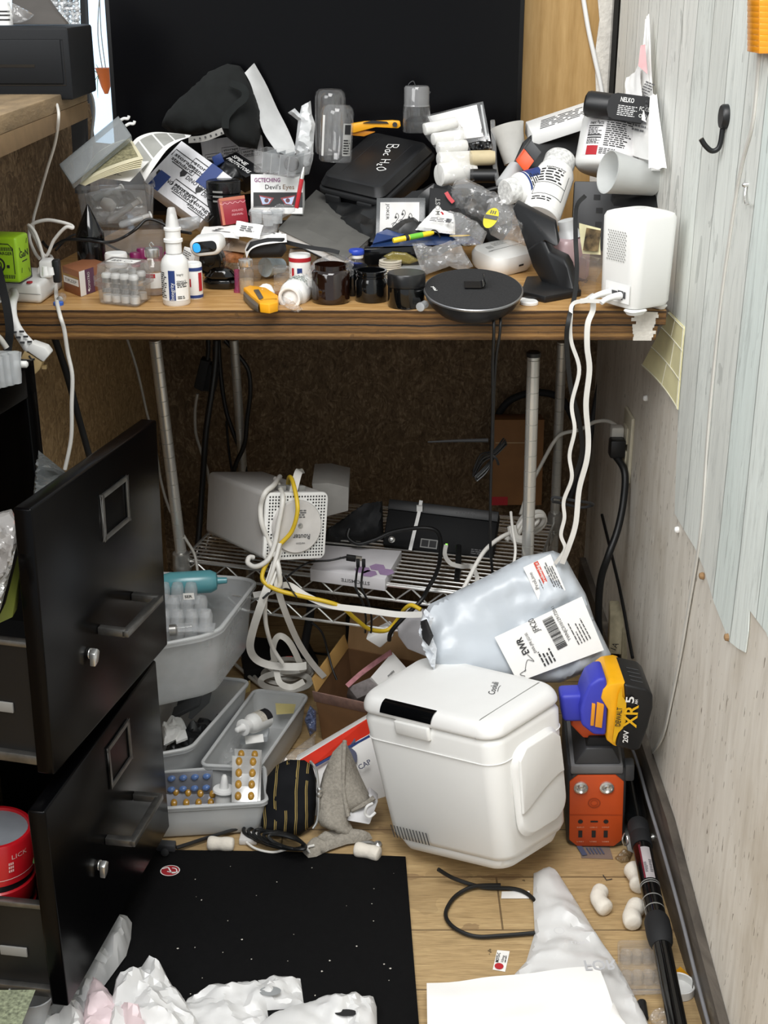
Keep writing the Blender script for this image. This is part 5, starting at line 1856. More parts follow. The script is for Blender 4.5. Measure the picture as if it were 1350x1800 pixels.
P_ = D(930, 535)
single('bottle_top', 'small white bottle lid lying by the phone stand base', 'lid', MB().lathe(P_, Z, px(P_, [(15,0),(16,1),(16,5),(14,7),(0, 6)]), 28), M_WHITE)
gb = MB().paper(D(914, 530, .001), D(948, 527, .001), D(940, 522, .001), D(916, 523, .001))
single('foil_scrap', 'torn pale scrap behind the small white lid', 'scrap', gb, M_LABEL)
# white gateway
def gateway():
 near = D(1112, 556)
 ang = math.radians(33)
 w = .076
 R = Matrix.Rotation(ang, 4, 'Z')
 c = near + R.to_3x3() @ V((w / 2 - .006, w / 2 - .006, 0)) - V((0,0,0))
 M = Matrix.Translation(c) @ R
 t = Thing('router', 'white upright router at the right end of the worktop', 'router', c)
 b = MB()
 rrbox(b, M @ Matrix.Translation(V((0,0,.007))), w, w, .128, .015, 8, 1.02, .97, .002)
 t.part('housing', b, M_WHITE)
 b = MB()
 rrbox(b, M @ Matrix.Translation(V((-.022,-.026,0))), .026, .018, .008, .007, 5, 1.2)
 t.part('foot', b, M_WHITE)
 b = MB()
 rrbox(b, M @ Matrix.Translation(V((.030,-.018,0))), .012, .02, .008, .005, 5, 1.2)
 t.part('foot', b, M_WHITE)
 b = MB()
 rrbox(b, M @ Matrix.Translation(V((.020,.026,0))), .026, .018, .008, .007, 5, 1.2)
 t.part('foot', b, M_WHITE)
 # side face (local -x) with vents and sockets
 Ms = M @ Matrix.Translation(V((-w / 2 - .0002, w / 2, .007))) @ Matrix(((0, 0, -1, 0),(-1, 0, 0, 0),(0, 1, 0, 0),(0, 0, 0, 1)))
 b = MB()
 for r in range(13):
  for c_ in range(8):
   x_ = .020 + c_ * .0046 + (r % 2) * .0023
   y_ = .065 + r * .0032
   b.add([Ms @ V((x_ + d * .0013, y_ + e * .0008, .0012)) for d, e in ((-1, -.2),(.6, -1.6),(1, .2),(-.6, 1.6))], [(0, 1, 2, 3)])
 t.part('vents', b, M_GREY)
 b = MB()
 rect(b, Ms, .020, .009, .048, .026, .0004)
 pn = t.part('port_panel', b, M_WHT2)
 b = MB()
 rect(b, Ms, .046, .0135, .010, .012, .0016)
 rect(b, Ms, .034, .014, .011, .010, .0016)
 rect(b, Ms, .057, .016, .004, .009, .0016)
 t.part('socket', b, M_DGREY, parent=pn)
 b = MB()
 disc(b, Ms, .025, .014, .0032, .0018, ri=.0024)
 disc(b, Ms, .025, .014, .001, .0018)
 t.part('button', b, M_GREY, parent=pn)
 b = MB()
 Mt = M @ Matrix.Translation(V((.004,.0,.1378)))
 T(b, Mt, 'verizon', -.014, 0, .004, .02)
 t.part('lettering', b, M_GREY)
 return Ms
Ms = gateway()
pA = Ms @ V((.052,.019,.002))
pB = Ms @ V((.030,.019,.002))
n_ = (Ms.to_3x3() @ V((0,0,1))).normalized()
def lead(name, label, p, pts, w=.0062):
 t = Thing(name, label, 'cable', p)
 t.part('plug', MB().tube([p, p + n_ * .012, p + n_ * .026 - Z * .002, p + n_ * .034 - Z * .006], .0048, 10, 4, taper=lambda u: 1.1 - .45 * u), M_WHT2)
 q = [p + n_ * .030 - Z * .004] + [P3(x) for x in pts]
 t.part('cord', MB().ribbon(q, w, .003, 8, (0, -1, .2)), M_CABW)
lead('router_cable', 'white cable from the router falling in a gentle wave, left of the pair', pA, [(1010,532,1.775),(1003,560,1.765),(1004,600,1.765),(1018,650,1.77),(1005,710,1.775),(1010,755,1.775),(1001,800,1.78),(1005,840,1.78),(991,880,1.785),(992,910,1.785),(986,940,1.785),(993,965,1.785),(976,990,1.79)], .0052)
lead('router_cable', 'white flat cable from the router falling straight, right of the pair', pB, [(1042,545,1.765),(1033,570,1.76),(1032,610,1.76),(1036,650,1.765),(1030,710,1.77),(1034,770,1.775),(1031,810,1.775),(1018,860,1.78),(1012,920,1.78),(1000,960,1.78),(988,990,1.785)], .0075)
flat('black_flat_cable', 'black cable running down over the worktop between stand and router', [(1028,345,2.0),(1013,365,1.95),(1012,420,1.90),(1014,470,1.86),(1010,520,1.80),(1000,560,1.762),(996,600,1.762),(1003,680,1.775),(1018,740,1.79),(1022,800,1.80),(1000,860,1.81)], .0062, M_RUB, t=.003)
# pile at the right end
a, M, w, h = facebox((1003,440,2.06),(1180,445,2.04),(988,318,2.08), .05)
t = Thing('grey_device', 'dark grey box device lying behind the white router', 'device', a[0])
t.part('body', MB().pbox(*a), M_DGREY, bev=.002)
b = MB()
for x_, y_ in ((.26, .9),(.23, .55),(.23, .35),(.20, .74)):
 rect(b, M, w * x_, h * y_, .010, .008, .0008)
t.part('sockets', b, M_INK)
b = MB().prism([W(1078,362,2.0), W(1172,366,2.0), W(1168,350,2.02), (W(1150,344,2.02)), W(1080,350,2.02)], V((0,.03,.004)))
t.part('ledge', b, M_BLACK, bev=.001)
# tub of powder
a_, b_ = W(1066,302,2.1), W(1086,196,2.13)
k = sc(a_)
ax = b_ - a_
t = Thing('supplement_tub', 'white supplement tub with printed facts label in the right pile', 'tub', a_)
t.part('body', MB().lathe(a_, ax, [(r * k, h * k) for r, h in [(50, -2),(56,3),(58,10),(58,84),(54, 90)]], 40), M_WHITE)
t.part('lid', MB().lathe(a_, ax, [(r * k, h * k) for r, h in [(54,86),(57,87),(57,108),(54,112),(0, 113)]], 40), M_WHT2)
b = MB()
wrapR(b, a_, ax, 58 * k, -1.1, 1.3, 14 * k, 78 * k)
lb = t.part('label', b, pm('label_tub', '#e4e2e2', .5))
b = MB()
wrapT(b, a_, ax, 58 * k, 'ment Facts', -.72, 70 * k, 6 * k, 27 * k, bold=True)
for hh in (63, 47, 43):
 wrapR(b, a_, ax, 58 * k, -.98, -.50, hh * k, (hh + 2) * k, .0008)
wrapfine(b, a_, ax, 58 * k, -.98, -.52, 49 * k, 62 * k, 5, 3, .0008)
wrapfine(b, a_, ax, 58 * k, -.98, -.52, 33 * k, 42 * k, 4, 4, .0008)
wrapfine(b, a_, ax, 58 * k, -.40, .42, 30 * k, 76 * k, 13, 5, .0008)
wrapfine(b, a_, ax, 58 * k, -.5, .0, 16 * k, 27 * k, 4, 6, .0008)
wrapT(b, a_, ax, 58 * k, 'CREATINE', .85, 66 * k, 5 * k, 22 * k, bold=True)
wrapfine(b, a_, ax, 58 * k, .55, 1.1, 34 * k, 44 * k, 3, 7, .0008, .7)
t.part('print', b, M_INK, parent=lb)
b = MB()
wrapR(b, a_, ax, 58 * k, -.93, -.55, 14 * k, 30 * k, .0008)
b.lathe(a_ + ax.normalized() * 54 * k, (basis(ax)[1] * math.cos(.72) + basis(ax)[2] * math.sin(.72)), [(7 * k, 58.3 * k),(7 * k, 58.9 * k),(0, 59 * k)], 20)
t.part('red_mark', b, M_RED, parent=lb)
# black handset resting on the tub
Mx = frame(W(1034,208,2.07), W(1140,226,2.05) - W(1034,208,2.07), Z)
t = Thing('label_maker', 'black bar-shaped handheld label maker resting on the tub', 'label maker', W(1085,212,2.07))
b = MB()
O_, U_ = W(1031,182,2.085), W(1150,198,2.06)
axx = (U_ - O_).normalized()
r_ = 25 * sc(O_)
b.lathe(O_, axx, [(0, -.004), (r_ * .6, -.003), (r_ * .92, 0), (r_, .005), (r_, (U_ - O_).length - .004), (r_ * .9, (U_ - O_).length)], 28, sq=.9)
t.part('body', b, M_BLACK)
Mt = frame(W(1064,206,2.045), W(1142,217,2.03) - W(1064,206,2.045), Z + V((.0,.15,0)))
b = MB()
poly(b, Mt, [(0.0, .012),(.004, .002),(.012, -.001),(.064, -.001),(.064, .037),(.012, .037),(.004, .034),(0, .024)], .0006)
pn = t.part('face_plate', b, pm('black_face', '#101012', .35))
b = MB()
T(b, Mt, 'NELKO', .018, .0255, .0065, .020, bold=True, z=.001)
fine(b, Mt, .016, .005, .03, .016, 6, 4, .001, .4)
T(b, Mt, 'FC CE', .048, .016, .006, .015, z=.001)
disc(b, Mt, .051, .009, .0025, .001, ri=.0018)
disc(b, Mt, .058, .009, .0025, .001, ri=.0018)
t.part('lettering', b, M_INKW, parent=pn)
# translucent cup lying on its side
a_, b_ = W(1068,302,2.0), W(1170,322,2.03)
t = Thing('plastic_cup', 'milky plastic cup lying on its side against the tub', 'cup', W(1110,342,2.0))
t.part('body', MB().lathe(a_, b_ - a_, px(a_, [(26,96),(37,4),(38,0),(36,0),(34,8),(20,60),(0, 62)]) + [], 36), clear('milky_cup', tint='#e8eaea', op=.68, body='#dcdedc', rough=.35))
# papers against the wall
def leaf(label, q, mat=M_PAPER, seed=1, curl=.006, pr=True):
 c_ = [P3(p) for p in q]
 t = Thing('paper', label, 'paper', c_[0], 'papers leaning on the right wall')
 t.part('sheet', MB().paper(*c_, curl=curl, wob=.004, seed=seed, nu=10, nv=10), mat)
 if pr:
  M = frame(c_[0], c_[1] - c_[0], c_[3] - c_[0])
  b = MB()
  w_, h_ = (c_[1] - c_[0]).length, (c_[3] - c_[0]).length
  fine(b, M, w_ * .2, h_ * .3, w_ * .5, h_ * .4, 8, seed, curl + .004)
  t.part('print', b, M_INKG)
leaf('tallest pointed white paper leaning on the wall above the tub', [RX(1112, 300, .388), RX(1160, 300, .404), RX(1141, 24, .404), RX(1134, 34, .398)], seed=1, pr=False, curl=.003)
leaf('white paper with rosy block leaning in front of the tallest one', [RX(1100, 270, .375), RX(1150, 285, .398), RX(1139, 66, .400), RX(1116, 128, .385)], seed=2, pr=True, curl=.003)
leaf('crumpled white paper tucked low behind the label maker', [RX(1104, 200, .372), RX(1136, 215, .390), RX(1126, 120, .388), RX(1101, 136, .376)], seed=3, curl=.004)
leaf('white paper nearest the viewer bulging at the wall edge', [RX(1140, 296, .380), RX(1172, 296, .404), RX(1154, 165, .403), RX(1143, 168, .393)], seed=4, curl=.006, pr=False)
b = MB().paper(RX(1122, 116, .381), RX(1138, 130, .392), RX(1134, 78, .393), RX(1126, 80, .386))
single('rosy_label', 'pale red printed block on the papers at the wall', 'label', b, pm('rosy_print', '#d9a3a4', .6, var=.15))
b = MB().prism([W(1136,290,2.05), W(1142,292,2.04), W(1145,220,2.06), W(1139,218,2.07)], V((.004,.06,0)))
single('red_folder', 'dark red folder edge between the tub and the papers', 'folder', b, pm('dark_red_card', '#7c1d24', .5))
# long white paper box and the black case with orange catch
a, M, w, h = facebox((936,238,2.22),(1046,204,2.2),(928,222,2.27), .03)
t = Thing('flat_box', 'long white printed box lying on the black case', 'box', a[0])
A_, B_, C_, E_ = W(924,214,2.26), W(1035,182,2.24), W(1046,200,2.15), W(936,236,2.17)
t.part('body', MB().pbox(E_, C_ - E_, A_ - E_, V((0,.004,-.02))), M_WHT2, bev=.001)
M = frame(E_, C_ - E_, A_ - E_)
b = MB()
fine(b, M, .012, .012, (C_ - E_).length * .8, (A_ - E_).length * .6, 6, 5, .0007, .35)
t.part('print', b, M_INKG)
t = Thing('black_case', 'black hard case with a bright orange catch in the right pile', 'case', W(950,330,2.16))
b = MB().prism([W(*q) for q in ((884,328,2.14),(900,292,2.15),(918,250,2.17),(934,236,2.18),(962,240,2.18),(1025,205,2.2),(1040,240,2.19),(1010,276,2.17),(975,290,2.15),(930,310,2.13),(896,335,2.12))], V((.01,.05,-.01)))
t.part('shell', b, M_BLACK, bev=.003)
b = MB().pbox(W(924,304,2.10), W(939,283,2.10) - W(924,304,2.10), W(908,284,2.11) - W(924,304,2.10), V((0,.02,0)))
lt = t.part('catch', b, pm('bright_orange', '#f0501a', .4), bev=.001)
b = MB().pbox(W(940,284,2.10), W(952,268,2.10) - W(940,284,2.10), W(922,262,2.11) - W(940,284,2.10), V((0,.02,0)))
t.part('catch_frame', b, M_DGREY, bev=.001)
# grey cup + pale tube
a_, b_ = W(902,282,2.2), W(907,222,2.24)
t = Thing('grey_cup', 'pale grey plastic cup leaning beside the black case', 'cup', W(895,292,2.2))
ax = V((-.25,.3,1))
t.part('body', MB().lathe(W(906,286,2.22), ax, px(a_, [(20,0),(26,50),(30,66),(29,66),(25,50),(18,6),(0, 5)]), 30), pm('grey_cup', '#c6c4be', .4))
a_, b_ = W(884,330,2.12), W(916,285,2.16)
single('milky_tube', 'milky tube standing under the grey cup', 'tube', MB().lathe(a_, b_ - a_, px(a_, [(10,0),(16,4),(16,50),(0, 52)])), M_FROST2)
# two supplement bottles
def sbottle(label, base, cap, r, blue, seed):
 a_, b_ = W(*base), W(*cap)
 k = sc(a_)
 ax = b_ - a_
 L_ = ax.length / k
 t = Thing('supplement_bottle', label, 'bottle', a_, 'white supplement bottles in the right pile')
 t.part('body', MB().lathe(a_, ax, [(x * k, y * k) for x, y in [(r - 2, 0), (r, 3), (r, L_ * .70), (r - 3, L_ * .77), (r * .72, L_ * .80)]], 32), M_WHITE)
 t.part('cap', MB().lathe(a_, ax, [(x * k, y * k) for x, y in [(r * .78, L_ * .79), (r * .82, L_ * .8), (r * .82, L_ * .97), (r * .76, L_),(0, L_)]], 32), pm('printed_shrink_cap', '#d9d9d6', .5, var=.35, ns=180))
 b = MB()
 wrapR(b, a_, ax, r * k, -1.2, 1.2, L_ * .06 * k, L_ * .68 * k, ref=V((0,-1,.5)))
 lb = t.part('label', b, M_LABEL)
 b = MB()
 wrapfine(b, a_, ax, r * k, -.8, .7, L_ * .40 * k, L_ * .62 * k, 5, seed, .0008, ref=V((0,-1,.5)))
 wrapfine(b, a_, ax, r * k, -.8, .5, L_ * .10 * k, L_ * .17 * k, 2, seed + 1, .0008, ref=V((0,-1,.5)))
 if not blue:
  wrapT(b, a_, ax, r * k, 'Supplement Facts', -.05, L_ * .63 * k, 3.4 * k, 36 * k, bold=True, ref=V((0,-1,.5)), dr=.001)
  for q in (.38, .2):
   wrapR(b, a_, ax, r * k, -.9, .75, L_ * q * k, (L_ * q + 1) * k, .0008, ref=V((0,-1,.5)))
  for q in (-.9, .75):
   wrapR(b, a_, ax, r * k, q, q + .03, L_ * .2 * k, L_ * .6 * k, .0008, ref=V((0,-1,.5)))
 t.part('print', b, M_INK, parent=lb)
 if blue:
  b = MB()
  wrapR(b, a_, ax, r * k, -1.2, 1.2, L_ * .62 * k, L_ * .66 * k, .0006, ref=V((0,-1,.5)))
  wrapR(b, a_, ax, r * k, .2, 1.2, L_ * .1 * k, L_ * .6 * k, .0006, ref=V((0,-1,.5)))
  t.part('blue_panel', b, M_BLUE, parent=lb)
  b = MB()
  wrapT(b, a_, ax, r * k, 'OMEGA', -.35, L_ * .40 * k, 7 * k, 26 * k, rot=90, ref=V((0,-1,.5)))
  t.part('blue_lettering', b, pm('azure_print', '#3d6da8', .5), parent=lb)
sbottle('white and blue bottle lying under the black case', (970,316,2.10),(888,338,2.05), 27, True, 3)
sbottle('white bottle with facts panel leaning on the phone stand', (948,386,2.03),(986,278,2.12), 35, False, 7)
a_, b_ = W(966,300,2.14), W(1012,284,2.16)
single('beige_brush', 'beige tapered brush head behind the leaning bottle', 'brush', MB().lathe(a_, b_ - a_, px(a_, [(4,0),(10,12),(12,44),(0, 46)])), pm('beige_plastic', '#d5c8ab', .6))
# pinkish bottle, photo card, clear box
t = Thing('pink_bottle', 'hazy pink-tinted bottle behind the phone stand', 'bottle', W(1000,470,1.99))
P_ = V((W(1000,440,1.99).x, 1.99, DZ))
k = sc(P_)
b = MB()
rrbox(b, Matrix.Translation(P_) @ Matrix.Rotation(.5, 4, 'Z'), 66 * k, 60 * k, 74 * k, .016, 6)
t.part('body', b, clear('pink_haze', tint='#ecd6da', op=.62, body='#d9bcc0', rough=.3))
b = MB().lathe(P_ + Z * 74 * k, (-.25, 0, 1), px(P_, [(24,0),(18,10),(15,16),(15,30),(0, 31)]))
t.part('neck', b, M_FROST2)
slip('photo_card', 'small colourful photo card propped behind the router', 'card', [(1024,446,1.93),(1056,448,1.91),(1056,402,1.92),(1018,392,1.95)], 3, False, mat=pm('card_border', '#d9d2a8', .5))
M = frame(W(1026,443,1.927), W(1056,445,1.907) - W(1026,443,1.927), W(1022,398,1.944) - W(1026,443,1.927))
b = MB().paper(M @ V((0,.002,.003)), M @ V((.026,.002,.003)), M @ V((.026,.032,.003)), M @ V((0,.035,.003)))
single('photo_print', 'printed picture on the small photo card', 'picture', b, pm('photo_print', '#6d5b3e', .4, var=1.0, ns=70))
gb = MB()
gbox(gb, (1016,512),(1046,522),(1062,500), .050)
t = Thing('acrylic_box', 'little clear acrylic box left of the router', 'box', D(1035, 512))
t.part('body', gb, M_CLEAR, bev=.001)
M, w = gframe((1016,512),(1046, 522))
b = MB()
T(b, M, 'SPOTLIT', .001, .016, .0045, .022, bold=True)
t.part('lettering', b, M_INKG)
b = MB().tube([D(1020, 530, .003), D(1030, 528, .004), D(1042, 520, .006)], .004, 8, 5)
single('spare_plug', 'short white plug end lying behind the router leads', 'plug', b, M_WHITE)
# ---------------------------------------------------------------- middle pile
# hard black case with handwriting
def hardcase():
 c = EYE + (V((-.0095,1.8463,.985)) - EYE) * 1.2
 M = pose(c, (.3808, .1174, -.5593))
 w, d, h = .124, .168, .034
 t = Thing('hard_case', 'black hard plastic case with white handwriting on the lid', 'case', c - Z * .04)
 b = MB()
 rrbox(b, M @ Matrix.Translation(V((0, 0, -h / 2 + .012))), w, d, h - .012, .014, 6, .93, 1.)
 lid = t.part('lid', b, M_BLACK)
 b = MB()
 rrbox(b, M @ Matrix.Translation(V((0, 0, -h / 2 + .004))), w * 1.05, d * 1.04, .010, .016, 6)
 t.part('rim', b, M_BLKM)
 b = MB()
 rrbox(b, M @ Matrix.Translation(V((0, .002, -h / 2 - .030))), w * .96, d * .96, .034, .014, 6, 1., .95)
 t.part('base', b, M_BLACK)
 for x_ in (-.032, .030):
  b = MB().box((x_, -d / 2 - .004, -h / 2 - .004),(.028, .006, .022), M)
  t.part('latch', b, M_BLKM, bev=.0015)
 Mt = M @ Matrix.Translation(V((0, 0, h / 2)))
 b = MB()
 for x_ in (-.030, .034):
  stroke(b, Mt, [(x_, -.055), (x_, .06)], .0012, .0002, 1)
 t.part('groove', b, M_INK, parent=lid)
 Mh = Mt @ Matrix.Rotation(math.radians(-72), 4, 'Z')
 b = MB()
 S_ = lambda p: stroke(b, Mh, p, .0016, .0006, 4)
 S_([(-.045, .010),(-.045, .028)])
 S_([(-.046, .028),(-.036, .027),(-.037, .020),(-.044, .019),(-.034, .016),(-.036, .009),(-.046, .010)])
 S_([(-.022, .018),(-.028, .016),(-.027, .010),(-.022, .011),(-.021, .018),(-.020, .010)])
 S_([(-.010, .018),(-.016, .015),(-.014, .010),(-.009, .011)])
 S_([(.004, .010),(.004, .026)])
 S_([(.014, .010),(.014, .026)])
 S_([(.004, .018),(.014, .018)])
 S_([(.018, .014),(.022, .015),(.018, .008),(.024, .008)])
 S_([(.034, .026),(.028, .018),(.032, .010),(.039, .016),(.035, .026)])
 t.part('handwriting', b, M_INKW, parent=lid)
hardcase()
# notebook
def notebook():
 q = [W(488,402,2.02), W(606,458,1.92), W(668,402,2.10), W(556,333,2.24)]
 u_, v_ = q[1] - q[0], q[3] - q[0]
 n_ = u_.cross(v_).normalized()
 t = Thing('notebook', 'grey covered notebook lying open side down below the hard case', 'notebook', q[0] - Z * .02)
 b = MB().prism(q, -n_ * .0015)
 t.part('cover', b, pm('charcoal_cover', '#5a5955', .8, var=.12, ns=40), bev=.0004)
 c_ = sum(q, V()) / 4
 b = MB().prism([c_ + (p - c_) * .975 - n_ * .0016 for p in q], -n_ * .010)
 t.part('pages', b, M_PAPER)
 b = MB().prism([p - n_ * .0118 for p in q], -n_ * .0015)
 t.part('back_cover', b, M_BLACK)
notebook()
flat('elastic_strap', 'black strap curling across the front of the notebook', [(500,425,1.97),(520,430,1.95),(550,436,1.935),(580,440,1.925),(596,444,1.92)], .006, M_BLKM, t=.002)
# clear bottles and wrapped brush
def pbottle(label, base, r, h_, ax, seed, lab):
 P_ = W(*base)
 k = sc(P_)
 t = Thing('clear_bottle', label, 'bottle', P_, 'clear bottles at the back')
 t.part('body', MB().lathe(P_, ax, [(x * k, y * k) for x, y in [(r - 3, 0), (r, 4), (r, h_ - 14), (r - 2, h_ - 5), (r - 8, h_),(0, h_ - 2)]], 32), M_GLASS)
 if lab:
  b = MB()
  wrapR(b, P_, ax, r * k, .45, 1.1, 12 * k, 66 * k)
  lb = t.part('label', b, pm('bottle_label', '#a7a7a4', .5))
  b = MB()
  wrapfine(b, P_, ax, r * k, .5, 1.05, 14 * k, 40 * k, 6, seed, .0008)
  wrapR(b, P_, ax, r * k, .55, 1.0, 48 * k, 64 * k, .0008)
  t.part('print', b, M_INK, parent=lb)
  b = MB()
  wrapR(b, P_, ax, r * k, -.95, -.75, 10 * k, 78 * k)
  t.part('white_stripe', b, M_LABEL)
pbottle('front clear bottle with paper label standing behind the hard case', (589,284,2.19), 29, 96, V((.06,.05,1)), 3, True)
pbottle('back clear bottle standing beside the wrapped brush', (580,270,2.27), 27, 108, V((.02,0,1)), 4, False)
b = MB().pillow([W(*q, 2.16) for q in ((518,262),(522,230),(524,212),(506,198),(518,190),(527,200),(530,186),(546,177),(548,200),(554,218),(552,240),(550,280),(543,306),(536,308),(528, 290))], (0, -1, .2), .014, .006, crumple=.008, freq=70, seed=31)
single('wrapped_brush', 'white film-wrapped stick standing at the back of the pile', 'wrapped stick', b, pm('translucent_white_film', '#d7d9da', .3, coat=.3), smooth=25)
# yellow folding knife
t = Thing('utility_knife', 'yellow and black folding knife lying behind the hard case', 'knife', W(660,225,2.26))
b = MB().prism([W(*q, 2.25) for q in ((612,226),(616,218),(640,214),(690,212),(703,213),(705,222),(700,226),(660,224),(645,228),(622,234),(613, 233))], V((0,.014,0)))
t.part('handle', b, M_YEL, bev=.002)
b = MB().prism([W(*q, 2.247) for q in ((638,216),(655,212),(680,214),(683,217),(655, 217))], V((0,.004,0)))
b.lathe(W(694,219,2.247),(0, -1, .1), [(.004, 0),(.004, .002)], 14)
t.part('blade_slot', b, M_INK)
b = MB().prism([W(*q, 2.255) for q in ((613,232),(640,230),(660,232),(640,240),(616, 238))], V((0,.012,0)))
t.part('lower_grip', b, pm('dull_orange', '#c77f1c', .4), bev=.001)
# clear canister with black base
P_ = W(732,232,2.24)
t = Thing('canister', 'clear canister with black insides behind the hard case', 'canister', P_)
t.part('lower', MB().lathe(P_, Z, px(P_, [(23,0),(24,2),(24,40),(23, 46)]), 28), M_GLASS)
t.part('upper', MB().lathe(P_, Z, px(P_, [(23,44),(22,48),(22,74),(20,77),(0, 77)]), 28), clear('smoky_clear', tint='#8d8f92', op=.15, rough=.05))
t.part('insides', MB().lathe(P_, Z, px(P_, [(19,1),(20,6),(20,18),(12,24),(0, 26)]), 28), M_BLACK)
t.part('wire_loop', MB().tube([P_ + V((-.012,0,.065)), P_ + V((-.014,0,.074)), P_ + V((-.006,0,.080)), P_ + V((.000,0,.070)), P_ + V((.014,0,.066)), P_ + V((.022,0,.063)), P_ + V((.018,-.004,.060))], .0007, 6, 6), M_DGREY)
# cotton rolls
M_COT = pm('cotton_roll', '#ecebe6', .85, var=.03, ns=20)
for i, (p, q, r_) in enumerate([((745,228,2.22),(803,214,2.24), 10.5), ((760,245,2.21),(813,238,2.23), 10.5), ((769,261,2.20),(820,256,2.22), 10.5), ((770,280,2.19),(827,277,2.21), 12), ((771,308,2.17),(832,301,2.2), 20)]):
 a_, b_ = W(*p), W(*q)
 L_ = (b_ - a_).length
 k = sc(a_)
 lab = ['topmost white roll of the bagged stack', 'second white roll from the top of the bagged stack', 'middle white roll of the bagged stack', 'fourth white roll from the top, above the fattest', 'fattest white roll at the bottom of the bagged stack'][i]
 single('cotton_roll', lab, 'roll', MB().lathe(a_, b_ - a_, [(r_ * .7 * k, 0), (r_ * .95 * k, .001), (r_ * k, .003), (r_ * k, L_ - .003), (r_ * .95 * k, L_ - .001), (r_ * .5 * k, L_)], 24), M_COT, group='white rolls in a clear bag')
b = MB().pillow([W(*q, 2.17) for q in ((742,216),(800,205),(815,228),(822,250),(830,270),(834,318),(774,330),(768,300),(768,265),(748, 240))], (0, -1, .3), .014, .004, crumple=.006, freq=60, seed=14)
single('roll_bag', 'clear film bag around the white rolls', 'bag', b, clear('thin_film', op=.015, rough=.08, fres=.7, bump=.5, bs=70), smooth=18)
# zip bag with label sheet
q = [W(770,250,2.25), W(850,240,2.24), W(838,184,2.28), W(752,205,2.30)]
t = Thing('zip_bag', 'clear zip bag holding a white printed sheet at the back', 'bag', q[0])
t.part('film', MB().paper(W(768,256,2.245), W(862,248,2.235), W(849,178,2.285), W(748,203,2.305), curl=.004, t=.0005), M_CLEAR)
t.part('sheet', MB().paper(*q, curl=.003), M_PAPER)
M = frame(q[0], q[1] - q[0], q[3] - q[0])
b = MB()
fine(b, M, .04, .02, .022, .03, 8, 3, .0055, .6)
stroke(b, M, [(.074, .004),(.074, .058)], .0014, .005, 1)
t.part('print', b, M_INKG)
b = MB().ribbon([W(846,185,2.28), W(856,246,2.232)], .003, .002, 3)
t.part('zip_strip', b, M_FROST2)
# beige and black cylinders
a_, b_ = W(826,278,2.19), W(870,277,2.19)
single('beige_cylinder', 'beige round stick end beside the white rolls', 'stick', MB().lathe(a_, b_ - a_, px(a_, [(13,0),(13,36),(11,44),(0, 44)])), pm('beige_stick', '#cdbd97', .6))
a_, b_ = W(826,309,2.18), W(874,309,2.18)
single('black_cylinder', 'black tube below the beige stick', 'tube', MB().lathe(a_, b_ - a_, px(a_, [(12,0),(12,46),(0, 46)])), M_BLACK)
b = MB().tube([W(866,212,2.24), W(868,250,2.22), W(870,290,2.19), W(876,325,2.15), W(880,350,2.10)], .004, 8, 6)
single('clear_strip', 'clear plastic edge strip standing beside the beige stick', 'strip', b, M_CLEARB)
a_, b_ = W(846,338,2.12), W(884,328,2.12)
single('dark_pen', 'dark pen lying below the black tube', 'pen', MB().lathe(a_, b_ - a_, px(a_, [(3,0),(4,3),(4,38),(2, 40)])), M_BLACK)
b = MB().pillow([W(*q, 2.22) for q in ((820,252),(845,246),(866,252),(866,268),(830, 270))], (0, -1, .2), .01, crumple=.01, freq=90, seed=4)
single('dark_wrapper', 'dark shiny wrapper above the beige stick', 'wrapper', b, pm('black_foil', '#17181a', .2, coat=.5), smooth=15)
# black heap added below the case to fill the dark, shaded gaps
b = MB().pillow([W(x_, y_, yy) for x_, y_, yy in ((556,352,2.22),(600,356,2.18),(660,366,2.14),(700,350,2.13),(760,322,2.13),(800,330,2.12),(850,335,2.12),(900,350,2.10),(900,400,2.06),(820,400,2.04),(760,420,2.02),(700,425,2.02),(650,425,2.04),(600,400,2.1))], (0, -.6, .8), .015, .06, crumple=.014, freq=30, seed=15, cell=.012)
single('black_bag', 'black heap added to fill the dark gaps under the hard case and the clear bags', 'bag', b, pm('gap_filler_film', '#141516', .35, var=.3), smooth=30)
b = MB().prism([W(756,332,2.09), W(812,336,2.08), W(820,392,2.04), W(752,396,2.04)], V((0,.012,0)))
t = Thing('black_pouch', 'black printed pouch beside the playing card', 'pouch', W(780,390,2.05))
t.part('body', b, M_BLKM, bev=.001)
M = frame(W(773,392,2.03), V((0,0,1)), V((-1,0,0)))
b = MB()
T(b, M, 'MOST', .012, 0, .007, .026, bold=True)
t.part('lettering', b, pm('pale_ink', '#a5a5a2', .5))
b = MB().ribbon([W(784,338,2.07), W(790,348,2.065), W(797,356,2.06)], .006, .001, 4)
t.part('red_edge', b, M_RED)
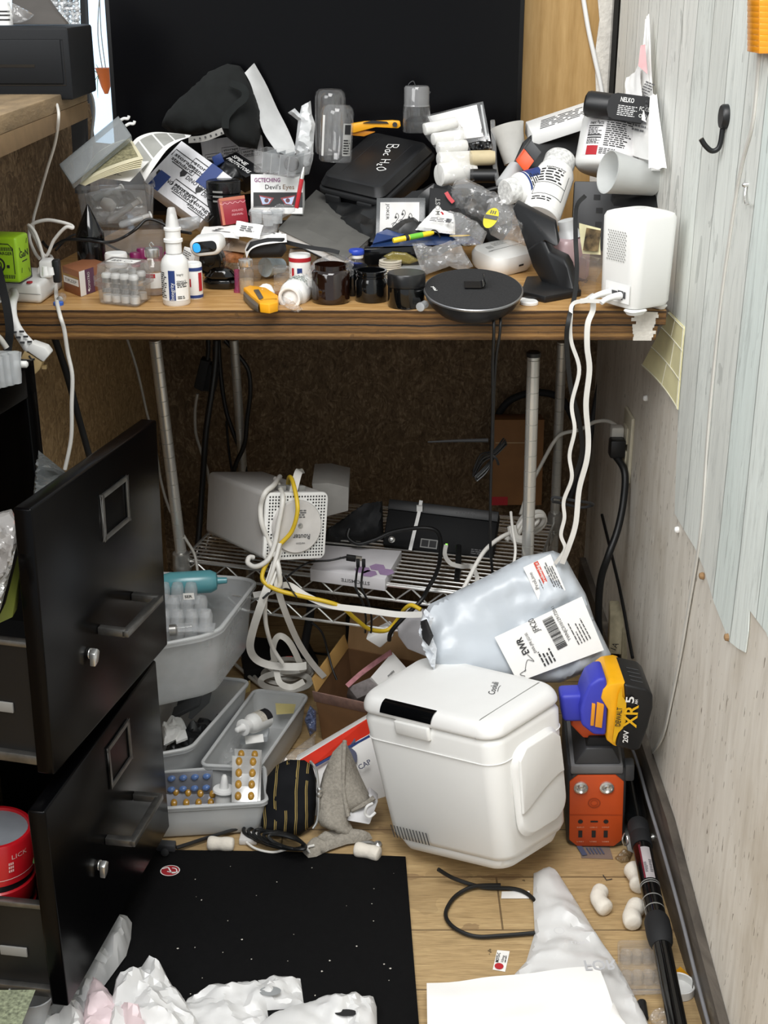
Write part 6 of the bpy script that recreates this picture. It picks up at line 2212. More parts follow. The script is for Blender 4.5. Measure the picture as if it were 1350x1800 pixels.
# playing card in clear case
a, M, w, h = facebox((667,412,2.035),(736,412,2.03),(664,356,2.06), .014)
t = Thing('card_case', 'clear case holding a playing card below the hard case', 'card case', a[0])
O_, u_, v_, d_ = a
t.part('case', MB().pbox(O_ - u_ * .1 - v_ * .05, u_ * 1.25, v_ * 1.2, d_), clear('grey_case', tint='#b9bbbc', op=.35, body='#7f8182', rough=.2), bev=.001)
b = MB().pbox(O_ - d_ * .05, u_, v_, -d_ * .05)
cd = t.part('playing_card', b, pm('card_face', '#cfcdca', .5), bev=.0008)
b = MB()
Mc = M @ Matrix.Translation(V((0,0,.0016)))
T(b, Mc, 'JOKER', w * .16, h * .95, h * .09, h * .5, rot=-90)
for s_ in range(3):
 x0, y0 = w * (.38 + .17 * s_), h * (.5 + .1 * (s_ % 2))
 stroke(b, Mc, [(x0, y0), (x0 + w * .05, y0 + h * .15), (x0 + w * .1, y0 + h * .05), (x0 + w * .04, y0 - h * .1), (x0 - w * .05, y0 - h * .25), (x0 + w * .06, y0 - h * .3)], w * .014, .0003)
 stroke(b, Mc, [(x0 - w * .08, y0 - h * .2), (x0, y0 - h * .14), (x0 + w * .08, y0 - h * .2)], w * .012, .0003)
 disc(b, Mc, x0 + w * .03, y0 + h * .02, w * .03, .0003, 10)
t.part('drawing', b, M_INK, parent=cd)
# blue backing card, highlighter, dark sleeve
b = MB().paper(W(650,434,1.98), W(846,428,1.975), W(800,408,2.06), W(694,408,2.07), curl=.004)
t = Thing('blue_card', 'glossy blue backing card lying under the yellow marker', 'card', W(740,430,1.99))
t.part('card', b, pm('blue_gloss_card', '#22375f', .25, var=.2, ns=14))
M = frame(W(780,424,1.985), W(840,422,1.98) - W(780,424,1.985), W(790,408,2.05) - W(780,424,1.985))
b = MB()
disc(b, M, .024, .010, .016, .0055, 20, ry=.006)
t.part('yellow_badge', b, pm('badge_yellow', '#e0b93a', .4))
b = MB().prism([W(655,428,1.985), W(662,410,2.0), W(692,398,2.06), W(728,404,2.05), W(700,416,2.0)], V((0,.003,-.003)))
t.part('folded_flap', b, pm('blue_flap', '#2a4173', .3))
a_, b_ = W(691,423,1.965), W(762,409,1.99)
t = Thing('marker', 'yellow highlighter with green label lying on the blue card', 'marker', a_)
k = sc(a_)
ax = b_ - a_
t.part('barrel', MB().lathe(a_, ax, [(4 * k, 0),(4.8 * k, .001),(4.8 * k, ax.length * .9),(3 * k, ax.length)], 16), pm('marker_yellow', '#f0d32a', .35))
b = MB()
b.lathe(a_, ax, [(5.1 * k, ax.length * .40),(5.1 * k, ax.length * .72)], 16)
t.part('green_label', b, pm('lime_label', '#6fc23a', .4))
b = MB()
b.lathe(a_, ax, [(5.0 * k, ax.length * .30),(5.0 * k, ax.length * .38)], 16)
t.part('black_band', b, M_INK)
b = MB().pillow([W(*q, 2.04) for q in ((705,402),(712,393),(722,392),(736,400),(744,414),(725, 412))], (0, -1, .4), .008, seed=4)
single('ribbed_cover', 'ribbed black cover standing on the blue card', 'cover', b, M_BLKG, smooth=40)
b = MB().tube([W(752,414,2.0), W(760,405,2.01), W(768,407,2.0), W(774,418,1.99)], .0012, 6, 6)
single('hair_tie', 'thin black elastic loop by the yellow marker', 'elastic', b, M_RUB)
t = Thing('dark_sleeve', 'dark glossy sleeve under the blue card behind the coin stack', 'sleeve', D(700, 478))
b = MB().prism([W(640,438,1.985), W(752,432,1.98), W(752,472,1.98), W(640,482,1.985)], V((0,.03,0)))
t.part('body', b, M_BLKG, bev=.001)
b = MB().pillow([W(*q, 1.975) for q in ((674,450),(690,442),(715,444),(738,458),(720,464),(690, 462))], (0, -1, .2), .006, seed=7)
t.part('yellowish_bulge', b, clear('yellow_haze', tint='#d9cf8e', op=.4, body='#a99c5a', rough=.2))
# white packet and clear bags
q = [W(730,404,2.02), W(800,412,2.0), W(800,380,2.05), W(768,362,2.08)]
b = MB().pillow(q, (0, -.7, .7), .010, crumple=.005, freq=50, seed=17)
t = Thing('white_packet', 'white printed packet lying behind the blue card', 'packet', q[0])
t.part('body', b, M_PAPER, smooth=30)
M = frame(q[0] + V((0,-.011,.011)), q[1] - q[0], q[3] - q[0])
b = MB()
fine(b, M, .02, .006, .04, .012, 3, 6, .004)
rect(b, M, .045, .008, .008, .010, .004)
t.part('print', b, M_INKG)
b = MB()
stroke(b, M, [(.030, .034),(.033, .032),(.036, .027)], .003, .004)
t.part('red_print', b, M_RED)
M_FILM2 = clear('crinkled_film', op=.07, rough=.1, fres=1.1, bump=.6, bs=50)
def filmbag(name, label, pts, y, h_, seed, mat=None, nrm=(0, -.8, .6), cr=.014):
 b = MB().pillow([W(x_, y_, y if not isinstance(y, (list, tuple)) else y[0] + (y[1] - y[0]) * (y_ - y[2]) / (y[3] - y[2])) for x_, y_ in pts], nrm, h_, h_ * .3, crumple=cr, freq=48, seed=seed)
 return single(name, label, 'bag', b, mat or M_FILM2, smooth=20)
filmbag('clear_bag', 'crinkled clear bag spilling below the white rolls', [(800,318),(818,316),(845,330),(870,345),(900,360),(905,385),(872,400),(835,385),(800,372),(786, 345)], (2.12, 2.04, 316, 400), .02, 22)
filmbag('clear_bag', 'clear bag with dark contents beside the phone stand', [(862,350),(890,350),(912,372),(925,410),(928,432),(895,430),(862,412),(852, 380)], (2.08, 1.98, 350, 432), .02, 23)
filmbag('clear_bag', 'clear bag draped over the white packet', [(785,372),(810,376),(840,392),(856,410),(848,430),(815,432),(790, 412)], (2.03, 1.96, 372, 432), .012, 24)
filmbag('clear_bag', 'pointed clear bag behind the round disc', [(724,428),(760,434),(792,430),(806,421),(815,440),(832,468),(812,476),(790,468),(750,482),(738, 468)], (1.95, 1.88, 421, 482), .014, 25)
b = MB().paper(W(848,404,2.0), W(862,410,1.99), W(877,365,2.04), W(866,358,2.06), curl=.003, nu=4)
t = Thing('yellow_tag', 'yellow oval tag on the clear bag', 'tag', W(855,406,2.0))
A_ = W(863,383,2.0)
M = frame(A_, W(870,366,2.03) - W(855,402,1.985), W(850,375,2.01) - A_)
b = MB()
b.add([M @ V((.026 * math.cos(i * PI / 14), .0105 * math.sin(i * PI / 14), 0)) for i in range(28)], [tuple(range(28))])
t.part('tag', b, pm('tag_yellow', '#d9cb3c', .4))
b = MB()
rect(b, M, -.004, -.010, .010, .020, .0006)
fine(b, M, .010, -.005, .010, .010, 3, 5, .0006)
t.part('print', b, M_INKG)
# ================================================================ UNDER THE WORKTOP
M_POLE = pm('banded_chrome_pole', '#cfcec9', .3, .7, var=.25, ns=25, stretch=(1, 1, .2))
def shelf():
 z = .30
 FL, FR = F(320, 985, z), F(925, 1058, z)
 RR, RL = F(975, 915, z), F(430, 872, z)
 FL.y = min(FL.y, 2.10)
 t = Thing('wire_shelf', 'chrome wire shelf rack standing under the worktop', 'shelf rack', ((FL + RR) / 2).xy.to_3d())
 tops = {'FL': .757, 'FR': W(938, 622, FR.y).z, 'RR': .757, 'RL': .757}
 for nm, p, tx in (('FL', FL, (272, 597)), ('FR', FR, (938, 622)), ('RR', RR, (988, 600)), ('RL', RL, (411, 597))):
  top = W(tx[0], tx[1], p.y + (0 if nm in ('FR', 'RR') else -.05))
  if nm != 'FR':
   top = W(tx[0], tx[1], p.y - .04)
   top.z = min(top.z, .757)
  dirn = (p - top)
  bot = top + dirn * ((top.z - .0) / (top.z - p.z))
  L_ = (bot - top).length
  r = .0095 if nm[0] == 'F' else .0085
  prof = []
  h_ = 0
  while h_ < L_:
   e = min(h_ + .025, L_)
   prof += [(r, h_ + .0006), (r, e - .0006), (r * .9, e - .0003)]
   h_ = e
  po = t.part('pole', MB().lathe(bot, top - bot, prof, 18), M_POLE)
  t.part('collar', MB().lathe(p - Z * .02, top - bot, [(r * 1.1, 0), (r * 1.75, .004), (r * 1.45, .036), (r * 1.1, .038)], 18), M_STEEL)
  if nm == 'FR':
   t.part('pole_cap', MB().lathe(top, top - bot, [(r * 1.12, -.004), (r * 1.15, .002), (r * .9, .004),(0, .004)], 18), M_BLACK)
 # rims: two rails joined by a zig-zag truss on each side
 def rail(a, b_, nz):
  m = MB()
  for dz in (.0, -.026):
   m.tube([a + Z * dz, b_ + Z * dz], .0026, 6, 1)
  k = nz * 2
  P = [a.lerp(b_, i / k) + Z * (-.001 if i % 2 else -.025) for i in range(k + 1)]
  m.tube(P, .0019, 6, 1)
  t.part('truss_rail', m, M_CHROME)
 rail(FL, FR, 11)
 rail(FL, RL, 6)
 rail(RL, RR, 11)
 rail(FR, RR, 6)
 # second slightly lower shelf tier seen just below
 FL2, FR2 = FL - Z * .045, FR - Z * .045
 rail(FL2 + V((0,-.02,0)), FR2 + V((0,-.02,0)), 11)
 for i in range(22):
  u = (i + .5) / 22
  b = MB().tube([FL.lerp(RL, u), FR.lerp(RR, u)], .0017, 6, 1)
  t.part('wire', b, M_CHROME)
 return FL, FR, RR, RL
FL, FR, RR, RL = shelf()
SZ = .304
def S(px_, py_, z=0.):
 return F(px_, py_, SZ + z)
# big grey router lying on the shelf
def bigrouter():
 c = EYE + (V((-.1732,1.7493,.5114)) - EYE) * 1.155
 k = 1.155
 M = pose(c, (-.1687, .1677, .4945))
 w, d, h = .093 * k, .2066 * k, .0922 * k
 t = Thing('router', 'large grey-white router lying on the wire shelf, perforated end forward', 'router', c - Z * h / 2)
 b = MB()
 rrbox(b, M @ Matrix.Translation(V((0, d / 2, -0))) @ Matrix.Rotation(PI / 2, 4, 'X'), w, h, d * .98, .008, 5)
 t.part('housing', b, pm('grey_white_shell', '#b9b7b4', .5, var=.04))
 Me = M @ Matrix.Translation(V((0, -d / 2, 0))) @ Matrix.Rotation(PI / 2, 4, 'X')
 b = MB()
 rrbox(b, Me @ Matrix.Translation(V((0,0,-.004))), w * 1.02, h * 1.02, .008, .010, 5)
 e = t.part('end_plate', b, M_WHITE)
 b = MB()
 for i in range(20):
  for j in range(20):
   x_, y_ = (i - 9.5) / 20 * w * .94, (j - 9.5) / 20 * h * .94
   if math.hypot(x_, y_) > w * .415:
    disc(b, Me, x_, y_, .0015, .0046, 8)
 t.part('perforations', b, M_INK, parent=e)
 b = MB().lathe(Me @ V((0,0,.004)), Me.to_3x3() @ V((0,0,1)), [(w * .40, 0), (w * .40, .004), (w * .385, .006),(0, .0065)], 48)
 di = t.part('disc', b, pm('disc_white', '#cfccc8', .5), parent=e)
 Mt = Me @ Matrix.Translation(V((0,0,.0108)))
 b = MB()
 T(b, M_rot(Mt, 180), 'Router', -.022, .012, .008, .030, bold=True)
 T(b, M_rot(Mt, 180), 'verizon', -.014, .025, .004, .016)
 fine(b, Mt, -.006, .014, .020, .014, 4, 4, .0004)
 t.part('lettering', b, M_INKG, parent=e)
 b = MB().lathe(Mt @ V((.004,.002,0)), Mt.to_3x3() @ V((0,0,1)), [(.004, 0),(.004, .001),(.002, .0008),(0, .0002)], 12)
 t.part('screw', b, M_STEEL, parent=e)
 b = MB()
 for i in range(3):
  b.box((-.018 + i * .017, -d / 2 + .022, h / 2 + .004),(.012, .016, .009), M)
 t.part('sockets', b, M_GREY, bev=.001)
 return M, w, d, h
Mr, rw, rd, rh = bigrouter()
gb = MB()
A_, B_ = S(566, 928, .0), S(612, 915, .0)
O_ = W(572,912,2.08)
b = MB().prism([W(560,912,2.1), W(612,898,2.1), W(613,857,2.1), W(578,849,2.1), W(548,850,2.1)], V((0,.10,0)))
single('grey_carton', 'pale grey carton behind the big router on the shelf', 'carton', b, pm('pale_grey_card', '#a5a39f', .6), bev=.001)
# modem
def modem():
 O, U, Vp = W(600,965,2.12), W(866,985,2.06), W(598,905,2.14)
 a, M, w, h = facebox((672,958,2.10),(866,982,2.06),(670,876,2.15), .035)
 t = Thing('modem', 'black modem lying on the shelf with a white cable tie round it', 'modem', a[0])
 t.part('body', MB().pbox(*a), pm('modem_black', '#0a0b0d', .6, var=.1, spec=.2), bev=.003)
 b = MB()
 b.pbox(M @ V((0, h * .78, .0)), M.to_3x3() @ V((w, 0, 0)), M.to_3x3() @ V((0, h * .22, 0)), M.to_3x3() @ V((0,0,.004)))
 t.part('upper_panel', b, M_BLACK, bev=.001)
 b = MB()
 T(b, M, 'NETGEAR', w * .62, h * .86, h * .045, w * .18, bold=True, z=.005)
 fine(b, M, w * .80, h * .04, w * .1, h * .12, 3, 4, .001)
 t.part('lettering', b, M_INKG)
 b = MB()
 rect(b, M, w * .34, h * .05, .030, .016, .0012)
 sk = t.part('socket_frame', b, M_GREY)
 b = MB()
 rect(b, M, w * .34 + .002, h * .05 + .002, .012, .012, .0016)
 rect(b, M, w * .34 + .016, h * .05 + .002, .012, .012, .0016)
 t.part('socket', b, M_INK, parent=sk)
 b = MB().lathe(M @ V((w * .08, h * .13, 0)), M.to_3x3() @ V((0,0,1)), [(.006, 0),(.006, .004),(.004, .005),(.004, .012),(.0015, .013)], 14)
 t.part('coax_port', b, M_CHROME)
 b = MB()
 rect(b, M, w * .565, h * .145, .004, .004, .0014)
 t.part('green_light', b, pm('green_led', '#7bdc3c', .4, emit=1.2))
 b = MB().ribbon([M @ V((w * .26, h * -.05, .004)), M @ V((w * .27, h * .3, .003)), M @ V((w * .29, h * .75, .007)), M @ V((w * .29, h * 1.04, .004))], .006, .0016, 4)
 b.box(M @ V((w * .29, h * .86, .008)),(.010, .006, .010))
 t.part('cable_tie', b, M_WHT2)
modem()
b = MB().pillow([W(x_, y_, 2.15) for x_, y_ in ((568,960),(575,930),(600,915),(640,885),(672,880),(675,955),(630, 965))], (0, -.6, .6), .02, crumple=.012, freq=40, seed=3)
single('black_bag', 'black fabric bag beside the modem on the wire shelf', 'bag', b, M_BLKM, smooth=30)
cable('modem_lead', 'black lead looping in front of the modem', [(614,930,2.08),(612,945,2.07),(630,956,2.06),(660,948,2.06),(690,935,2.06),(735,928,2.05),(765,932,2.04),(774,950,2.02),(773,985,1.98),(766,1010,1.93),(752,1035,1.90),(740,1056,1.875),(710,1085,1.87),(688,1110,1.87),(684,1125,1.88)], .0036, M_RUB)
flat('network_cable', 'white flat network cable from the lit modem port', [(784,958,2.05),(782,975,2.03),(792,990,2.0),(812,996,1.97),(828,996,1.93),(838,1012,1.90),(838,1030,1.875)], .007, M_CABW)
cable('power_lead', 'thick black power lead hanging from the modem', [(806,960,2.05),(806,975,2.03),(805,1000,2.0),(803,1020,1.97)], .005, M_RUB)
# carton with purple print sticking through the shelf front
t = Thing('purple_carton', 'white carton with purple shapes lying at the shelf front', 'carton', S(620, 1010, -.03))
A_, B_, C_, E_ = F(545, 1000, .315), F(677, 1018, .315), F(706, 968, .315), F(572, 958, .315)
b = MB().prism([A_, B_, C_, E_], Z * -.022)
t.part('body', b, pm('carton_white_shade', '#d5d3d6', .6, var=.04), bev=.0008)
M = frame(A_, B_ - A_, E_ - A_)
b = MB()
for x_, y_ in ((.085, .022),(.105, .040),(.125, .026),(.10, .012)):
 poly(b, M, [(x_ + .014 * math.cos(i * PI / 3), y_ + .014 * math.sin(i * PI / 3)) for i in range(6)], .0006)
t.part('purple_print', b, pm('purple_hex', '#a58bb0', .5))
b = MB()
T(b, M, 'HOUND', .03, .055, .007, .034, bold=True, shear=.2)
Mv = frame(A_ - Z * .022, B_ - A_, Z)
T(b, M_rot(Mv, 180, (.105, .013)), 'STROMSITE', 0, 0, .006, .05, bold=True)
t.part('lettering', b, M_INKG)
# usb cables on the shelf front
cable('usb_cable', 'black cable lying across the purple carton', [(462,1052,1.84),(500,1018,1.88),(540,990,1.95),(580,985,1.97),(612,978,1.97)], .0018, M_RUB)
b = MB().pbox(W(608,986,1.965), V((.016,-.001,-.002)), V((.001,0,.010)), V((0,.006,0)))
t = Thing('usb_plug', 'black and steel connector lying on the purple carton', 'plug', W(615,985,1.965))
t.part('grip', b, M_BLACK, bev=.001)
b = MB().pbox(W(625,985,1.965), V((.010,-.001,-.001)), V((.0006,0,.007)), V((0,.004,0)))
t.part('shell', b, M_STEEL)
for i in (0, 1):
 t = Thing('usb_lead', ['black lead hanging from the shelf front, left of the two', 'black lead hanging from the shelf front, right of the two'][i], 'cable', W(630 + i * 10, 985, 1.93), 'twin leads at the shelf front')
 x0 = 629 + i * 10
 t.part('plug', MB().pbox(W(x0 - 3, 998, 1.92), V((.006,0,0)), V((0,.0,.014)), V((0,.005,0))), M_BLACK, bev=.001)
 t.part('cord', MB().tube([P3(q) for q in ((x0, 996, 1.92), (x0 - 3, 1015, 1.88), (x0 - 3, 1035, 1.865), (x0 + 8, 1058, 1.865), (x0 + 14, 1085, 1.87), (x0 + 13, 1112, 1.88))], .0018, 8, 6), M_RUB)
# hanging adapters
t = Thing('power_adapter', 'black power adapters hanging in a bunch on the left under the worktop', 'adapter', W(360,690,2.3))
for q, d_ in (((340, 682, 352, 632, 368, 636, 357, 690), 0), ((356, 688, 366, 640, 384, 648, 378, 690), .012)):
 b = MB().prism([W(q[0], q[1], 2.29 + d_), W(q[6], q[7], 2.29 + d_), W(q[4], q[5], 2.29 + d_), W(q[2], q[3], 2.29 + d_)], V((0,.03,0)))
 t.part('brick', b, M_BLKM, bev=.003)
cable('hanging_cable', 'black cable above the hanging adapters', [(366,597,2.3),(366,620,2.3),(362,640,2.3)], .004, M_RUB)
cable('hanging_cable', 'thick black cable dropping left of the router', [(380,598,2.25),(378,640,2.25),(372,690,2.24),(362,760,2.23),(356,850,2.22),(350,930,2.2),(345,985,2.18)], .0055, M_RUB)
cable('hanging_cable', 'black cable crossing behind the router, bowing left', [(384,597,2.35),(388,660,2.35),(397,720,2.35),(410,760,2.35),(425,800,2.35),(432,830,2.35),(438,880,2.35)], .0042, M_RUB)
cable('hanging_cable', 'black cable bowing right behind the chrome pole', [(395,598,2.33),(415,620,2.33),(436,650,2.33),(440,690,2.33),(434,740,2.33),(430,780,2.33),(415,815,2.33),(408,840,2.34)], .0042, M_RUB)
cable('hanging_cable', 'thin black cable straight behind the router', [(398,740,2.37),(402,790,2.37),(408,830,2.37)], .0024, M_RUB)
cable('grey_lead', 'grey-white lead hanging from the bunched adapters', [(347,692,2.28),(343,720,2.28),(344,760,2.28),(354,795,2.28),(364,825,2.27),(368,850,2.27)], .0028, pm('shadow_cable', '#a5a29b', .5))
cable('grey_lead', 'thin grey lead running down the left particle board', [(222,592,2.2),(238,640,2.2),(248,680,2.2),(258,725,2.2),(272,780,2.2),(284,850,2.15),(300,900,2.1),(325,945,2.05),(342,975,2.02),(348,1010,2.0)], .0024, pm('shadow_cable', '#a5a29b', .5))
cable('black_brace', 'straight black lead slanting down the left particle board', [(94,588,1.85),(118,660,1.88),(140,740,1.92),(162,820,1.95)], .0052, M_BLKM)
# flat white cables bundled over the router and falling to the floor
flat('flat_cable', 'wide white flat cable falling from the router top to the floor', [(529,832,2.0),(524,832,1.96),(512,880,1.93),(500,930,1.91),(488,975,1.89),(478,1010,1.86),(460,1060,1.85),(444,1110,1.87),(440,1140,1.89),(452,1160,1.91),(480,1170,1.92),(520,1172,1.92),(538,1170,1.93)], .0125, M_CABW, t=.002)
flat('flat_cable', 'white flat cable dropping to the right behind the coil', [(505,900,1.92),(494,945,1.9),(484,1000,1.87),(490,1040,1.86),(505,1085,1.88),(525,1130,1.92),(548,1165,1.95),(570,1190,1.97)], .010, M_CABW, t=.002)
cable('white_cable', 'round white cable looping over the router end', [(492,838,2.02),(482,852,1.93),(466,866,1.9),(458,890,1.9),(460,920,1.89),(472,950,1.89),(482,970,1.88),(490,1000,1.86),(492,1025,1.86),(486,1036,1.86)], .0042, M_CABW)
cable('white_cable', 'round white cable twisting in front of the router disc', [(484,842,2.0),(494,862,1.93),(497,880,1.9),(490,920,1.89),(482,960,1.88),(470,985,1.87),(450,996,1.87),(436,990,1.88),(438,980,1.89),(446,980,1.895)], .0040, M_CABW)
cable('white_cable', 'round white cable hanging left of the flat one to the coil', [(492,955,1.88),(480,1000,1.86),(468,1040,1.855),(466,1080,1.87),(470,1110,1.88),(480,1140,1.9),(496,1165,1.91)], .0036, M_CABW)
cable('yellow_cable', 'yellow network cable winding over the router and along the shelf', [(506,862,1.99),(508,840,1.96),(514,845,1.93),(522,880,1.9),(522,905,1.89),(512,935,1.89),(490,960,1.885),(472,985,1.875),(461,1010,1.865),(466,1025,1.855),(490,1038,1.85),(530,1048,1.845),(575,1058,1.84),(602,1068,1.845),(625,1088,1.86),(650,1106,1.88),(680,1108,1.9),(700,1088,1.9),(712,1070,1.88),(724,1064,1.87),(740,1072,1.86)], .0036, pm('yellow_cord', '#d6b52c', .45))
flat('flat_cable', 'white flat cable lying along the underside of the shelf front', [(446,1046,1.9),(478,1040,1.88),(505,1028,1.86),(540,1048,1.845),(580,1064,1.84),(640,1072,1.835),(700,1080,1.83),(742,1080,1.83)], .0095, M_CABW, t=.002)
cable('black_tie', 'crossed thin black ties on the shelf front', [(494,1006,1.86),(505,1022,1.85),(512,1036,1.845),(522,1050,1.84)], .0012, M_RUB)
# coil on the floor
t = Thing('cable_coil', 'coil of flat white cable lying on the floor behind the bins', 'cable', F(500, 1190))
for i, (cx_, cy_, rx_, ry_, w_) in enumerate(((505, 1194, 43, 14, .008),(503, 1188, 40, 15, .007),(508, 1182, 41, 13, .006),(500, 1186, 38, 16, .008),(508, 1178, 36, 13, .009),(502, 1198, 44, 15, .011),(506, 1170, 34, 12, .008))):
 pts = [F(cx_ + rx_ * math.cos(a_), cy_ + ry_ * math.sin(a_), .006 + .010 * i + .006 * math.sin(a_ * 2 + i)) for a_ in [2 * PI * q / 12 for q in range(13)]]
 t.part('turn', MB().ribbon(pts, w_, .002, 5, (0, -.7, .7)), M_CABG)
pts = [W(*q) for q in ((486,1180,1.93),(480,1140,1.92),(490,1118,1.92),(508,1128,1.92),(524,1158,1.93),(532,1180,1.94))]
t.part('turn', MB().ribbon(pts, .010, .002, 6, (0, -.8, .5)), M_CABG)
pts = [W(*q) for q in ((486,1178,1.925),(492,1200,1.91),(512,1208,1.90),(534,1198,1.92))]
t.part('turn', MB().ribbon(pts, .010, .002, 6, (0, -.8, .5)), M_CABG)
cable('white_cable', 'white cable end trailing left of the coil on the floor', [F(422, 1146, .01), F(432, 1166, .01), F(448, 1190, .01), F(466, 1210, .01)], .0034, M_CABG)
cable('white_cable', 'white cable trailing from under the clear bins', [F(405, 1160, .02), F(425, 1178, .015), F(445, 1195, .01), F(470, 1215, .01)], .0034, M_CABG)
cable('white_cable', 'white cable end lying right of the coil on the floor', [F(520, 1200, .01), F(545, 1192, .008), F(572, 1190, .006)], .003, M_CABG)
# dark strip with red light
gb = MB().prism([F(420, 1135, 0), F(545, 1150, 0), F(560, 1180, 0), F(430, 1200, 0)], Z * .025)
t = Thing('black_power_strip', 'black power strip with a red light on the floor behind the coil', 'power strip', F(490, 1165))
t.part('body', gb, M_BLKM, bev=.002)
t.part('red_light', MB().box(F(508, 1158, .028),(.012, .008, .006)), pm('red_neon', '#c01f1f', .3, emit=.8))
cable('floor_lead', 'thin black lead on the floor under the shelf', [F(545, 1146, .003), F(570, 1150, .003), F(600, 1150, .003), F(625, 1156, .003)], .0022, M_RUB)
cable('floor_lead', 'black lead falling behind the coil to the floor', [W(548,1094,2.0), W(566,1112,2.0), W(576,1145,2.0), W(584,1175,1.98), W(592,1195,1.97)], .002, M_RUB)
cable('thick_lead', 'thick black lead dropping from the shelf to the floor', [(548,1040,2.1),(545,1080,2.1),(538,1120,2.1),(534,1150,2.1)], .0075, M_BLKM)
# dark box + adapters behind the cardboard box
gb = MB().prism([F(608, 1160, 0), F(745, 1175, 0), F(750, 1150, 0), F(615, 1130, 0)], Z * .09)
single('dark_box', 'dark plastic box standing on the floor under the shelf', 'box', gb, M_BLKM, bev=.002)
b = MB().prism([W(642,1124,1.93), W(682,1104,1.93), W(692,1118,1.93), W(668,1140,1.93)], V((.004,.03,.0)))
single('white_adapter', 'small white adapter behind the cardboard box', 'adapter', b, M_WHT2, bev=.003)
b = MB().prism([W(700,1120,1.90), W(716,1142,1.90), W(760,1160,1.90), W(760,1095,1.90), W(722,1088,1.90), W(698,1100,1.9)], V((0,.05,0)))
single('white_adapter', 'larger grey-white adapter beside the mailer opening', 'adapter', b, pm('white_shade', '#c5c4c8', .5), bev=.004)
# brown carton on shelf, coils, tie, ring
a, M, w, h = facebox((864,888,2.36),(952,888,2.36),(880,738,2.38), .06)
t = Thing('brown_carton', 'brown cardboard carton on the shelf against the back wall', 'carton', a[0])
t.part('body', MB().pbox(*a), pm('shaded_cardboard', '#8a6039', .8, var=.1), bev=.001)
b = MB()
rect(b, M, 0, 0, w * .32, h * .1, .0006)
t.part('red_tape', b, M_RED)
b = MB()
rect(b, M, w * .05, h * .73, w * .8, .0016, .0006)
t.part('tape_edge', b, pm('pale_tape', '#b9a07a', .4))
b = MB()
for i in range(9):
 o_ = V((.002 * math.sin(i * 2.3), .002 * i, .003 * math.cos(i * 1.7)))
 b.tube([W(834,836,1.9) + o_, W(848,812,1.89) + o_ * 1.6, W(870,800,1.89) + o_, W(888,782,1.9) + o_ * 1.4, W(880,790,1.91) + o_, W(856,818,1.91) - o_, W(836,838,1.9) - o_], .0013, 6, 5)
t = Thing('wire_bundle', 'bundle of thin black wire tied up and hanging by the chrome pole', 'wire', W(850,835,1.9))
t.part('loops', b, M_RUB)
t.part('tie', MB().tube([W(862,798,1.88), W(872,806,1.88), W(876,816,1.9)], .002, 6, 4), M_BLKM)
b = MB().tube([W(752,777,1.86), W(800,775,1.86), (W(858,774,1.86))], .0032, 8, 3, taper=lambda u: .35 + .65 * u)
single('cable_tie', 'black cable tie end pointing left from the hanging cables', 'cable tie', b, M_BLKM)
b = MB().tube([W(866,790,2.44), W(872,740,2.44), W(895,705,2.44), W(940,690,2.44), W(985,700,2.44), W(1010,740,2.44)], .007, 10, 6)
single('black_hose', 'black hose arching against the back wall', 'hose', b, M_BLKM)
b = MB()
for q in (((900,950),(912,925),(930,905),(950,900),(958,915),(948,930),(925, 940)), ((905,955),(915,930),(935,910),(955,908),(950,922),(930,935),(912, 950)), ((890,950),(905,935),(925,930),(945,915),(935,900),(918,910),(908, 930))):
 b.tube([W(x_, y_, 2.0 + .01 * i_) for i_, (x_, y_) in enumerate(q)], .004, 8, 6)
t = Thing('cable_hank', 'knotted hank of white cable by the chrome pole on the shelf', 'cable', W(925,955,2.0))
t.part('loops', b, M_CABW)
b = MB()
b.tube([W(900,925,1.98), W(905,945,1.97), W(918,950,1.97)], .008, 8, 4)
t.part('knot', b, M_CABW)
cable('white_cable', 'white cable running from the hank down towards the mailer', [(902,935,1.98),(880,945,1.95),(855,965,1.92),(838,990,1.89),(825,1015,1.86),(812,1040,1.84)], .0036, M_CABW)
cable('white_cable', 'thin white cable looping down beside the pole', [(898,900,1.97),(901,930,1.94),(906,965,1.9),(902,995,1.87),(895,1010,1.85)], .0024, M_CABW)
cable('white_cable', 'white cable rising behind the chrome pole to the wall outlet', [(915,905,2.15),(930,860,2.18),(955,810,2.2),(975,775,2.2),(990,762,2.2),(1020,755,2.18),(1045,742,2.16),(1068,740,2.14),(1086,750,2.12)], .0034, M_CABG)
cable('grey_hose', 'grey conduit down the back corner', [(1062,600,2.46),(1056,660,2.46),(1045,720,2.46),(1030,800,2.46),(1000,880,2.46)], .006, M_DGREY)
b = MB().tube([W(970,880,1.8), W(975,874,1.8), W(1010,880,1.79), W(1036,884,1.8), W(1042,888,1.82), W(1020,892,1.83), W(985,884,1.82), W(972,882,1.81)], .0022, 8, 6)
single('velcro_tie', 'black tie gathering the two white router cables', 'tie', b, M_BLKM)
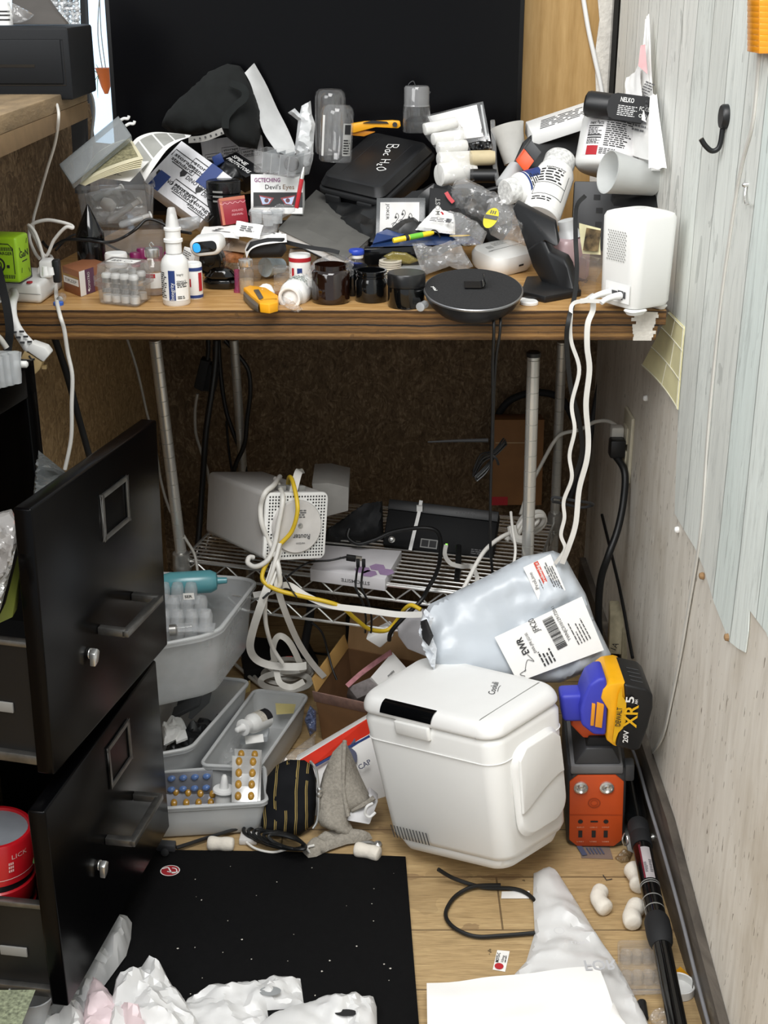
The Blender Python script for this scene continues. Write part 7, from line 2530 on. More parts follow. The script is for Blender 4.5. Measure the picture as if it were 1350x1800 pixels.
# outlet and plugs on the right wall
c = RX(1106, 782)
t = Thing('wall_outlet', 'ivory outlet plate on the right wall under the worktop', 'outlet', c)
b = MB().box(c + V((-.003,0,0)),(.006, .07, .115))
t.part('plate', b, pm('ivory_plastic', '#c7c0aa', .4), bev=.002)
b = MB().box(c + V((-.0075,0,.02)),(.003, .034, .028)).box(c + V((-.0075,0,-.02)),(.003, .034, .028))
t.part('socket', b, pm('ivory_plastic', '#c7c0aa', .4), bev=.001)
t = Thing('wall_plug', 'black moulded plug in the wall outlet with its thick cord', 'plug', c + V((-.02,-.012,-.014)))
t.part('body', MB().box(c + V((-.022,-.008,-.002)),(.026, .026, .032)), M_BLACK, bev=.004)
t.part('cord', MB().tube([c + V((-.024,-.008,-.016)), W(1098,830,2.06), W(1096,880,2.04), W(1086,930,2.02), W(1070,975,2.0), W(1056,1020,2.0), W(1052,1080,2.0), W(1056,1130,2.0)], .0062, 10, 8), M_RUB)
t = Thing('white_wall_plug', 'white plug above the black one in the wall outlet', 'plug', c + V((-.02,.012,.02)))
t.part('body', MB().box(c + V((-.020,.012,.018)),(.022, .022, .024)), M_CABG, bev=.004)
cable('wall_lead', 'thin black lead running down the right wall to the corner', [RX(1058, 905, .412), RX(1075, 975, .412), RX(1088, 1030, .412), RX(1098, 1080, .410), RX(1105, 1120, .408), RX(1112, 1156, .406)], .0028, M_RUB)
# phone junction boxes low on the wall
A_ = V((.385,1.98,.13))
t = Thing('junction_box', 'dirty ivory junction box fixed low in the corner of the right wall', 'junction box', F(1090, 1160, .05))
M_IVD = pm('dirty_ivory', '#b0a78c', .5, var=.25, ns=50)
b = MB().pbox(W(1070,1150,2.03), W(1098,1152,2.0) - W(1070,1150,2.03), W(1072,1080,2.06) - W(1070,1150,2.03), V((.006,.05,.004)))
t.part('box', b, M_IVD, bev=.003)
b = MB().pbox(W(1092,1160,1.99), W(1112,1164,1.96) - W(1092,1160,1.99), W(1094,1112,2.01) - W(1092,1160,1.99), V((.006,.04,.004)))
t.part('small_box', b, M_IVD, bev=.002)
M = frame(W(1080,1143,2.015), V((1,-.2,0)), Z)
b = MB()
T(b, M, '1A', .002, .0, .010, bold=False, rot=70)
t.part('marking', b, M_INK)
# ================================================================ ON THE FLOOR
# black mat
q = [F(150,1495), F(280,1497), F(500,1500), F(713,1509), F(737,1810), V((.045,1.1,0)), V((-.55,1.1,0)), V((-.55,1.645,0))]
b = MB().prism([p + Z * .0005 for p in q], Z * .0035)
mt = Thing('floor_mat', 'thin black floor mat lying in front of the cabinet', 'mat', (-.2, 1.4, 0))
mt.part('mat', b, pm('black_rubber_mat', '#0d0d0e', .85, var=.15, ns=120, bump=.2, bs=600, spec=.12), bev=.0006)
b = MB()
rng = random.Random(8)
for i in range(32):
 p = F(rng.uniform(310,700), rng.uniform(1520,1760), .0042)
 s_ = rng.uniform(.0006, .0016)
 b.add([p + V((s_ * rng.uniform(.5, 1.4) * math.cos(a_), s_ * math.sin(a_), 0)) for a_ in (0, 1.5, 3, 4.6)], [(0, 1, 2, 3)])
o = mt.part('crumbs', b, pm('pale_crumbs', '#c9c4ba', .8), smooth=0)
o['kind'] = 'stuff'
# cool box
def cooler():
 C8 = [(.0018, 1.6748, -.0089),(.1756, 1.5118, .0598),(.2885, 1.6355, .0434),(.1146, 1.7985, -.0253),(-.0416, 1.7021, .221),(.1482, 1.5391, .2651),(.2618, 1.6628, .2649),(.0691, 1.8258, .2287)]
 C8 = [EYE + (V(p) - EYE) * .98 for p in C8]
 w, d, h = .25, .165, .224
 M = Hex(C8, (w, d, h))
 t = Thing('cool_box', 'white portable cool box tipped slightly on the floor', 'cool box', (.12, 1.65, 0))
 L = lambda x, y, z: Matrix.Translation(V((x, y, z)))
 b = MB()
 rrbox(b, M @ L(0, 0, -h * .46), w, d, h * .925, .026, 8, 1., .95)
 t.part('body', b, M_WHITE, smooth=60)
 b = MB()
 rrbox(b, M @ L(0, 0, -h * .535), w * .88, d * .88, h * .12, .024, 8, 1., .96)
 t.part('foot', b, M_WHITE, smooth=60)
 b = MB()
 lp = []
 for sx, sy, a0 in ((1, 1, 0),(-1, 1, 90),(-1, -1, 180),(1, -1, 270)):
  for i in range(8):
   t_ = math.radians(a0 + 90 * i / 7)
   lp.append(M @ V((sx * (w / 2 - .026) + .026 * math.cos(t_), sy * (d / 2 - .026) + .026 * math.sin(t_), h * .285)))
 b.tube(lp, .0008, 6, 1, True)
 t.part('collar_seam', b, M_WHT2)
 # lid with a broad rolled edge
 b = MB()
 rows = []
 for k in range(9):
  a = k / 8 * PI / 2
  rows.append((1.003 - .15 * (1 - math.cos(a)) - (.10 if k == 8 else 0), h * (.474 + .095 * math.sin(a))))
 lpv = []
 for s_, z_ in [(.985, h * .462)] + rows + [(.55, h * .572)]:
  ww, dd = w * (1 - (1.015 - s_) * .75 + .015), d * (1 - (1.015 - s_) + .015)
  r_ = .027
  for sx, sy, a0 in ((1, 1, 0),(-1, 1, 90),(-1, -1, 180),(1, -1, 270)):
   for i in range(8):
    t_ = math.radians(a0 + 90 * i / 7)
    lpv.append(M @ V((sx * (ww / 2 - r_) + r_ * math.cos(t_), sy * (dd / 2 - r_) + r_ * math.sin(t_), z_)))
 q = 32
 nr = len(lpv) // q
 fs = [tuple(range(q - 1, -1, -1)), tuple((nr - 1) * q + i for i in range(q))]
 fs += [(a * q + i, a * q + (i + 1) % q, (a + 1) * q + (i + 1) % q, (a + 1) * q + i) for a in range(nr - 1) for i in range(q)]
 b.add(lpv, fs)
 lid = t.part('lid', b, M_WHT2, smooth=60)
 b = MB()
 sm_ = []
 for k in range(21):
  v_ = -1 + 2 * k / 20
  e_ = max(0, abs(v_) - .80) / .20
  sm_.append(M @ V((w * .5 - .031 + .012 * e_ * 0, v_ * d * .5 * (1 - .0 * e_), h * (.5695 - .105 * (1 - math.sqrt(max(0, 1 - e_ * e_)))))))
 b.tube(sm_, .0009, 6, 1)
 t.part('lid_seam', b, M_GREY, parent=lid)
 def dg(u, v):
  x_ = -w * .12 + (u - .5) * w * .38
  a = .15 + v * 1.25
  s_ = 1.006 - .15 * (1 - math.cos(a)) * 1.1
  return M @ V((x_ + .006 * v, -d * (1 - (1.015 - s_) + .015) / 2 - .0014 - .0, h * (.478 + .097 * math.sin(a)) + .0008))
 t.part('display', MB().grid(dg, 10, 12, .0008), M_BLKG, parent=lid)
 b = MB()
 rrbox(b, M @ L(-w * .075, -d * .506, h * .375), w * .26, .008, .020, .004, 4)
 t.part('lid_catch', b, M_WHITE)
 Rm = Matrix(((0, 0, 1, 0),(1, 0, 0, 0),(0, 1, 0, 0),(0, 0, 0, 1)))
 Me = M @ (L(w * .503, 0, .005) @ Rm)
 b = MB()
 rrbox(b, Me @ L(.004, -.002, -.004), .112, .150, .0105, .030, 8, .95)
 hd = t.part('handle', b, M_WHITE, smooth=60)
 # raised pad with a scooped lower edge leaves the finger grip below it
 arc = [(-.050, -.030),(-.034, -.026),(.0, -.012),(.036, -.002),(.052, -.002)]
 low = spline([V((x, y, 0)) for x, y in arc], 4)
 rim = [V((p.x, p.y, .006)) for p in low] + [V((.050,.055,.006)), V((.034,.069,.006)), V((-.028,.069,.006)), V((-.044,.055,.006))]
 b = MB()
 b.add([Me @ p for p in rim] + [Me @ (p + V((0,0,.005))) for p in rim], [tuple(range(len(rim))), tuple(range(2 * len(rim) - 1, len(rim) - 1, -1))] + [(k, (k + 1) % len(rim), len(rim) + (k + 1) % len(rim), len(rim) + k) for k in range(len(rim))])
 t.part('grip_pad', b, M_WHITE, parent=hd, bev=.002, seg=3)
 b = MB()
 Mf = M @ (L(-w * .40, -d * .5 + .0010, -h * .42) @ Matrix.Rotation(PI / 2, 4, 'X'))
 for i in range(12):
  b.add([Mf @ V((i * .0066 + a_, e_, .0016)) for a_, e_ in ((0,0),(.0022, 0),(-.0008, .020),(-.003, .020))], [(0, 1, 2, 3)])
 t.part('vent_slots', b, M_DGREY)
 Mt = M @ (L(.052, .018, h * .574) @ Matrix.Rotation(math.radians(118), 4, 'Z'))
 b = MB()
 T(b, Mt, 'Cooluli', -.018, -.004, .010, .040, shear=.35)
 stroke(b, Mt, [(-.008, -.007),(.006, -.0065),(.012, -.0085)], .0008, .0006)
 t.part('lettering', b, M_INK, parent=lid)
 return t
CB = cooler()
CB.part('power_cord', MB().tube([F(770, 1528, .03), F(800, 1545, .012), F(850, 1560, .005), F(900, 1562, .005), F(925, 1570, .005), F(942, 1585, .005)], .003, 8, 8), M_RUB)
CB.part('power_cord', MB().tube([F(880, 1556, .008), F(835, 1558, .008), F(805, 1572, .005), F(788, 1592, .005), F(784, 1612, .005), F(800, 1632, .005), F(835, 1646, .005), F(880, 1645, .005), F(940, 1640, .005)], .003, 8, 8), M_RUB)
b = MB().paper(F(881, 1579, .002), F(930, 1579, .002), F(931, 1566, .002), F(882, 1567, .002))
single('paper_tag', 'small blank white tag lying by the looped cord', 'tag', b, M_PAPER)
# mailer bag
def mailer():
 yb = 1.83
 px_ = [(741,1085),(755,1062),(800,1040),(860,1010),(920,978),(972,968),(992,976),(1010,1010),(1030,1045),(1045,1090),(1074,1150),(1068,1165),(1030,1182),(985,1200),(900,1200),(800,1190),(760,1170),(745, 1130)]
 def dep(x_, y_):
  return 1.745 + .09 * (1195 - y_) / 220
 pts = [W(x_, y_, dep(x_, y_)) for x_, y_ in px_]
 n_ = V((0,-.9,.42))
 t = Thing('mailer', 'puffy white poly mailer torn open at its left end', 'mailer', V((.17,1.85,.12)))
 b = MB().pillow(pts, n_, .034, .03, crumple=.008, freq=21, seed=12, edge=.42, cell=.005)
 t.part('bag', b, pm('pale_blue_poly', '#c3cad1', .3, var=.05, ns=12, bump=.3, bs=40), smooth=30)
 b = MB().pillow([W(*q) for q in ((741,1085,1.74),(748,1070,1.74),(762,1085,1.725),(756,1110,1.725),(768,1140,1.72),(764,1180,1.72),(750,1150,1.73),(738,1110,1.735))], (-.5, -.8, .2), .008, .003, crumple=.008, freq=90, seed=5)
 t.part('torn_edge', b, pm('torn_poly', '#d9dee4', .35, var=.1), smooth=20)
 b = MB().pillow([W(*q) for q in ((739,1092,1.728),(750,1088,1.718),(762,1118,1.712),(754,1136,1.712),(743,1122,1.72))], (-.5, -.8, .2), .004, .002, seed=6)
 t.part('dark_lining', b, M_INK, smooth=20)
 # labels lie on the front surface
 def lab(name, cs, lift, mat):
  c_ = [W(x_, y_, dep(x_, y_)) + n_.normalized() * lift for x_, y_ in cs]
  return t.part(name, MB().paper(*c_, t=.0005, nu=12, nv=12), mat), c_
 ln = .044
 l1, c_ = lab('address_label', ((905,1195),(1053,1140),(1015,1048),(865, 1118)), ln, M_LABEL)
 M = frame(c_[3], c_[0] - c_[3], c_[2] - c_[3])          # x runs down the label edge, y across to the right
 W_, H_ = (c_[0] - c_[3]).length, (c_[2] - c_[3]).length
 M = M @ Matrix.Translation(V((W_ * .98, 0, 0))) @ Matrix.Rotation(PI / 2, 4, 'Z')
 # now x runs along the long side (towards upper right), y points up-left
 M2 = frame(c_[0], c_[3] - c_[0], c_[0] - c_[1])         # x up the short side
 M2 = Matrix.Translation(n_.normalized() * .0014) @ M2
 b = MB()
 S1 = (c_[3] - c_[0]).length
 L1 = (c_[1] - c_[0]).length
 # text reads upward along the short side; columns step along the long side
 def col(s, along, start, hh, ww=None, bold=False):
  T(b, M2, s, S1 * start, -L1 * along, hh, ww, bold=bold, z=.0006)
 col('EWR', .26, .42, .010, .026, True)
 col('EWR-JFK-JG105', .335, .36, .0042, .032)
 col('JFK20', .47, .70, .009, .022)
 col('YWNJC010129172041', .73, .26, .005, .056)
 stroke(b, M2, [(S1 * .12, -L1 * .12), (S1 * .3, -L1 * .2), (S1 * .22, -L1 * .26), (S1 * .4, -L1 * .23)], .0008, .0006)
 stroke(b, M2, [(S1 * .04, -L1 * .10), (S1 * .12, -L1 * .06), (S1 * .14, -L1 * .14)], .0008, .0006)
 for r_ in range(4):
  fine(b, M2, S1 * .03, -L1 * (.36 + .04 * r_), S1 * .33, L1 * .028, 1, 4 + r_, .0006, .6, .4)
 for r_ in range(5):
  fine(b, M2, S1 * .10, -L1 * (.79 + .035 * r_), S1 * .5, L1 * .02, 1, 14 + r_, .0006, .5, .5)
 bars(b, M2, S1 * .2, -L1 * .665, S1 * .66, L1 * .12, 5, .0006)
 t.part('print', b, M_INK, parent=l1)
 l2, c2 = lab('sender_label', ((944,1060),(988,1037),(962,975),(915, 998)), ln - .006, M_LABEL)
 M3 = Matrix.Translation(n_.normalized() * .0014) @ frame(c2[0], c2[3] - c2[0], c2[0] - c2[1])
 s3, l3 = (c2[3] - c2[0]).length, (c2[1] - c2[0]).length
 b = MB()
 rect(b, M3, s3 * .1, -l3 * .55, s3 * .9, l3 * .16, .0006)
 rd_ = t.part('red_band', b, pm('vermilion_print', '#c8412c', .5), parent=l2)
 b = MB()
 T(b, M3, 'www.prolinepkg.c', s3 * .13, -l3 * .51, .0042, s3 * .84, bold=True, z=.001)
 t.part('white_lettering', b, M_INKW, parent=l2)
 b = MB()
 T(b, M3, 'ProLine', s3 * .36, -l3 * .2, .0055, s3 * .45, z=.0008)
 fine(b, M3, s3 * .1, -l3 * .34, s3 * .5, l3 * .05, 1, 4, .0008)
 fine(b, M3, s3 * .1, -l3 * .95, s3 * .8, l3 * .3, 4, 9, .0008)
 t.part('grey_lettering', b, M_INKG, parent=l2)
mailer()
# cardboard box with a small white and pink box in it
def cbox():
 c = V((-.0153,1.9782,.0662))
 M = pose(c, (.1984, -.0184, -.4293))
 w, d, h = .1543, .127, .1067
 t = Thing('cardboard_box', 'open brown cardboard box on the floor behind the cool box', 'box', (c.x, c.y, 0))
 b = MB()
 th = .003
 b.box((0, -d / 2, 0), (w, th, h), M).box((0, d / 2, .0), (w, th, h), M).box((-w / 2, 0, 0), (th, d, h), M).box((w / 2, 0, 0), (th, d, h), M).box((0, 0, -h / 2), (w, d, th), M)
 t.part('box', b, pm('brown_carton', '#7d5b3b', .8, var=.1, ns=40))
 b = MB().pbox(M @ V((-w / 2, d / 2, h / 2)), M.to_3x3() @ V((w, 0, 0)), M.to_3x3() @ V((0,.03,.062)), M.to_3x3() @ V((0,.003,-.001)))
 t.part('back_flap', b, M_CARD, bev=.0006)
 b = MB().pbox(M @ V((-w / 2, -d / 2, h / 2)), M.to_3x3() @ V((0, d, 0)), M.to_3x3() @ V((-.010,.01,.02)), M.to_3x3() @ V((.003,0,0)))
 t.part('side_flap', b, pm('tan_flap', '#b08a4f', .8, var=.1), bev=.0006)
 b = MB().pbox(M @ V((-w / 2 - .004, -d / 2 - .002, h / 2 - .020)), M.to_3x3() @ V((w + .004, 0, 0)), M.to_3x3() @ V((0,-.002,.024)), M.to_3x3() @ V((0,.002,0)))
 t.part('torn_rim', b, pm('torn_card', '#8b6d62', .85, var=.25, ns=90), bev=.0004)
 O, U, Vp = W(662,1206,1.955), W(716,1166,1.95), W(608,1208,1.99)
 A_, B_, C_, E_ = W(660,1193,1.935), W(716,1165,1.94), W(690,1146,2.00), W(632,1184,2.0)
 t2 = Thing('medicine_box', 'white and pink medicine carton standing in the cardboard box', 'box', A_ - Z * .05)
 t2.part('body', MB().prism([W(652,1190,1.94), W(668,1208,1.93), W(718,1178,1.93), W(690,1146,1.97)], V((-.012,.03,-.035))), M_PAPER, bev=.0006)
 b = MB().prism([W(612,1208,1.96), W(628,1228,1.945), W(670,1210,1.93), W(653,1190,1.945)], V((-.004,.02,-.03)))
 t2.part('grey_side', b, pm('grey_print_side', '#8d8685', .6, var=.3, ns=90), bev=.0004)
 b = MB().ribbon([W(610,1206,1.955), W(632,1186,1.965), W(660,1165,1.97), W(688,1146,1.968)], .010, .001, 3, (-.5, -.5, .7))
 t2.part('pink_edge', b, pm('pink_print', '#c98c92', .5, var=.3, ns=80))
 Mx = frame(W(682,1196,1.925), W(702,1176,1.93) - W(682,1196,1.925), W(670,1178,1.95) - W(682,1196,1.925))
 b = MB()
 T(b, M_rot(Mx, 180, (.018, .008)), 'felnu', 0, 0, .005, bold=True)
 t2.part('lettering', b, M_INKG)
cbox()
# red and white box behind the cool box
a, M, w, h = facebox((556,1470,1.70),(668,1455,1.73),(545,1338,1.79), .03)
t = Thing('red_white_box', 'white box with a bold red band leaning behind the cool box', 'box', F(600, 1470))
A_, B_, C_, E_ = W(560,1462,1.72), W(690,1462,1.76), W(650,1262,1.86), W(520,1338,1.80)
t.part('body', MB().prism([A_, B_, C_, E_], V((.0,.03,-.008))), M_PAPER, bev=.0006)
n_ = (B_ - A_).cross(E_ - A_).normalized()
b = MB().prism([W(522,1339,1.797), W(552,1344,1.787), W(650,1290,1.845), W(648,1262,1.857)], n_ * .002)
t.part('red_band', b, pm('bright_red_print', '#d8321c', .45), bev=0)
b = MB().prism([W(553,1345,1.785), W(556,1348,1.784), W(652,1295,1.843), W(651,1291,1.845)], n_ * .0022)
t.part('navy_line', b, M_BLUE)
M = frame(W(632,1358,1.79), W(660,1342,1.80) - W(632,1358,1.79), W(626,1338,1.805) - W(632,1358,1.79))
b = MB()
stroke(b, M, [(.0, .018),(.006, .030),(.002, .045),(.012, .052),(.02, .05)], .010, .005)
T(b, M, 'CAP', .002, .002, .008, .022, bold=True, z=.005)
t.part('navy_print', b, pm('navy_print', '#1d2650', .5))
# roll of tape with loop in front of the box
b = MB().prism([W(605,1442,1.68), W(650,1450,1.68), W(665,1408,1.70), W(650,1395,1.71), W(628,1412,1.70)], V((0,.02,0)))
t = Thing('hang_tag', 'white hang tag with loop behind the grey sock', 'tag', W(640,1448,1.69))
t.part('tag', b, pm('tag_grey_white', '#d9d8d9', .5), bev=.002)
t.part('loop', MB().tube([W(655,1412,1.68), W(645,1418,1.675), W(642,1430,1.675), W(650,1436,1.675), W(660,1428,1.68)], .0022, 8, 6), M_WHT2)
# power station
def pstation():
 M = pose((.3238, 1.7306, .0807),(.0714, -.0512, -.0715))
 w, d, h = .078, .16, .1471
 t = Thing('power_station', 'orange and grey portable power station standing by the wall', 'power station', (.3238, 1.7306, 0))
 L = lambda x, y, z: Matrix.Translation(V((x, y, z)))
 b = MB()
 rrbox(b, M @ L(0, 0, -h / 2), w * 1.12, d, h, .010, 2, 1., 1.)
 t.part('body', b, M_DGREY)
 Mf = M @ L(0, -d / 2 - .001, 0) @ Matrix.Rotation(PI / 2, 4, 'X')
 x0, y0, x1, y1, c_ = -w * .52, -h * .48, w * .5, h * .42, .012
 b = MB()
 pp = [(x0 + c_, y0), (x1 - c_, y0), (x1, y0 + c_), (x1, y1 - c_), (x1 - c_, y1), (x0 + c_, y1), (x0, y1 - c_), (x0, y0 + c_)]
 b.prism([Mf @ V((a_, e_, -.002)) for a_, e_ in pp], Mf.to_3x3() @ V((0,0,.004)))
 fp = t.part('front_panel', b, pm('orange_panel', '#c24c1c', .45, var=.05), bev=.0012)
 Mp = Mf @ L(0, 0, .0022)
 for x_ in (-.024, .014):
  b = MB().lathe(Mp @ V((x_, h * .28, 0)), Mp.to_3x3() @ V((0,0,1)), [(.0105, 0),(.0105, .003),(.008, .004),(.006, .001),(.003, .003),(0, .002)], 24)
  t.part('socket', b, M_CHROME, parent=fp)
 b = MB()
 disc(b, Mp, -.004, h * .08, .0095, .0005, 24, ri=.0075)
 disc(b, Mp, -.004, h * .08, .0055, .0005, 24, ri=.0045)
 t.part('button', b, pm('dark_orange', '#9d3b14', .5), parent=fp)
 b = MB()
 for x_ in (-.024, -.004, .014):
  rect(b, Mp, x_ - .003, -h * .36, .006, .013, .0006)
 rect(b, Mp, -.009, -h * .165, .011, .003, .0006)
 for x_ in (-.024, .014):
  disc(b, Mp, x_, -h * .155, .0038, .0006, 14)
 t.part('ports', b, M_INK, parent=fp)
 b = MB()
 for x_, s in ((-.029, 'INPUT'),(-.0095, 'USB-C'),(.008, 'OUTPUT')):
  T(b, Mp, s, x_, -h * .235, .0022, .011, z=.0007)
 for x_, s in ((-.029, 'USB1'),(-.0095, 'USB2'),(.009, 'USB3')):
  T(b, Mp, s, x_, -h * .42, .0022, .010, z=.0007)
 t.part('lettering', b, pm('pale_orange_ink', '#e8b598', .5), parent=fp)
 b = MB()
 rect(b, Mp, x0, -h * .075, x1 - x0, .0012, .0004)
 t.part('groove', b, pm('dark_orange', '#9d3b14', .5), parent=fp)
 b = MB().prism([M @ V((a_, -d / 2 - .003, e_)) for a_, e_ in ((-w * .5, h * .44), (w * .48, h * .44), (w * .48, h * .54),(-w * .5, h * .54))], M.to_3x3() @ V((0,.14,0)))
 t.part('top_band', b, pm('mid_grey', '#6f6f70', .5), bev=.002)
 b = MB().prism([M @ V((a_, -d / 2 + .0, e_)) for a_, e_ in ((-w * .44, h * .54), (w * .44, h * .54), (w * .38, h * .62), (w * .28, h * .74),(-w * .22, h * .74),(-w * .34, h * .64))], M.to_3x3() @ V((0,.12,0)))
 t.part('shoulder', b, M_DGREY, bev=.003)
 b = MB().prism([M @ V((a_, -d / 2 + .012, e_)) for a_, e_ in ((-w * .26, h * .80), (w * .20, h * .80), (w * .10, h * .98),(-w * .44, h * 1.06),(-w * .50, h * .96))], M.to_3x3() @ V((0,.02,0)))
 t.part('carry_handle', b, M_ORANGE, bev=.003)
 b = MB().prism([M @ V((a_, -d / 2 + .006, e_)) for a_, e_ in ((-w * .22, h * .72), (w * .28, h * .72), (w * .2, h * .84),(-w * .16, h * .84))], M.to_3x3() @ V((0,.03,0)))
 t.part('handle_clamp', b, M_BLKM, bev=.002)
 b = MB().box((w * .56 + .004, -d / 2 + .012, h * .42),(.014, .02, .03), M)
 t.part('side_lug', b, M_DGREY, bev=.003)
pstation()
# cordless tool with battery, resting on the power station
def drill():
 y = 1.635
 Q = lambda pts, yy=y: [W(a_, b_, yy) for a_, b_ in pts]
 t = Thing('cordless_tool', 'blue-handled cordless tool with yellow and black battery on the power station', 'cordless tool', W(1090, 1310, y))
 M_BL = pm('cobalt_plastic', '#3a3fb4', .5, var=.05)
 b = MB().prism(Q([(985,1224),(1026,1222),(1034,1245),(1030,1270),(990, 1270)], y + .006), V((0,.035,0)))
 t.part('handle', b, M_BL, bev=.006, seg=3)
 b = MB().prism(Q([(1020,1250),(1026,1226),(1036,1204),(1052,1194),(1066,1192),(1070,1222),(1068,1250),(1066,1294),(1044,1293),(1022, 1276)], y - .012), V((0,.055,0)))
 t.part('housing', b, M_BL, bev=.005, seg=3)
 b = MB().prism(Q([(1050,1236),(1062,1240),(1058,1280),(1046, 1278)], y - .016), V((0,.006,0)))
 b.prism(Q([(1041,1238),(1047,1239),(1044,1276),(1038, 1276)], y - .016), V((0,.006,0)))
 t.part('orange_vents', b, pm('amber_vents', '#e89a24', .45), bev=.0006)
 b = MB().prism(Q([(1094,1200),(1104,1203),(1102,1235),(1085,1314),(1078,1311),(1066,1302),(1070,1250),(1056,1228),(1060,1212),(1072, 1203)], y - .014), V((0,.085,0)))
 bt = t.part('battery_collar', b, pm('power_yellow', '#efad12', .4), bev=.003)
 b = MB().prism(Q([(1097,1203),(1138,1212),(1148,1222),(1148,1245),(1139,1280),(1125,1318),(1116,1321),(1082,1313),(1092,1260),(1099, 1228)], y - .018), V((0,.085,0)))
 bk = t.part('battery', b, M_BLACK, bev=.006, seg=3)
 # badge
 yy = y - .0195
 b = MB().prism(Q([(1087,1222),(1093,1208),(1094,1224),(1101,1234),(1100,1268),(1095,1280),(1087,1288),(1080,1306),(1077, 1302)], yy), V((0,.003,0)))
 t.part('badge', b, pm('badge_yellow_tool', '#e8b21a', .4), parent=bk)
 M = frame(W(1096, 1275, yy - .001), W(1104, 1200, yy - .001) - W(1096, 1275, yy - .001), V((-1,0,0)))
 k = sc(W(1096, 1275, yy))
 b = MB()
 T(b, M, 'DEWALT', -1 * k, 6 * k, 9 * k, 38 * k, bold=True, z=.0015)
 t.part('dark_lettering', b, M_INK, parent=bk)
 b = MB()
 T(b, M, '20V', -34 * k, -10 * k, 9 * k, 25 * k, bold=True, z=.0015)
 T(b, M, '5', 46 * k, -13 * k, 14 * k, 13 * k, bold=True, z=.0015)
 T(b, M, 'AH', 44 * k, -20 * k, 5 * k, 9 * k, bold=True, z=.0015)
 t.part('white_lettering', b, M_INKW, parent=bk)
 b = MB()
 T(b, M, 'XR', -4 * k, -22 * k, 23 * k, 46 * k, bold=True, z=.0012)
 t.part('yellow_lettering', b, pm('badge_yellow_tool', '#e8b21a', .4), parent=bk)
 b = MB()
 for i in range(4):
  p_, q_ = W(1112, 1206, y - .018), W(1134, 1211, y - .018)
  b.tube([V((p_.x, y + .012 * i, p_.z)), V((q_.x, y + .012 * i, q_.z))], .0009, 6, 1)
 t.part('ribs', b, M_DGREY, parent=bk)
drill()
# pole along the wall
def pole():
 a_, b_ = F(1186, 1830, .03), W(1108,1345,1.78)
 A, B = F(1196, 1830, .022), W(1114,1352,1.77)
 B.x = min(B.x, .385)
 t = Thing('telescopic_pole', 'black telescopic pole lying along the foot of the right wall', 'pole', A)
 ax = B - A
 L_ = ax.length
 f_ = lambda py: None
 t.part('front_tube', MB().lathe(A, ax, [(.0125, -.1),(.0125, L_ * .30)], 22), M_BLKG)
 t.part('joint', MB().lathe(A, ax, [(.013, L_ * .29),(.016, L_ * .305),(.0175, L_ * .33),(.0175, L_ * .375),(.015, L_ * .39)], 22), M_BLKM)
 md = t.part('mid_tube', MB().lathe(A, ax, [(.0138, L_ * .38),(.0138, L_ * .66)], 22), M_BLKG)
 t.part('grip', MB().lathe(A, ax, [(.0150, L_ * .655),(.0155, L_ * .66),(.0155, L_ * .70),(.0145, L_ * .705),(.0155, L_ * .71),(.0155, L_ * .75),(.0145, L_ * .755)], 22), M_BLKM)
 t.part('rear_tube', MB().lathe(A, ax, [(.0135, L_ * .75),(.0155, L_ * .78),(.0155, L_ * 1.0),(.010, L_ * 1.01),(0, L_ * 1.01)], 22), M_BLKG)
 b = MB()
 ref = V((0,-.3,1))
 wrapR(b, A, ax, .0138, -.5, .5, L_ * .51, L_ * .63, .0004, ref)
 lb = t.part('label', b, pm('pole_label', '#b5afb0', .5), parent=md)
 b = MB()
 wrapR(b, A, ax, .0138, -.62, -.45, L_ * .51, L_ * .64, .0008, ref)
 t.part('maroon_edge', b, pm('maroon_print', '#6b1b2a', .5), parent=md)
 b = MB()
 wrapfine(b, A, ax, .0138, -.4, -.05, L_ * .53, L_ * .57, 8, 4, .0009, ref=ref)
 wrapfine(b, A, ax, .0138, .1, .45, L_ * .53, L_ * .58, 8, 6, .0009, ref=ref)
 t.part('print', b, M_INKG, parent=md)
 b = MB()
 for h0 in (.415, .45, .495, .503):
  b.lathe(A, ax, [(.0141, L_ * h0),(.0141, L_ * (h0 + .003))], 22)
 t.part('silver_rings', b, M_GREY, parent=md)
pole()
# clamp behind the pole
t = Thing('spring_clip', 'grey metal clip standing between the power station and the pole', 'clip', F(1122, 1496))
b = MB().prism([F(1104,1500), F(1122,1500), F(1126, 1470, .018), F(1100, 1468, .018)], V((0,.03,0)))
t.part('body', b, M_GREY, bev=.001)
t.part('wire', MB().tube([W(1098,1465,1.62), W(1094,1475,1.61), W(1098,1486,1.61), W(1104,1482,1.62), W(1102,1470,1.63)], .0012, 6, 5), M_CHROME)
t.part('bolt', MB().lathe(W(1110,1475,1.63),(1, 0, .1), [(.003, 0),(.003, .03),(.006, .03),(.006, .036)], 12), M_CHROME)
b = MB().paper(F(1022, 1508, .0015), F(1078, 1510, .0015), F(1070, 1484, .0015), F(1018, 1488, .0015))
t = Thing('blue_label', 'blue printed label stuck to the floor before the power station', 'label', F(1045, 1500))
t.part('label', b, clear('worn_label', tint='#d9ccc0', op=.3, body='#b5a9a0', rough=.5))
M = frame(F(1024, 1506, .0026), V((1,0,0)), V((0,1,0)))
b = MB()
rect(b, M, 0, .002, .008, .024, .0008, rot=14)
for i in range(5):
 rect(b, M, .012 + i * .005, .006, .0022, .016, .0008, rot=14)
t.part('print', b, pm('slate_blue_print', '#4b5670', .6))
b = MB().tube([F(1060, 1538, .002), F(1066, 1547, .002), F(1076, 1545, .002)], .0007, 6, 1)
single('wire_scrap', 'tiny bent wire scrap on the floor above the packing peanuts', 'wire', b, M_DGREY)
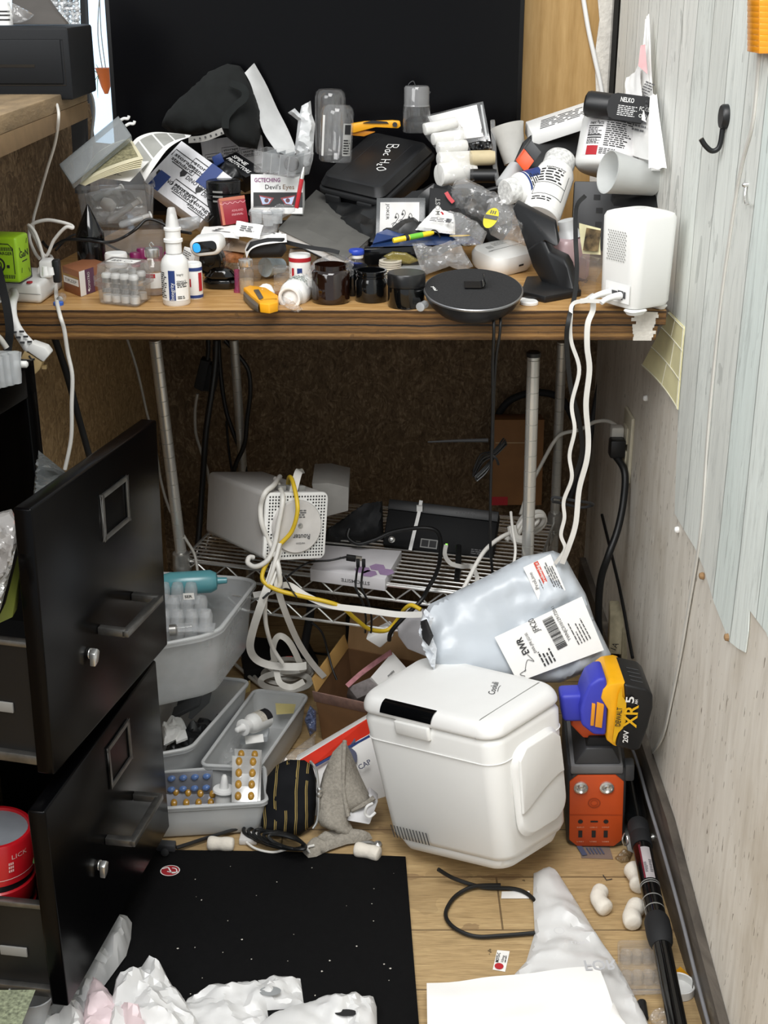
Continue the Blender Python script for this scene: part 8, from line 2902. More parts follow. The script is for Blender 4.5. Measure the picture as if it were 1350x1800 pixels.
b = MB().pillow([F(1080, 1508, .002), F(1096, 1494, .002), F(1112, 1500, .002), F(1106, 1514, .002), F(1092, 1516, .002)], (0, 0, 1), .004, .001, crumple=.004, freq=120, seed=3)
single('brown_wrapper', 'crumpled clear-brown wrapper on the floor by the pole', 'wrapper', b, clear('tan_film', tint='#cbb691', op=.35, body='#b19a74', rough=.3), smooth=15)
# packing peanuts
M_PNUT = pm('foam_peanut', '#e3dccf', .9, var=.06, ns=40, bump=.4, bs=150)
def peanut(label, a_, b_, r, bend):
 A, B = F(*a_, r), F(*b_, r)
 m = (A + B) / 2 + V((bend * 2.2, 0, 0))
 b = MB().tube([A, A.lerp(m, .5) + V((bend * .3, 0, 0)), m, B.lerp(m, .5) + V((bend * .3, 0, 0)), B], r, 16, 6, taper=lambda u: (max(.0, 1 - (2 * u - 1) ** 8)) ** .5 * (.9 + .14 * abs(2 * u - 1) + .03 * math.sin(u * 13 + a_[0])) + .01)
 single('packing_peanut', label, 'packing peanut', b, M_PNUT, smooth=70, group='foam packing peanuts on the floor')
peanut('foam packing peanut nearest the power station and pole', (1108,1524),(1124,1560), .0145, .002)
peanut('foam packing peanut left of the other two on the wood', (1058,1562),(1068,1600), .0125, -.004)
peanut('foam packing peanut right beside the pole label', (1124,1588),(1114,1626), .0135, -.003)
peanut('foam packing peanut at the back edge of the mat, below the grey bin', (364,1482),(412,1484), .011, .0)
peanut('foam packing peanut on the mat beside the cool box', (622,1492),(668,1502), .0115, .002)
# small labels and sheets on the floor
b = MB().paper(F(866, 1704, .001), F(888, 1708, .001), F(896, 1672, .001), F(874, 1670, .001))
t = Thing('sticker', 'small white printed sticker with a red oval on the wood floor', 'sticker', F(880, 1690))
t.part('label', b, M_LABEL)
M = frame(F(889, 1707, .0016), F(896, 1673, .0016) - F(889, 1707, .0016), F(866, 1704, .0016) - F(889, 1707, .0016))
b = MB()
disc(b, M, .007, .010, .006, .0006, ry=.006)
t.part('red_oval', b, M_RED)
b = MB()
T(b, M, 'MOTS-C', .014, .012, .0042, .019, bold=True, z=.0006)
T(b, M, '10mg', .016, .0055, .0036, .013, z=.0006)
fine(b, M, .016, .002, .014, .0025, 1, 3, .0006)
t.part('lettering', b, M_INK)
t = Thing('red_sticker', 'torn round red sticker lying on the black mat', 'sticker', F(299, 1532, .004))
c = F(299, 1531, .0045)
b = MB()
Mx = Matrix.Translation(c)
disc(b, Mx, 0, 0, .0145, .0004, 26, ry=.0125)
t.part('disc', b, pm('sticker_red', '#a2242c', .5))
b = MB()
stroke(b, Mx, [(-.012, .004),(-.004, .007),(0,0),(.005, -.006),(.012, -.003)], .0018, .0009)
stroke(b, Mx, [(.002, .006),(.008, .004),(.010, -.003),(.003, -.004),(-.004, -.002)], .0016, .0009)
disc(b, Mx, 0, 0, .0145, .0008, 26, ry=.0125, ri=.0132)
t.part('white_motif', b, M_LABEL)
# clear vial blister tray, ring cap, yellow scrap, wrapper bit
def tray2():
 q = [F(1090, 1742, .012), F(1172, 1738, .012), F(1168, 1655, .012), F(1088, 1655, .012)]
 t = Thing('empty_blister', 'empty clear vial blister lying on the wood floor', 'blister', F(1130, 1700))
 b = MB()
 m = tub(b, q, .010, shrink=.96, lip=.003, t=.0008, r=.1)
 t.part('tray', b, M_CLEAR)
 for i in range(4):
  for j in range(2):
   b = MB().lathe(m(.14 + .24 * i, .27 + .44 * j, .9), Z, [(.0085, 0),(.0085, .012),(.0075, .014),(0, .0142)], 16)
   t.part('cell', b, M_CLEAR)
tray2()
P_ = F(1193, 1742, .0)
t = Thing('screw_cap', 'upturned white screw cap on the floor behind the pole', 'cap', P_)
t.part('cap', MB().lathe(P_, Z, [(.0185, 0),(.0205, .001),(.0205, .013),(.0195, .014),(.018, .013),(.018, .003),(0, .003)], 30), M_WHITE)
b = MB().prism([F(1194, 1716, .002), F(1212, 1716, .004), F(1196, 1700, .012), F(1170, 1722, .002)], Z * .001)
single('yellow_scrap', 'torn yellow scrap beside the upturned screw cap', 'scrap', b, M_YEL)
b = MB().pillow([F(*q, .003) for q in ((1140,1790),(1148,1778),(1166,1776),(1178,1784),(1176,1802),(1150, 1804))], Z, .008, .002, crumple=.008, freq=110, seed=8)
single('clear_wrapper', 'crinkled clear wrapper at the bottom edge by the pole', 'wrapper', b, M_CLEARB, smooth=12)
b = MB().tube([F(1128, 1762, .006), F(1130, 1776, .006), F(1132, 1790, .006)], .006, 10, 4)
single('dark_stub', 'short dark stub lying beside the white bag', 'stub', b, M_BLACK)
# white carrier bags and paper
M_BAG = pm('white_bag_film', '#d6d6d5', .35, var=.04, ns=10, bump=.25, bs=25)
M_BAGP = pm('pinkish_bag_film', '#d6c3c6', .4, var=.2, ns=9)
def bag(name, label, pts, h_, seed, mat=M_BAG, z0=.004, cr=.012, freq=22, cell=.006, group=None):
 b = MB().pillow([F(x_, y_, z0) for x_, y_ in pts], Z, h_, .002, crumple=cr, freq=freq, seed=seed, edge=.7, cell=cell)
 t = Thing(name, label, 'bag', F(*pts[0]), group)
 t.part('film', b, mat, smooth=28)
 return t
t = bag('carrier_bag', 'white printed carrier bag lying pointed on the wood floor', [(938,1535),(962,1526),(978,1530),(1010,1580),(1050,1645),(1082,1690),(1110,1740),(1140,1800),(1160,1850),(900,1850),(905,1712),(925,1690),(940,1640),(937, 1580)], .016, 41, cr=.011, freq=26, cell=.006)
M = frame(F(1030, 1706, .036), V((1,.04,0)), V((0,1,.0)))
b = MB()
T(b, M_rot(M, 0), 'FOR', 0, .018, .018, .042, bold=True)
b2 = MB()
for v in b.v:
 l = M.inverted() @ v
 b2.v.append(M @ V((l.x, .036 - l.y, l.z)))
b2.f = b.f
t.part('grey_print', b2, pm('bag_grey_print', '#b9babd', .5))
b = MB()
disc(b, M, -.022, .078, .007, .0, 20, ri=.0064)
T(b, M, 'Thank', -.012, .052, .006, .028, z=-.001)
t.part('faint_emblem', b, pm('faint_print', '#cfcfd2', .5))
b = MB().paper(F(752, 1860, .030), F(1110, 1860, .034), F(1052, 1698, .034), F(750, 1728, .024), curl=.003, wob=.006, seed=3, nu=16, nv=12)
single('paper_sheet', 'blank white sheet of paper on the floor over the carrier bag', 'paper', b, M_PAPER, smooth=60)
b = MB().paper(F(1068, 1820, .037), F(1110, 1830, .040), F(1094, 1792, .042), F(1078, 1762, .038), curl=.006)
single('folded_corner', 'small folded paper corner on the blank sheet', 'paper', b, M_PAPER)
bag('carrier_bag', 'twisted translucent bag handle rising from the left white bags', [(112,1770),(130,1735),(160,1700),(175,1660),(196,1630),(218,1616),(232,1622),(230,1650),(222,1680),(200,1710),(178,1740),(150, 1790)], .028, 43, clear('bag_film_grey', tint='#dededd', op=.72, body='#d9dada', rough=.25, bump=.5, bs=40), z0=.008, cr=.018, freq=30)
bag('carrier_bag', 'pink-printed bag crumpled among the left white bags', [(150,1760),(158,1715),(185,1740),(215,1770),(240,1790),(265,1800),(270,1840),(140, 1840)], .024, 44, M_BAGP, z0=.012, cr=.016, freq=30)
bag('carrier_bag', 'white bag heaped at the bottom left corner', [(20,1800),(60,1785),(95,1760),(120,1760),(150,1780),(160,1850),(20, 1850)], .026, 45, z0=.006, cr=.016, freq=34)
bag('carrier_bag', 'white bag with a tall fold left of the mat', [(190,1780),(200,1745),(225,1720),(248,1700),(275,1706),(300,1730),(330,1770),(350,1800),(360,1850),(190, 1850)], .030, 46, z0=.010, cr=.018, freq=34)
b1 = bag('carrier_bag', 'white carrier bag lying on the mat with its upper handle flat', [(310,1790),(330,1755),(370,1735),(420,1730),(460,1722),(500,1718),(528,1720),(534,1765),(500,1774),(470,1776),(480,1850),(300, 1850)], .014, 47, cr=.011, freq=40, cell=.005)
b = MB()
disc(b, Matrix.Translation(F(475, 1742, .022)), 0, 0, .014, .0, 20, ry=.0085)
b1.part('handle_slot', b, pm('slot_grey', '#8f9293', .5))
b2_ = bag('carrier_bag', 'lower white carrier bag with slot handle at the mat edge', [(455,1800),(480,1782),(520,1768),(590,1748),(656,1752),(662,1770),(664,1850),(440, 1850)], .012, 48, cr=.008, freq=34, cell=.005, z0=.012)
b = MB()
disc(b, Matrix.Translation(F(608, 1780, .028)), 0, 0, .014, .0, 20, ry=.006)
b2_.part('handle_slot', b, M_INK)
# banknote and clear cup in the corner
t = Thing('banknote', 'green banknote at the bottom left corner', 'banknote', F(10, 1770, .06))
A_, B_, C_, E_ = F(-60, 1850, .075), F(36, 1850, .08), F(33, 1746, .085), F(-60, 1742, .08)
t.part('paper', MB().paper(A_, B_, C_, E_, curl=.002), M_NOTE)
M = frame(A_, B_ - A_, E_ - A_)
b = MB()
rect(b, M, .004, .006, (B_ - A_).length - .014, (E_ - A_).length - .014, .0035)
t.part('print', b, pm('green_note_print', '#8a9278', .8, var=.6, ns=220))
P_ = F(52, 1800, .02)
single('clear_cup', 'clear plastic cup beside the banknote in the corner', 'cup', MB().lathe(P_, (.15, 0, 1), [(.018, 0),(.027, .05),(.028, .052),(.026, .052),(.017, .003),(0, .003)], 28), M_FROST)
# ================================================================ FILE CABINET AND BINS
M_CAB = pm('black_enamel', '#040405', .24, var=.3, ns=6, spec=.14)
M_HND = pm('dull_steel', '#6f6e6b', .35, .85, var=.3, ns=60)
M_CABI = pm('black_enamel_inside', '#0b0c0d', .5, var=.3, ns=20)
def cabinet():
 C_ = V((-.3524,1.4633,.5287))
 rz = 1.3455
 R = Matrix.Rotation(rz, 4, 'Z')
 w, h, pull = .363, .3288, .165
 O = V((C_.x, C_.y, 0))
 M = Matrix.Translation(O) @ R                      # local x into the picture, -y out of the front
 L = lambda x, y, z: Matrix.Translation(V((x, y, z)))
 t = Thing('file_cabinet', 'black steel file cabinet with two drawers hanging open at the left', 'file cabinet', M @ V((0,.4,0)))
 y0, y1 = pull, pull + .55
 b = MB()
 cw = w + .03
 b.box((-cw / 2, (y0 + y1) / 2, .377),(.012, y1 - y0, .754), M)
 b.box((cw / 2, (y0 + y1) / 2, .377),(.012, y1 - y0, .754), M)
 b.box((0, (y0 + y1) / 2, .748), (cw, y1 - y0, .012), M)
 b.box((0, y1, .377), (cw, .012, .754), M)
 b.box((0, (y0 + y1) / 2, .03), (cw, y1 - y0, .06), M)
 t.part('body', b, M_CAB, bev=.001)
 b = MB()
 b.box((0, y0 + .008, .729), (cw, .018, .04), M).box((0, y0 + .008, .352), (cw, .016, .02), M).box((0, y0 + .008, .035), (cw, .018, .07), M)
 b.box((-cw / 2 + .012, y0 + .008, .377),(.024, .018, .75), M).box((cw / 2 - .012, y0 + .008, .377),(.024, .018, .75), M)
 t.part('front_frame', b, M_CAB, bev=.0015)
 def drawer(Md, w, h, zc, name, lab, hy):
  Md = Md
  b = MB()
  b.box((0, 0, 0), (w, .022, h), Md)
  fr = t.part('drawer', b, M_CAB, bev=.003, seg=3, label=lab)
  b = MB()
  e = .40
  for x_ in (-w / 2 + .02, w / 2 - .02):
   b.box((x_, e / 2 + .011, -h * .24),(.003, e, h * .44), Md)
  b.box((0, e / 2 + .011, -h * .44), (w - .04, e, .004), Md)
  t.part('drawer_tray', b, M_CABI, parent=fr)
  b = MB()
  b.box((-w / 2 + .018, e / 2 + .011, -h * .02),(.010, e, .007), Md).box((-w / 2 + .016, e / 2 + .011, -h * .47),(.012, e, .012), Md)
  t.part('slide_rail', b, M_HND, parent=fr, bev=.001)
  b = MB().box((-w / 2 + .017, .06, -h * .28),(.003, .035, .013), Md)
  t.part('slide_tab', b, M_GREY, parent=fr, bev=.001)
  Mf = Md @ L(0, -.0112, 0) @ Matrix.Rotation(PI / 2, 4, 'X')
  b = MB()
  x0, y0_, ww, hh, bw = -.008, h * .19, .078, .060, .006
  for bx in ((x0, y0_, ww, bw), (x0, y0_ + hh - bw, ww, bw), (x0, y0_, bw, hh), (x0 + ww - bw, y0_, bw, hh)):
   b.box(V((bx[0] + bx[2] / 2, bx[1] + bx[3] / 2, .0015)), (bx[2], bx[3], .003), Mf)
  t.part('label_holder', b, M_HND, parent=fr, bev=.0008)
  # square bar handle
  b = MB()
  hx0, hx1, hyy, out = -.035, .068, hy * h, .036
  for x_ in (hx0, hx1):
   b.box((x_, hyy, out / 2),(.010, .010, out), Mf)
  b.box(((hx0 + hx1) / 2, hyy, out), (hx1 - hx0 + .010, .009, .009), Mf)
  t.part('handle', b, M_HND, parent=fr, bev=.0012, label='square steel bar handle')
  b = MB()
  b.lathe(Mf @ V((hx0 - .03, hyy - .018, 0)), Mf.to_3x3() @ V((0,0,1)), [(.007, 0),(.007, .002)], 20)
  b.prism([Mf @ V((hx0 - .036 + a_, hyy - .018 + c_, .004)) for a_, c_ in ((-.004, -.012),(.006, -.010),(.012, .002),(.006, .008),(-.003, .004))], Mf.to_3x3() @ V((0,0,.007)))
  t.part('latch', b, M_CHROME, parent=fr, bev=.001)
 drawer(pose((-.3524, 1.4633, .5287),(.0064, .0297, 1.3455)) @ L(.0055, 0, 0), .352, h, 0, 'u', 'upper drawer front', -.13)
 Mlow = pose((-.3643, 1.4346, .2016),(-.0169, .0244, 1.4015))
 drawer(Mlow @ L(.0075, 0, 0), .385, .2762, 0, 'l', 'lower drawer front', -.02)
 # slide tabs on the frame
 return M, L
Mc, Lc = cabinet()
t = Thing('plastic_rack', 'clear ribbed plastic rack on top of the file cabinet', 'rack', W(-5, 668, 1.62))
b = MB()
rim = [W(-70, 632, 1.50), W(33,636,1.56), W(36,618,1.66), W(-60, 614, 1.66)]
m_ = tub(b, rim, .028, shrink=.9, lip=.003, t=.001, r=.12)
t.part('tray', b, M_FROST)
for i in range(4):
 t.part('tube_cell', MB().lathe(W(-8 + i * 12, 668 - i * 3, 1.52), Z, [(.006, -.01),(.007, 0),(.007, .028)], 12), M_FROST)
b = MB().lathe(W(24,640,1.6),(1, .1, -.05), [(.004, 0),(.0045, .004),(.0045, .016),(.002, .018)], 14)
single('white_stub', 'white plug end poking out beside the clear rack', 'plug', b, M_WHITE)
# bags stuffed in the upper drawer
b = MB().pillow([W(*q) for q in ((30,905,1.42),(58,875,1.46),(62,830,1.5),(68,792,1.54),(118,832,1.55),(100,862,1.5),(70,890,1.44),(48,905,1.41))], (0, -.8, .5), .012, crumple=.012, freq=60, seed=51)
single('plastic_bag', 'grey clear bag standing up behind the upper drawer front', 'bag', b, clear('dark_clear_film', tint='#9aa0a0', op=.18, body='#aeb3b3', rough=.1, fres=.9, bump=.6, bs=60), smooth=15)
b = MB().pillow([W(*q) for q in ((-20, 905, 1.36),(20,895,1.38),(34,920,1.36),(30,960,1.33),(14,1010,1.30),(-20, 1050, 1.28))], (.3, -.8, .4), .02, crumple=.016, freq=50, seed=52)
single('plastic_bag', 'crinkled clear bag spilling in the upper drawer at the left edge', 'bag', b, clear('pale_film', tint='#e5e3e0', op=.35, body='#d9d6d3', rough=.1, fres=1., bump=.8, bs=60), smooth=15)
b = MB().prism([W(22,920,1.40), W(34,925,1.40), W(42,900,1.42), W(34,895,1.42)], V((0,.02,0)))
single('orange_packet', 'orange packet edge among the bags in the upper drawer', 'packet', b, M_ORANGE, bev=.001)
b = MB().prism([W(-10, 1100, 1.27), W(22,1085,1.29), W(42,960,1.36), W(36,955,1.36), (W(10,1060,1.29))], V((0,.02,0)))
single('green_folder', 'olive green folder edge in the upper drawer', 'folder', b, pm('olive_card', '#5d6424', .6), bev=.0006)
b = MB().pillow([W(*q) for q in ((-15, 1040, 1.26),(8,1010,1.28),(28,960,1.31),(20,1000,1.28),(0,1075,1.25),(-15, 1085, 1.25))], (.3, -.8, .4), .012, crumple=.012, freq=70, seed=53)
single('silver_wrapper', 'silvery crinkled wrapper low in the upper drawer', 'wrapper', b, pm('silver_film', '#c9c9c6', .2, .6), smooth=12)
# red tins in the lower drawer
M_TIN = pm('red_tin', '#b3151f', .35, var=.05, coat=.2)
P_ = W(-8, 1590, 1.33)
P_.z = .105
ax = V((.06,.02,1))
t = Thing('red_tin', 'stack of bright red round tins standing in the open lower drawer', 'tin', P_)
for i in range(3):
 t.part('tin', MB().lathe(P_ + ax * (.036 * i), ax, [(.046, 0),(.047, .002),(.047, .024),(.045, .026)], 36), M_TIN)
 t.part('black_band', MB().lathe(P_ + ax * (.036 * i + .025), ax, [(.0445, 0),(.0445, .012)], 36), M_BLACK)
top = P_ + ax * .108
td = t.part('top_tin', MB().lathe(top, ax, [(.047, 0),(.047, .052),(.045, .055),(.041, .055),(.040, .051),(0, .051)], 36), M_TIN)
t.part('top_disc', MB().lathe(top + ax * .0515, ax, [(.040, 0),(0, .0004)], 30), pm('tin_label_grey', '#7c8086', .4), parent=td)
b = MB()
wrapT(b, top, ax, .047, 'LICK', .95, .038, .006, .022, rot=0)
disc_c = .25
for i in range(9):
 wrapR(b, top, ax, .047, .62 + .05 * (i % 3), .655 + .05 * (i % 3), .018 + .005 * (i // 3), .0215 + .005 * (i // 3), .0006)
wrapR(b, top, ax, .047, -1, 1.6, .008, .009, .0006)
t.part('print', b, pm('pale_pink_mark', '#e0b6b4', .5), parent=td)
b = MB().prism([W(57,1518,1.31), W(66,1520,1.31), W(68,1502,1.31), W(60,1498,1.31)], V((0,.01,0)))
single('green_clip', 'small green clip between the red tins and the drawer front', 'clip', b, pm('clip_green', '#3d7d48', .4), bev=.001)
# ---------------------------------------------------------------- bins on the floor
def bin2(name, label, rim, h, shrink, mat, lip=.005, r=.14):
 t = Thing(name, label, 'bin', sum(rim, V()) / 4 - Z * h)
 b = MB()
 m = tub(b, rim, h, shrink=shrink, lip=lip, t=.0015, r=r)
 t.part('body', b, mat)
 lp = [m(u, v, 0, -lip * .5) for u, v in loop_rr(6, r, (rim[1] - rim[0]).length / (rim[3] - rim[0]).length)]
 t.part('rim', MB().tube(lp, .0032, 8, 1, True), M_FROST2)
 return t, m
r4 = [F(228, 1424, .06), F(468, 1410, .06), F(462, 1346, .06), F(236, 1362, .06)]
t4, m4 = bin2('storage_bin', 'grey-white plastic bin with blister packs at the mat edge', r4, .056, .93, M_FROST2)
z3 = .068
r3 = [F(354, 1344, z3), F(455, 1348, z3), F(540, 1224, z3), F(448, 1214, z3)]
t3, m3 = bin2('storage_bin', 'long grey bin holding a spray bottle, right of the others', r3, .063, .90, M_FROST2)
z2 = .10
r2 = [F(205, 1338, z2), F(335, 1314, z2), F(437, 1198, z2), F(300, 1184, z2)]
t2, m2 = bin2('storage_bin', 'clear bin full of dark odds and ends under the tall clear bin', r2, .095, .88, M_FROST)
z1 = .285
r1 = [F(200, 1148, z1), F(378, 1112, z1), F(450, 1020, z1), F(262, 1008, z1)]
t1, m1 = bin2('storage_bin', 'tall clear bin stacked highest, packed with clear vial packs', r1, .115, .88, clear('bin_clear', tint='#f2f4f5', op=.26, body='#f4f6f7', rough=.25, fres=.6), lip=.009, r=.2)
# contents of the tall bin
M_PACK = clear('pack_plastic', tint='#f6f7f8', op=.2, body='#f4f6f7', rough=.12)
b = MB().lathe(W(300,1026,1.95),(1, .1, .02), [(0, -.02),(.016, -.012),(.019, .0),(.019, .065),(.014, .075),(.006, .077),(.005, .092),(0, .093)], 24)
single('teal_bottle', 'teal translucent bottle lying at the back of the tall clear bin', 'bottle', b, clear('teal_plastic', tint='#7fc0c8', op=.6, body='#6db4bd', rough=.25))
for i, (x_, y_, yy, zt) in enumerate(((330, 1098, 1.82, 0),(322, 1074, 1.86, .01),(305, 1050, 1.91, .015))):
 lab = ['clear scalloped vial pack at the front of the tall bin', 'clear scalloped vial pack in the middle of the tall bin, with a paper tag', 'clear scalloped vial pack at the back of the tall bin'][i]
 c = W(x_, y_, yy)
 t = Thing('vial_pack', lab, 'vial pack', c - Z * .04, 'clear vial packs in the tall bin')
 b = MB()
 for k in range(5):
  b.lathe(c + V((-.062 + k * .022, 0, -.035)), V((.05,.1,1)), [(.0095, 0),(.0105, .004),(.0105, .05),(.008, .058),(0, .060)], 14)
 t.part('shell', b, M_PACK)
 b = MB().box(c + V((-.018,.0,-.005)),(.120, .026, .004))
 t.part('flange', b, M_PACK, bev=.001)
 if i == 1:
  M = frame(W(323,1054,1.845), W(344,1053,1.845) - W(323,1054,1.845), Z)
  b = MB()
  rect(b, M, 0, 0, .017, .011, .0006)
  lb = t.part('paper_tag', b, M_LABEL)
  b = MB()
  T(b, M, 'SER', .002, .003, .0045, .012, bold=True, z=.001)
  t.part('lettering', b, M_INK, parent=lb)
t = Thing('vial', 'steel-capped vial lying in the tall clear bin', 'vial', W(305,1106,1.8))
a_ = W(298,1108,1.8)
t.part('glass', MB().lathe(a_, (1, .1, .05), [(.010, .012),(.010, .035),(0, .036)], 18), M_GLASS)
t.part('cap', MB().lathe(a_, (1, .1, .05), [(.009, 0),(.009, .010),(.007, .012)], 18), M_STEEL)
b = MB().pillow([W(*q) for q in ((290,1150,1.84),(330,1140,1.85),(375,1120,1.87),(405,1092,1.91),(412,1120,1.91),(390,1150,1.89),(350,1185,1.86),(295,1200,1.85))], (0, -.6, .6), .012, .03, crumple=.014, freq=50, seed=61)
single('packaging', 'jumble of clear packaging inside the tall clear bin', 'packaging', b, M_CLEARB, smooth=20)
# dark odds and ends in the clear lower bin
b = MB().pillow([m2(u, v, .75) for u, v in ((.45, .05),(.9, .08),(.93, .5),(.90, .92),(.4, .92),(.2, .5))], Z, .02, .01, crumple=.02, freq=40, seed=62)
single('dark_bag', 'dark bag lining the lower clear bin', 'bag', b, pm('dark_film', '#2e2f31', .3, var=.4, ns=30), smooth=20)
for i, (p, q) in enumerate((((310,1240),(352, 1215)), ((300,1262),(345, 1238)), ((330,1262),(362, 1232)))):
 b = MB().pbox(F(*p, .07), F(*q, .09) - F(*p, .07), V((.004,.012,.014)), V((.006,.0,-.004)))
 single('dark_sleeve', ['dark grey sleeve at the top of the lower clear bin', 'dark grey sleeve in the middle of the lower clear bin', 'dark grey sleeve on the right of the lower clear bin'][i], 'sleeve', b, M_DGREY, bev=.001, group='dark sleeves in the lower clear bin')
b = MB().pillow([F(*q, .075) for q in ((284,1280),(300,1272),(322,1270),(328,1280),(308,1300),(288, 1310))], Z, .014, crumple=.008, freq=60, seed=63)
single('white_packet', 'white folded packet at the near end of the lower clear bin', 'packet', b, M_PAPER, smooth=25)
b = MB().prism([F(306, 1288, .075), F(326, 1286, .078), F(330, 1300, .07), F(310, 1308, .07)], Z * .004)
single('white_card', 'small white card beside the folded packet in the lower clear bin', 'card', b, M_PAPER)
b = MB().paper(F(362, 1245, .04), F(440, 1215, .04), F(440, 1196, .06), F(372, 1215, .06))
single('manila_card', 'yellowish card standing inside the lower clear bin', 'card', b, pm('manila_card', '#b39c62', .7))
# long bin contents
a_, b_ = F(415, 1284, .085), F(496, 1250, .060)
ax = b_ - a_
k = sc(a_)
t = Thing('spray_bottle', 'white finger-pump spray bottle lying in the long grey bin', 'bottle', a_ - Z * .02)
t.part('nozzle', MB().lathe(a_, ax, [(x * k, y * k) for x, y in [(2,0),(5,2),(6,12),(8, 18)]], 18), M_WHT2)
t.part('flange', MB().lathe(a_, ax, [(x * k, y * k) for x, y in [(12,18),(15,19),(15,22),(12,23),(12,36),(13, 37)]], 22), M_WHT2)
t.part('body', MB().lathe(a_, ax, [(x * k, y * k) for x, y in [(12,34),(17,42),(18,46),(18,84),(15,87),(0, 87)]], 24), M_WHITE)
b = MB()
wrapR(b, a_, ax, 18 * k, -1.2, 1.2, 52 * k, 82 * k, ref=Z)
lb = t.part('label', b, pm('tan_printed_label', '#d0cabd', .5, var=.4, ns=150))
b = MB()
wrapR(b, a_, ax, 18 * k, -.2, 1.2, 68 * k, 84 * k, .0006, ref=Z)
t.part('black_panel', b, M_INK, parent=lb)
b = MB().paper(F(486, 1256, .045), F(516, 1254, .045), F(520, 1238, .062), F(484, 1236, .062))
single('yellow_card', 'pale yellow card against the far wall of the long grey bin', 'card', b, pm('pale_yellow_card', '#d8c987', .7))
gb = MB().prism([F(422, 1310, .035), F(470, 1304, .035), F(474, 1288, .045), F(428, 1290, .045)], Z * .010)
t = Thing('small_case', 'small clear case with white label in the long grey bin', 'case', F(445, 1305, .03))
t.part('case', gb, M_FROST, bev=.001)
b = MB().paper(F(432, 1308, .048), F(464, 1304, .048), F(462, 1290, .056), F(430, 1294, .056))
lb = t.part('label', b, M_LABEL)
b = MB().pillow([F(*q, .03) for q in ((362,1330),(380,1290),(410,1275),(425,1290),(415,1330),(395, 1345))], Z, .010, crumple=.010, freq=60, seed=64)
single('plastic_bag', 'clear bag lying in the near end of the long grey bin', 'bag', b, M_CLEARB, smooth=20)
# blister packs
def blister(label, q, nx, ny, foil, pill, seed=0, group=None, top=.0):
 q = [V(p) for p in q]
 t = Thing('blister_pack', label, 'blister pack', q[0], group)
 n_ = (q[1] - q[0]).cross(q[3] - q[0]).normalized()
 m = lambda u, v: (q[0] * (1 - u) + q[1] * u) * (1 - v) + (q[3] * (1 - u) + q[2] * u) * v
 t.part('foil', MB().prism(q, -n_ * .0012), foil, bev=.0004)
 r = min((q[1] - q[0]).length / nx, (q[3] - q[0]).length / ny) * .36
 for i in range(nx):
  for j in range(ny):
   c = m((i + .5) / nx, (j + .5) / ny)
   t.part('tablet', MB().lathe(c, n_, [(r, 0), (r * .95, r * .35), (r * .6, r * .7),(0, r * .8)], 14, sq=.75), pill)
 return t
M_FOIL = pm('silver_foil', '#e4e4e2', .25, .55, var=.15, ns=60)
M_FOILD = pm('dull_foil', '#8f9096', .4, .5, var=.2, ns=60)
M_GOLD = pm('gold_tablet', '#b88a35', .3, coat=.4)
M_BLUT = pm('blue_tablet', '#5d7bb0', .3, coat=.4)
blister('silver blister of gold tablets standing behind the front silver one', [F(414, 1412, .05), F(458, 1412, .052), W(460,1318,1.79), W(412,1316,1.79)], 2, 5, M_FOIL, M_GOLD)
blister('silver blister of gold tablets standing upright in the grey bin', [F(407, 1410, .055), F(452, 1410, .056), W(458,1330,1.765), W(408,1328,1.765)], 2, 4, M_FOIL, M_GOLD)
blister('dull blister of blue tablets standing at the back of the grey bin', [W(250,1400,1.755), W(372,1394,1.755), W(374,1354,1.762), W(250,1362,1.762)], 6, 2, M_FOILD, M_BLUT)
blister('dull blister of gold tablets leaning in front of the blue ones', [W(250,1425,1.735), W(380,1418,1.735), W(386,1390,1.76), W(258,1376,1.77)], 6, 2, M_FOILD, M_GOLD)
P_ = F(393, 1412, .025)
k = sc(P_)
t = round_thing('pump_bottle', 'white nasal pump bottle standing among the blister packs', 'bottle', P_, V((.06,.1,1)), [('body', [(15, -20),(15,10),(14,22),(13, 24)], M_WHITE), ('flange', [(19,24),(20,26),(19,29),(8, 30)], M_WHT2), ('nozzle', [(8,29),(7,40),(5,52),(3,55),(0, 55)], M_WHT2)])
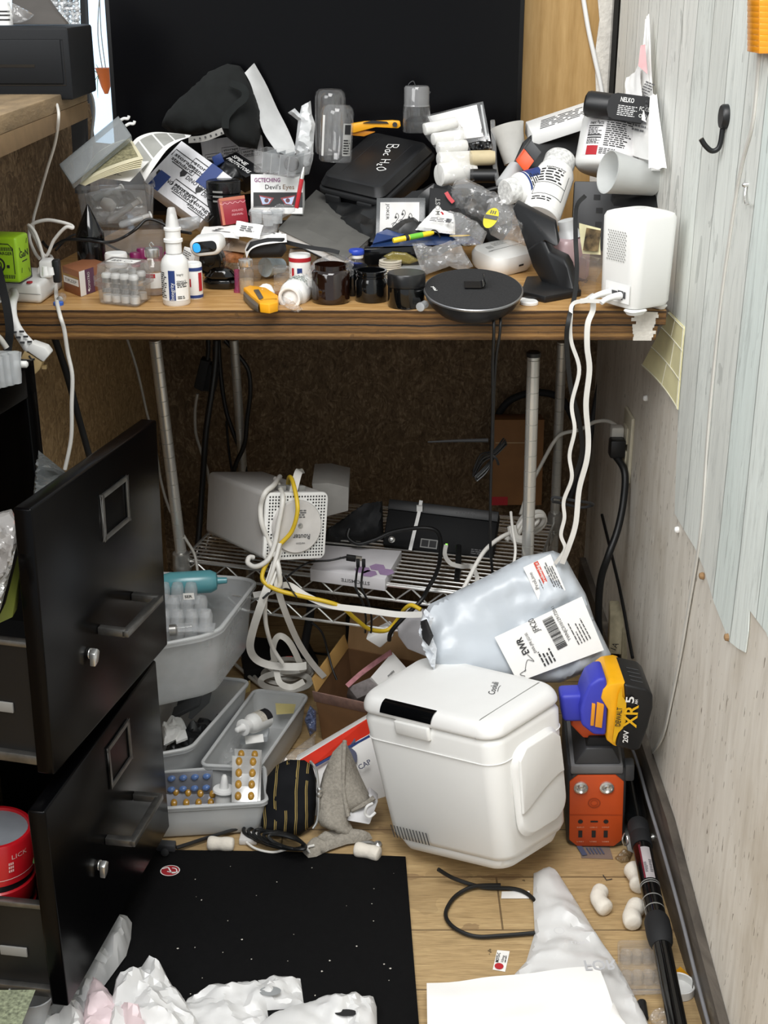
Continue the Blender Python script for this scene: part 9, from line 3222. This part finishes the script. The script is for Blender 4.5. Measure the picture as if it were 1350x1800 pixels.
# striped pouch
def pouch():
 pts = [W(*q) for q in ((458,1436,1.70),(466,1400,1.71),(470,1365,1.725),(486,1345,1.735),(505,1335,1.74),(535,1336,1.74),(549,1345,1.735),(556,1370,1.725),(556,1415,1.71),(552,1448,1.70),(530,1466,1.69),(480,1468,1.685),(460,1455,1.69))]
 t = Thing('coin_pouch', 'black pouch with gold pinstripes and a silver clasp', 'pouch', W(505,1468,1.70))
 m, nt, bs, co = surf('pinstriped_cloth', .85, .2)
 sp = N(nt, 'ShaderNodeSeparateXYZ')
 nt.links.new(co, sp.inputs[0])
 wv = noisen(nt, co, 14, 2, .5, (.6, 1, 1))
 x = mathn(nt, 'ADD', mathn(nt, 'MULTIPLY', sp.outputs[0], 62), mathn(nt, 'MULTIPLY', wv, .8))
 fr = mathn(nt, 'FRACT', x)
 l1 = mathn(nt, 'LESS_THAN', mathn(nt, 'ABSOLUTE', mathn(nt, 'SUBTRACT', fr, .30)), .045)
 l2 = mathn(nt, 'LESS_THAN', mathn(nt, 'ABSOLUTE', mathn(nt, 'SUBTRACT', fr, .46)), .03)
 brk = mathn(nt, 'GREATER_THAN', noisen(nt, co, 30, 2, .5, (1, 1, .5)), .42)
 f = mathn(nt, 'MULTIPLY', mathn(nt, 'MAXIMUM', l1, l2), brk)
 c = mixc(nt, f, '#131417', '#a08a52')
 nt.links.new(c, bs.inputs['Base Color'])
 t.part('body', MB().pillow(pts, (0, -1, .3), .030, .012, crumple=.004, freq=30, seed=71, edge=.8), m, smooth=60)
 b = MB().tube([W(545,1338,1.715), W(556,1355,1.705), W(560,1400,1.69), W(558,1440,1.68), W(550,1456,1.675)], .0022, 8, 6)
 t.part('frame', b, M_CHROME)
 b = MB().lathe(W(561,1388,1.69),(.3, -1, .2), [(.004, 0),(.0045, .003),(.002, .006)], 12).lathe(W(560,1396,1.69),(.3, -1, .2), [(.004, 0),(.0045, .003),(.002, .006)], 12)
 t.part('clasp', b, M_CHROME)
pouch()
# grey sock
def sock():
 M_SK = pm('grey_knit', '#9b958a', .95, var=.22, ns=260, bump=.5, bs=500)
 t = Thing('sock', 'grey knitted sock draped over the box beside the pouch', 'sock', F(590, 1500))
 b = MB().pillow([W(*q) for q in ((556,1440,1.69),(558,1400,1.70),(568,1360,1.72),(585,1322,1.74),(606,1300,1.755),(618,1325,1.745),(632,1360,1.73),(650,1398,1.71),(654,1408,1.705),(635,1420,1.70),(620,1425,1.695),(612,1440,1.685),(622,1460,1.675),(612,1472,1.67),(585,1462,1.67),(564,1452,1.68))], (0, -1, .35), .020, .008, crumple=.006, freq=22, seed=72, edge=.7)
 t.part('leg', b, M_SK, smooth=60)
 b = MB().tube([W(606,1302,1.74), W(604,1345,1.712), W(604,1390,1.695), W(612,1435,1.675)], .0035, 8, 6)
 t.part('fold', b, M_SK)
 b = MB().pillow([F(*q, .006) for q in ((532,1498),(545,1486),(570,1470),(600,1462),(640,1468),(655,1474),(640,1480),(610,1484),(580,1494),(556,1506),(542, 1508))], Z, .014, .002, crumple=.005, freq=40, seed=73)
 t.part('foot', b, M_SK, smooth=60)
 b = MB().tube([W(618,1424,1.69), W(640,1414,1.69), W(658,1402,1.695)], .004, 8, 5)
 t.part('cuff', b, M_SK)
sock()
b = MB().tube([F(632, 1484, .008), F(650, 1482, .010), F(660, 1486, .010)], .004, 8, 4)
b.lathe(F(664, 1486, .012),(0, -.3, 1), [(0, -.007),(.006, -.004),(.007, 0),(.006, .004),(0, .007)], 16)
single('earphone', 'small silver earphone bud lying by the cool box corner', 'earphone', b, M_STEEL)
# black lead coil with plug
t = Thing('lead_coil', 'black lead tied in an oval coil in front of the pouch', 'cable', F(490, 1482))
for i in range(6):
 cx_, cy_, rx_, ry_ = 480 + i * 5, 1472 + i * 1.6, 52 - i * 4, 17 - i * 1.2
 pts = [F(cx_ + rx_ * math.cos(a_) + 6 * math.sin(a_), cy_ + ry_ * math.sin(a_) + .22 * rx_ * math.cos(a_), .006 + .0038 * i + .004 * (1 + math.cos(a_ * 2 + i))) for a_ in [2 * PI * q / 14 for q in range(14)]]
 t.part('turn', MB().tube(pts, .0026, 8, 4, True), M_RUB)
t.part('tail', MB().tube([F(430, 1452, .012), F(400, 1462, .01), F(360, 1474, .008), F(330, 1484, .008), F(310, 1490, .008)], .0030, 8, 6), M_RUB)
t.part('plug', MB().pbox(F(275, 1497, .004), F(308, 1499, .004) - F(275, 1497, .004), V((0,.015,0)), Z * .012), M_DGREY, bev=.002)
b = MB().lathe(F(290, 1498, .011),(0, -1, .3), [(.006, 0),(.006, .002),(.004, .003)], 16)
t.part('switch', b, M_BLKM)
cable('earphone_cable', 'white earphone cable curving along the mat edge', [F(430, 1478, .006), F(450, 1492, .006), F(480, 1498, .006), F(510, 1492, .006), F(535, 1494, .006), F(545, 1500, .01), F(540, 1490, .022), F(552, 1486, .022)], .0020, M_CABW)
b = MB().prism([F(420, 1486, .001), F(452, 1486, .001), F(454, 1470, .001), F(424, 1470, .001)], Z * .010)
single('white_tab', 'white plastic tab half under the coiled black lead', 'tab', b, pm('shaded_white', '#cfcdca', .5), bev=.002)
b = MB().pillow([W(*q) for q in ((478,1360,1.80),(500,1330,1.82),(540,1300,1.85),(555,1290,1.87),(552,1320,1.84),(520,1345,1.81))], (0, -.7, .7), .012, crumple=.008, freq=60, seed=74)
single('clear_sleeve', 'clear plastic sleeve lying between the long bin and the red box', 'sleeve', b, M_CLEARB, smooth=20)
b = MB().pillow([W(*q) for q in ((535,1265,1.92),(545,1240,1.93),(556,1250,1.92),(556,1285,1.90),(545,1295,1.90))], (0, -.8, .5), .01, crumple=.01, freq=80, seed=75)
single('blue_wrapper', 'blue and clear wrapper between the long bin and the cardboard box', 'wrapper', b, pm('blue_foil_wrapper', '#5c6684', .25, var=.6, ns=60), smooth=15)
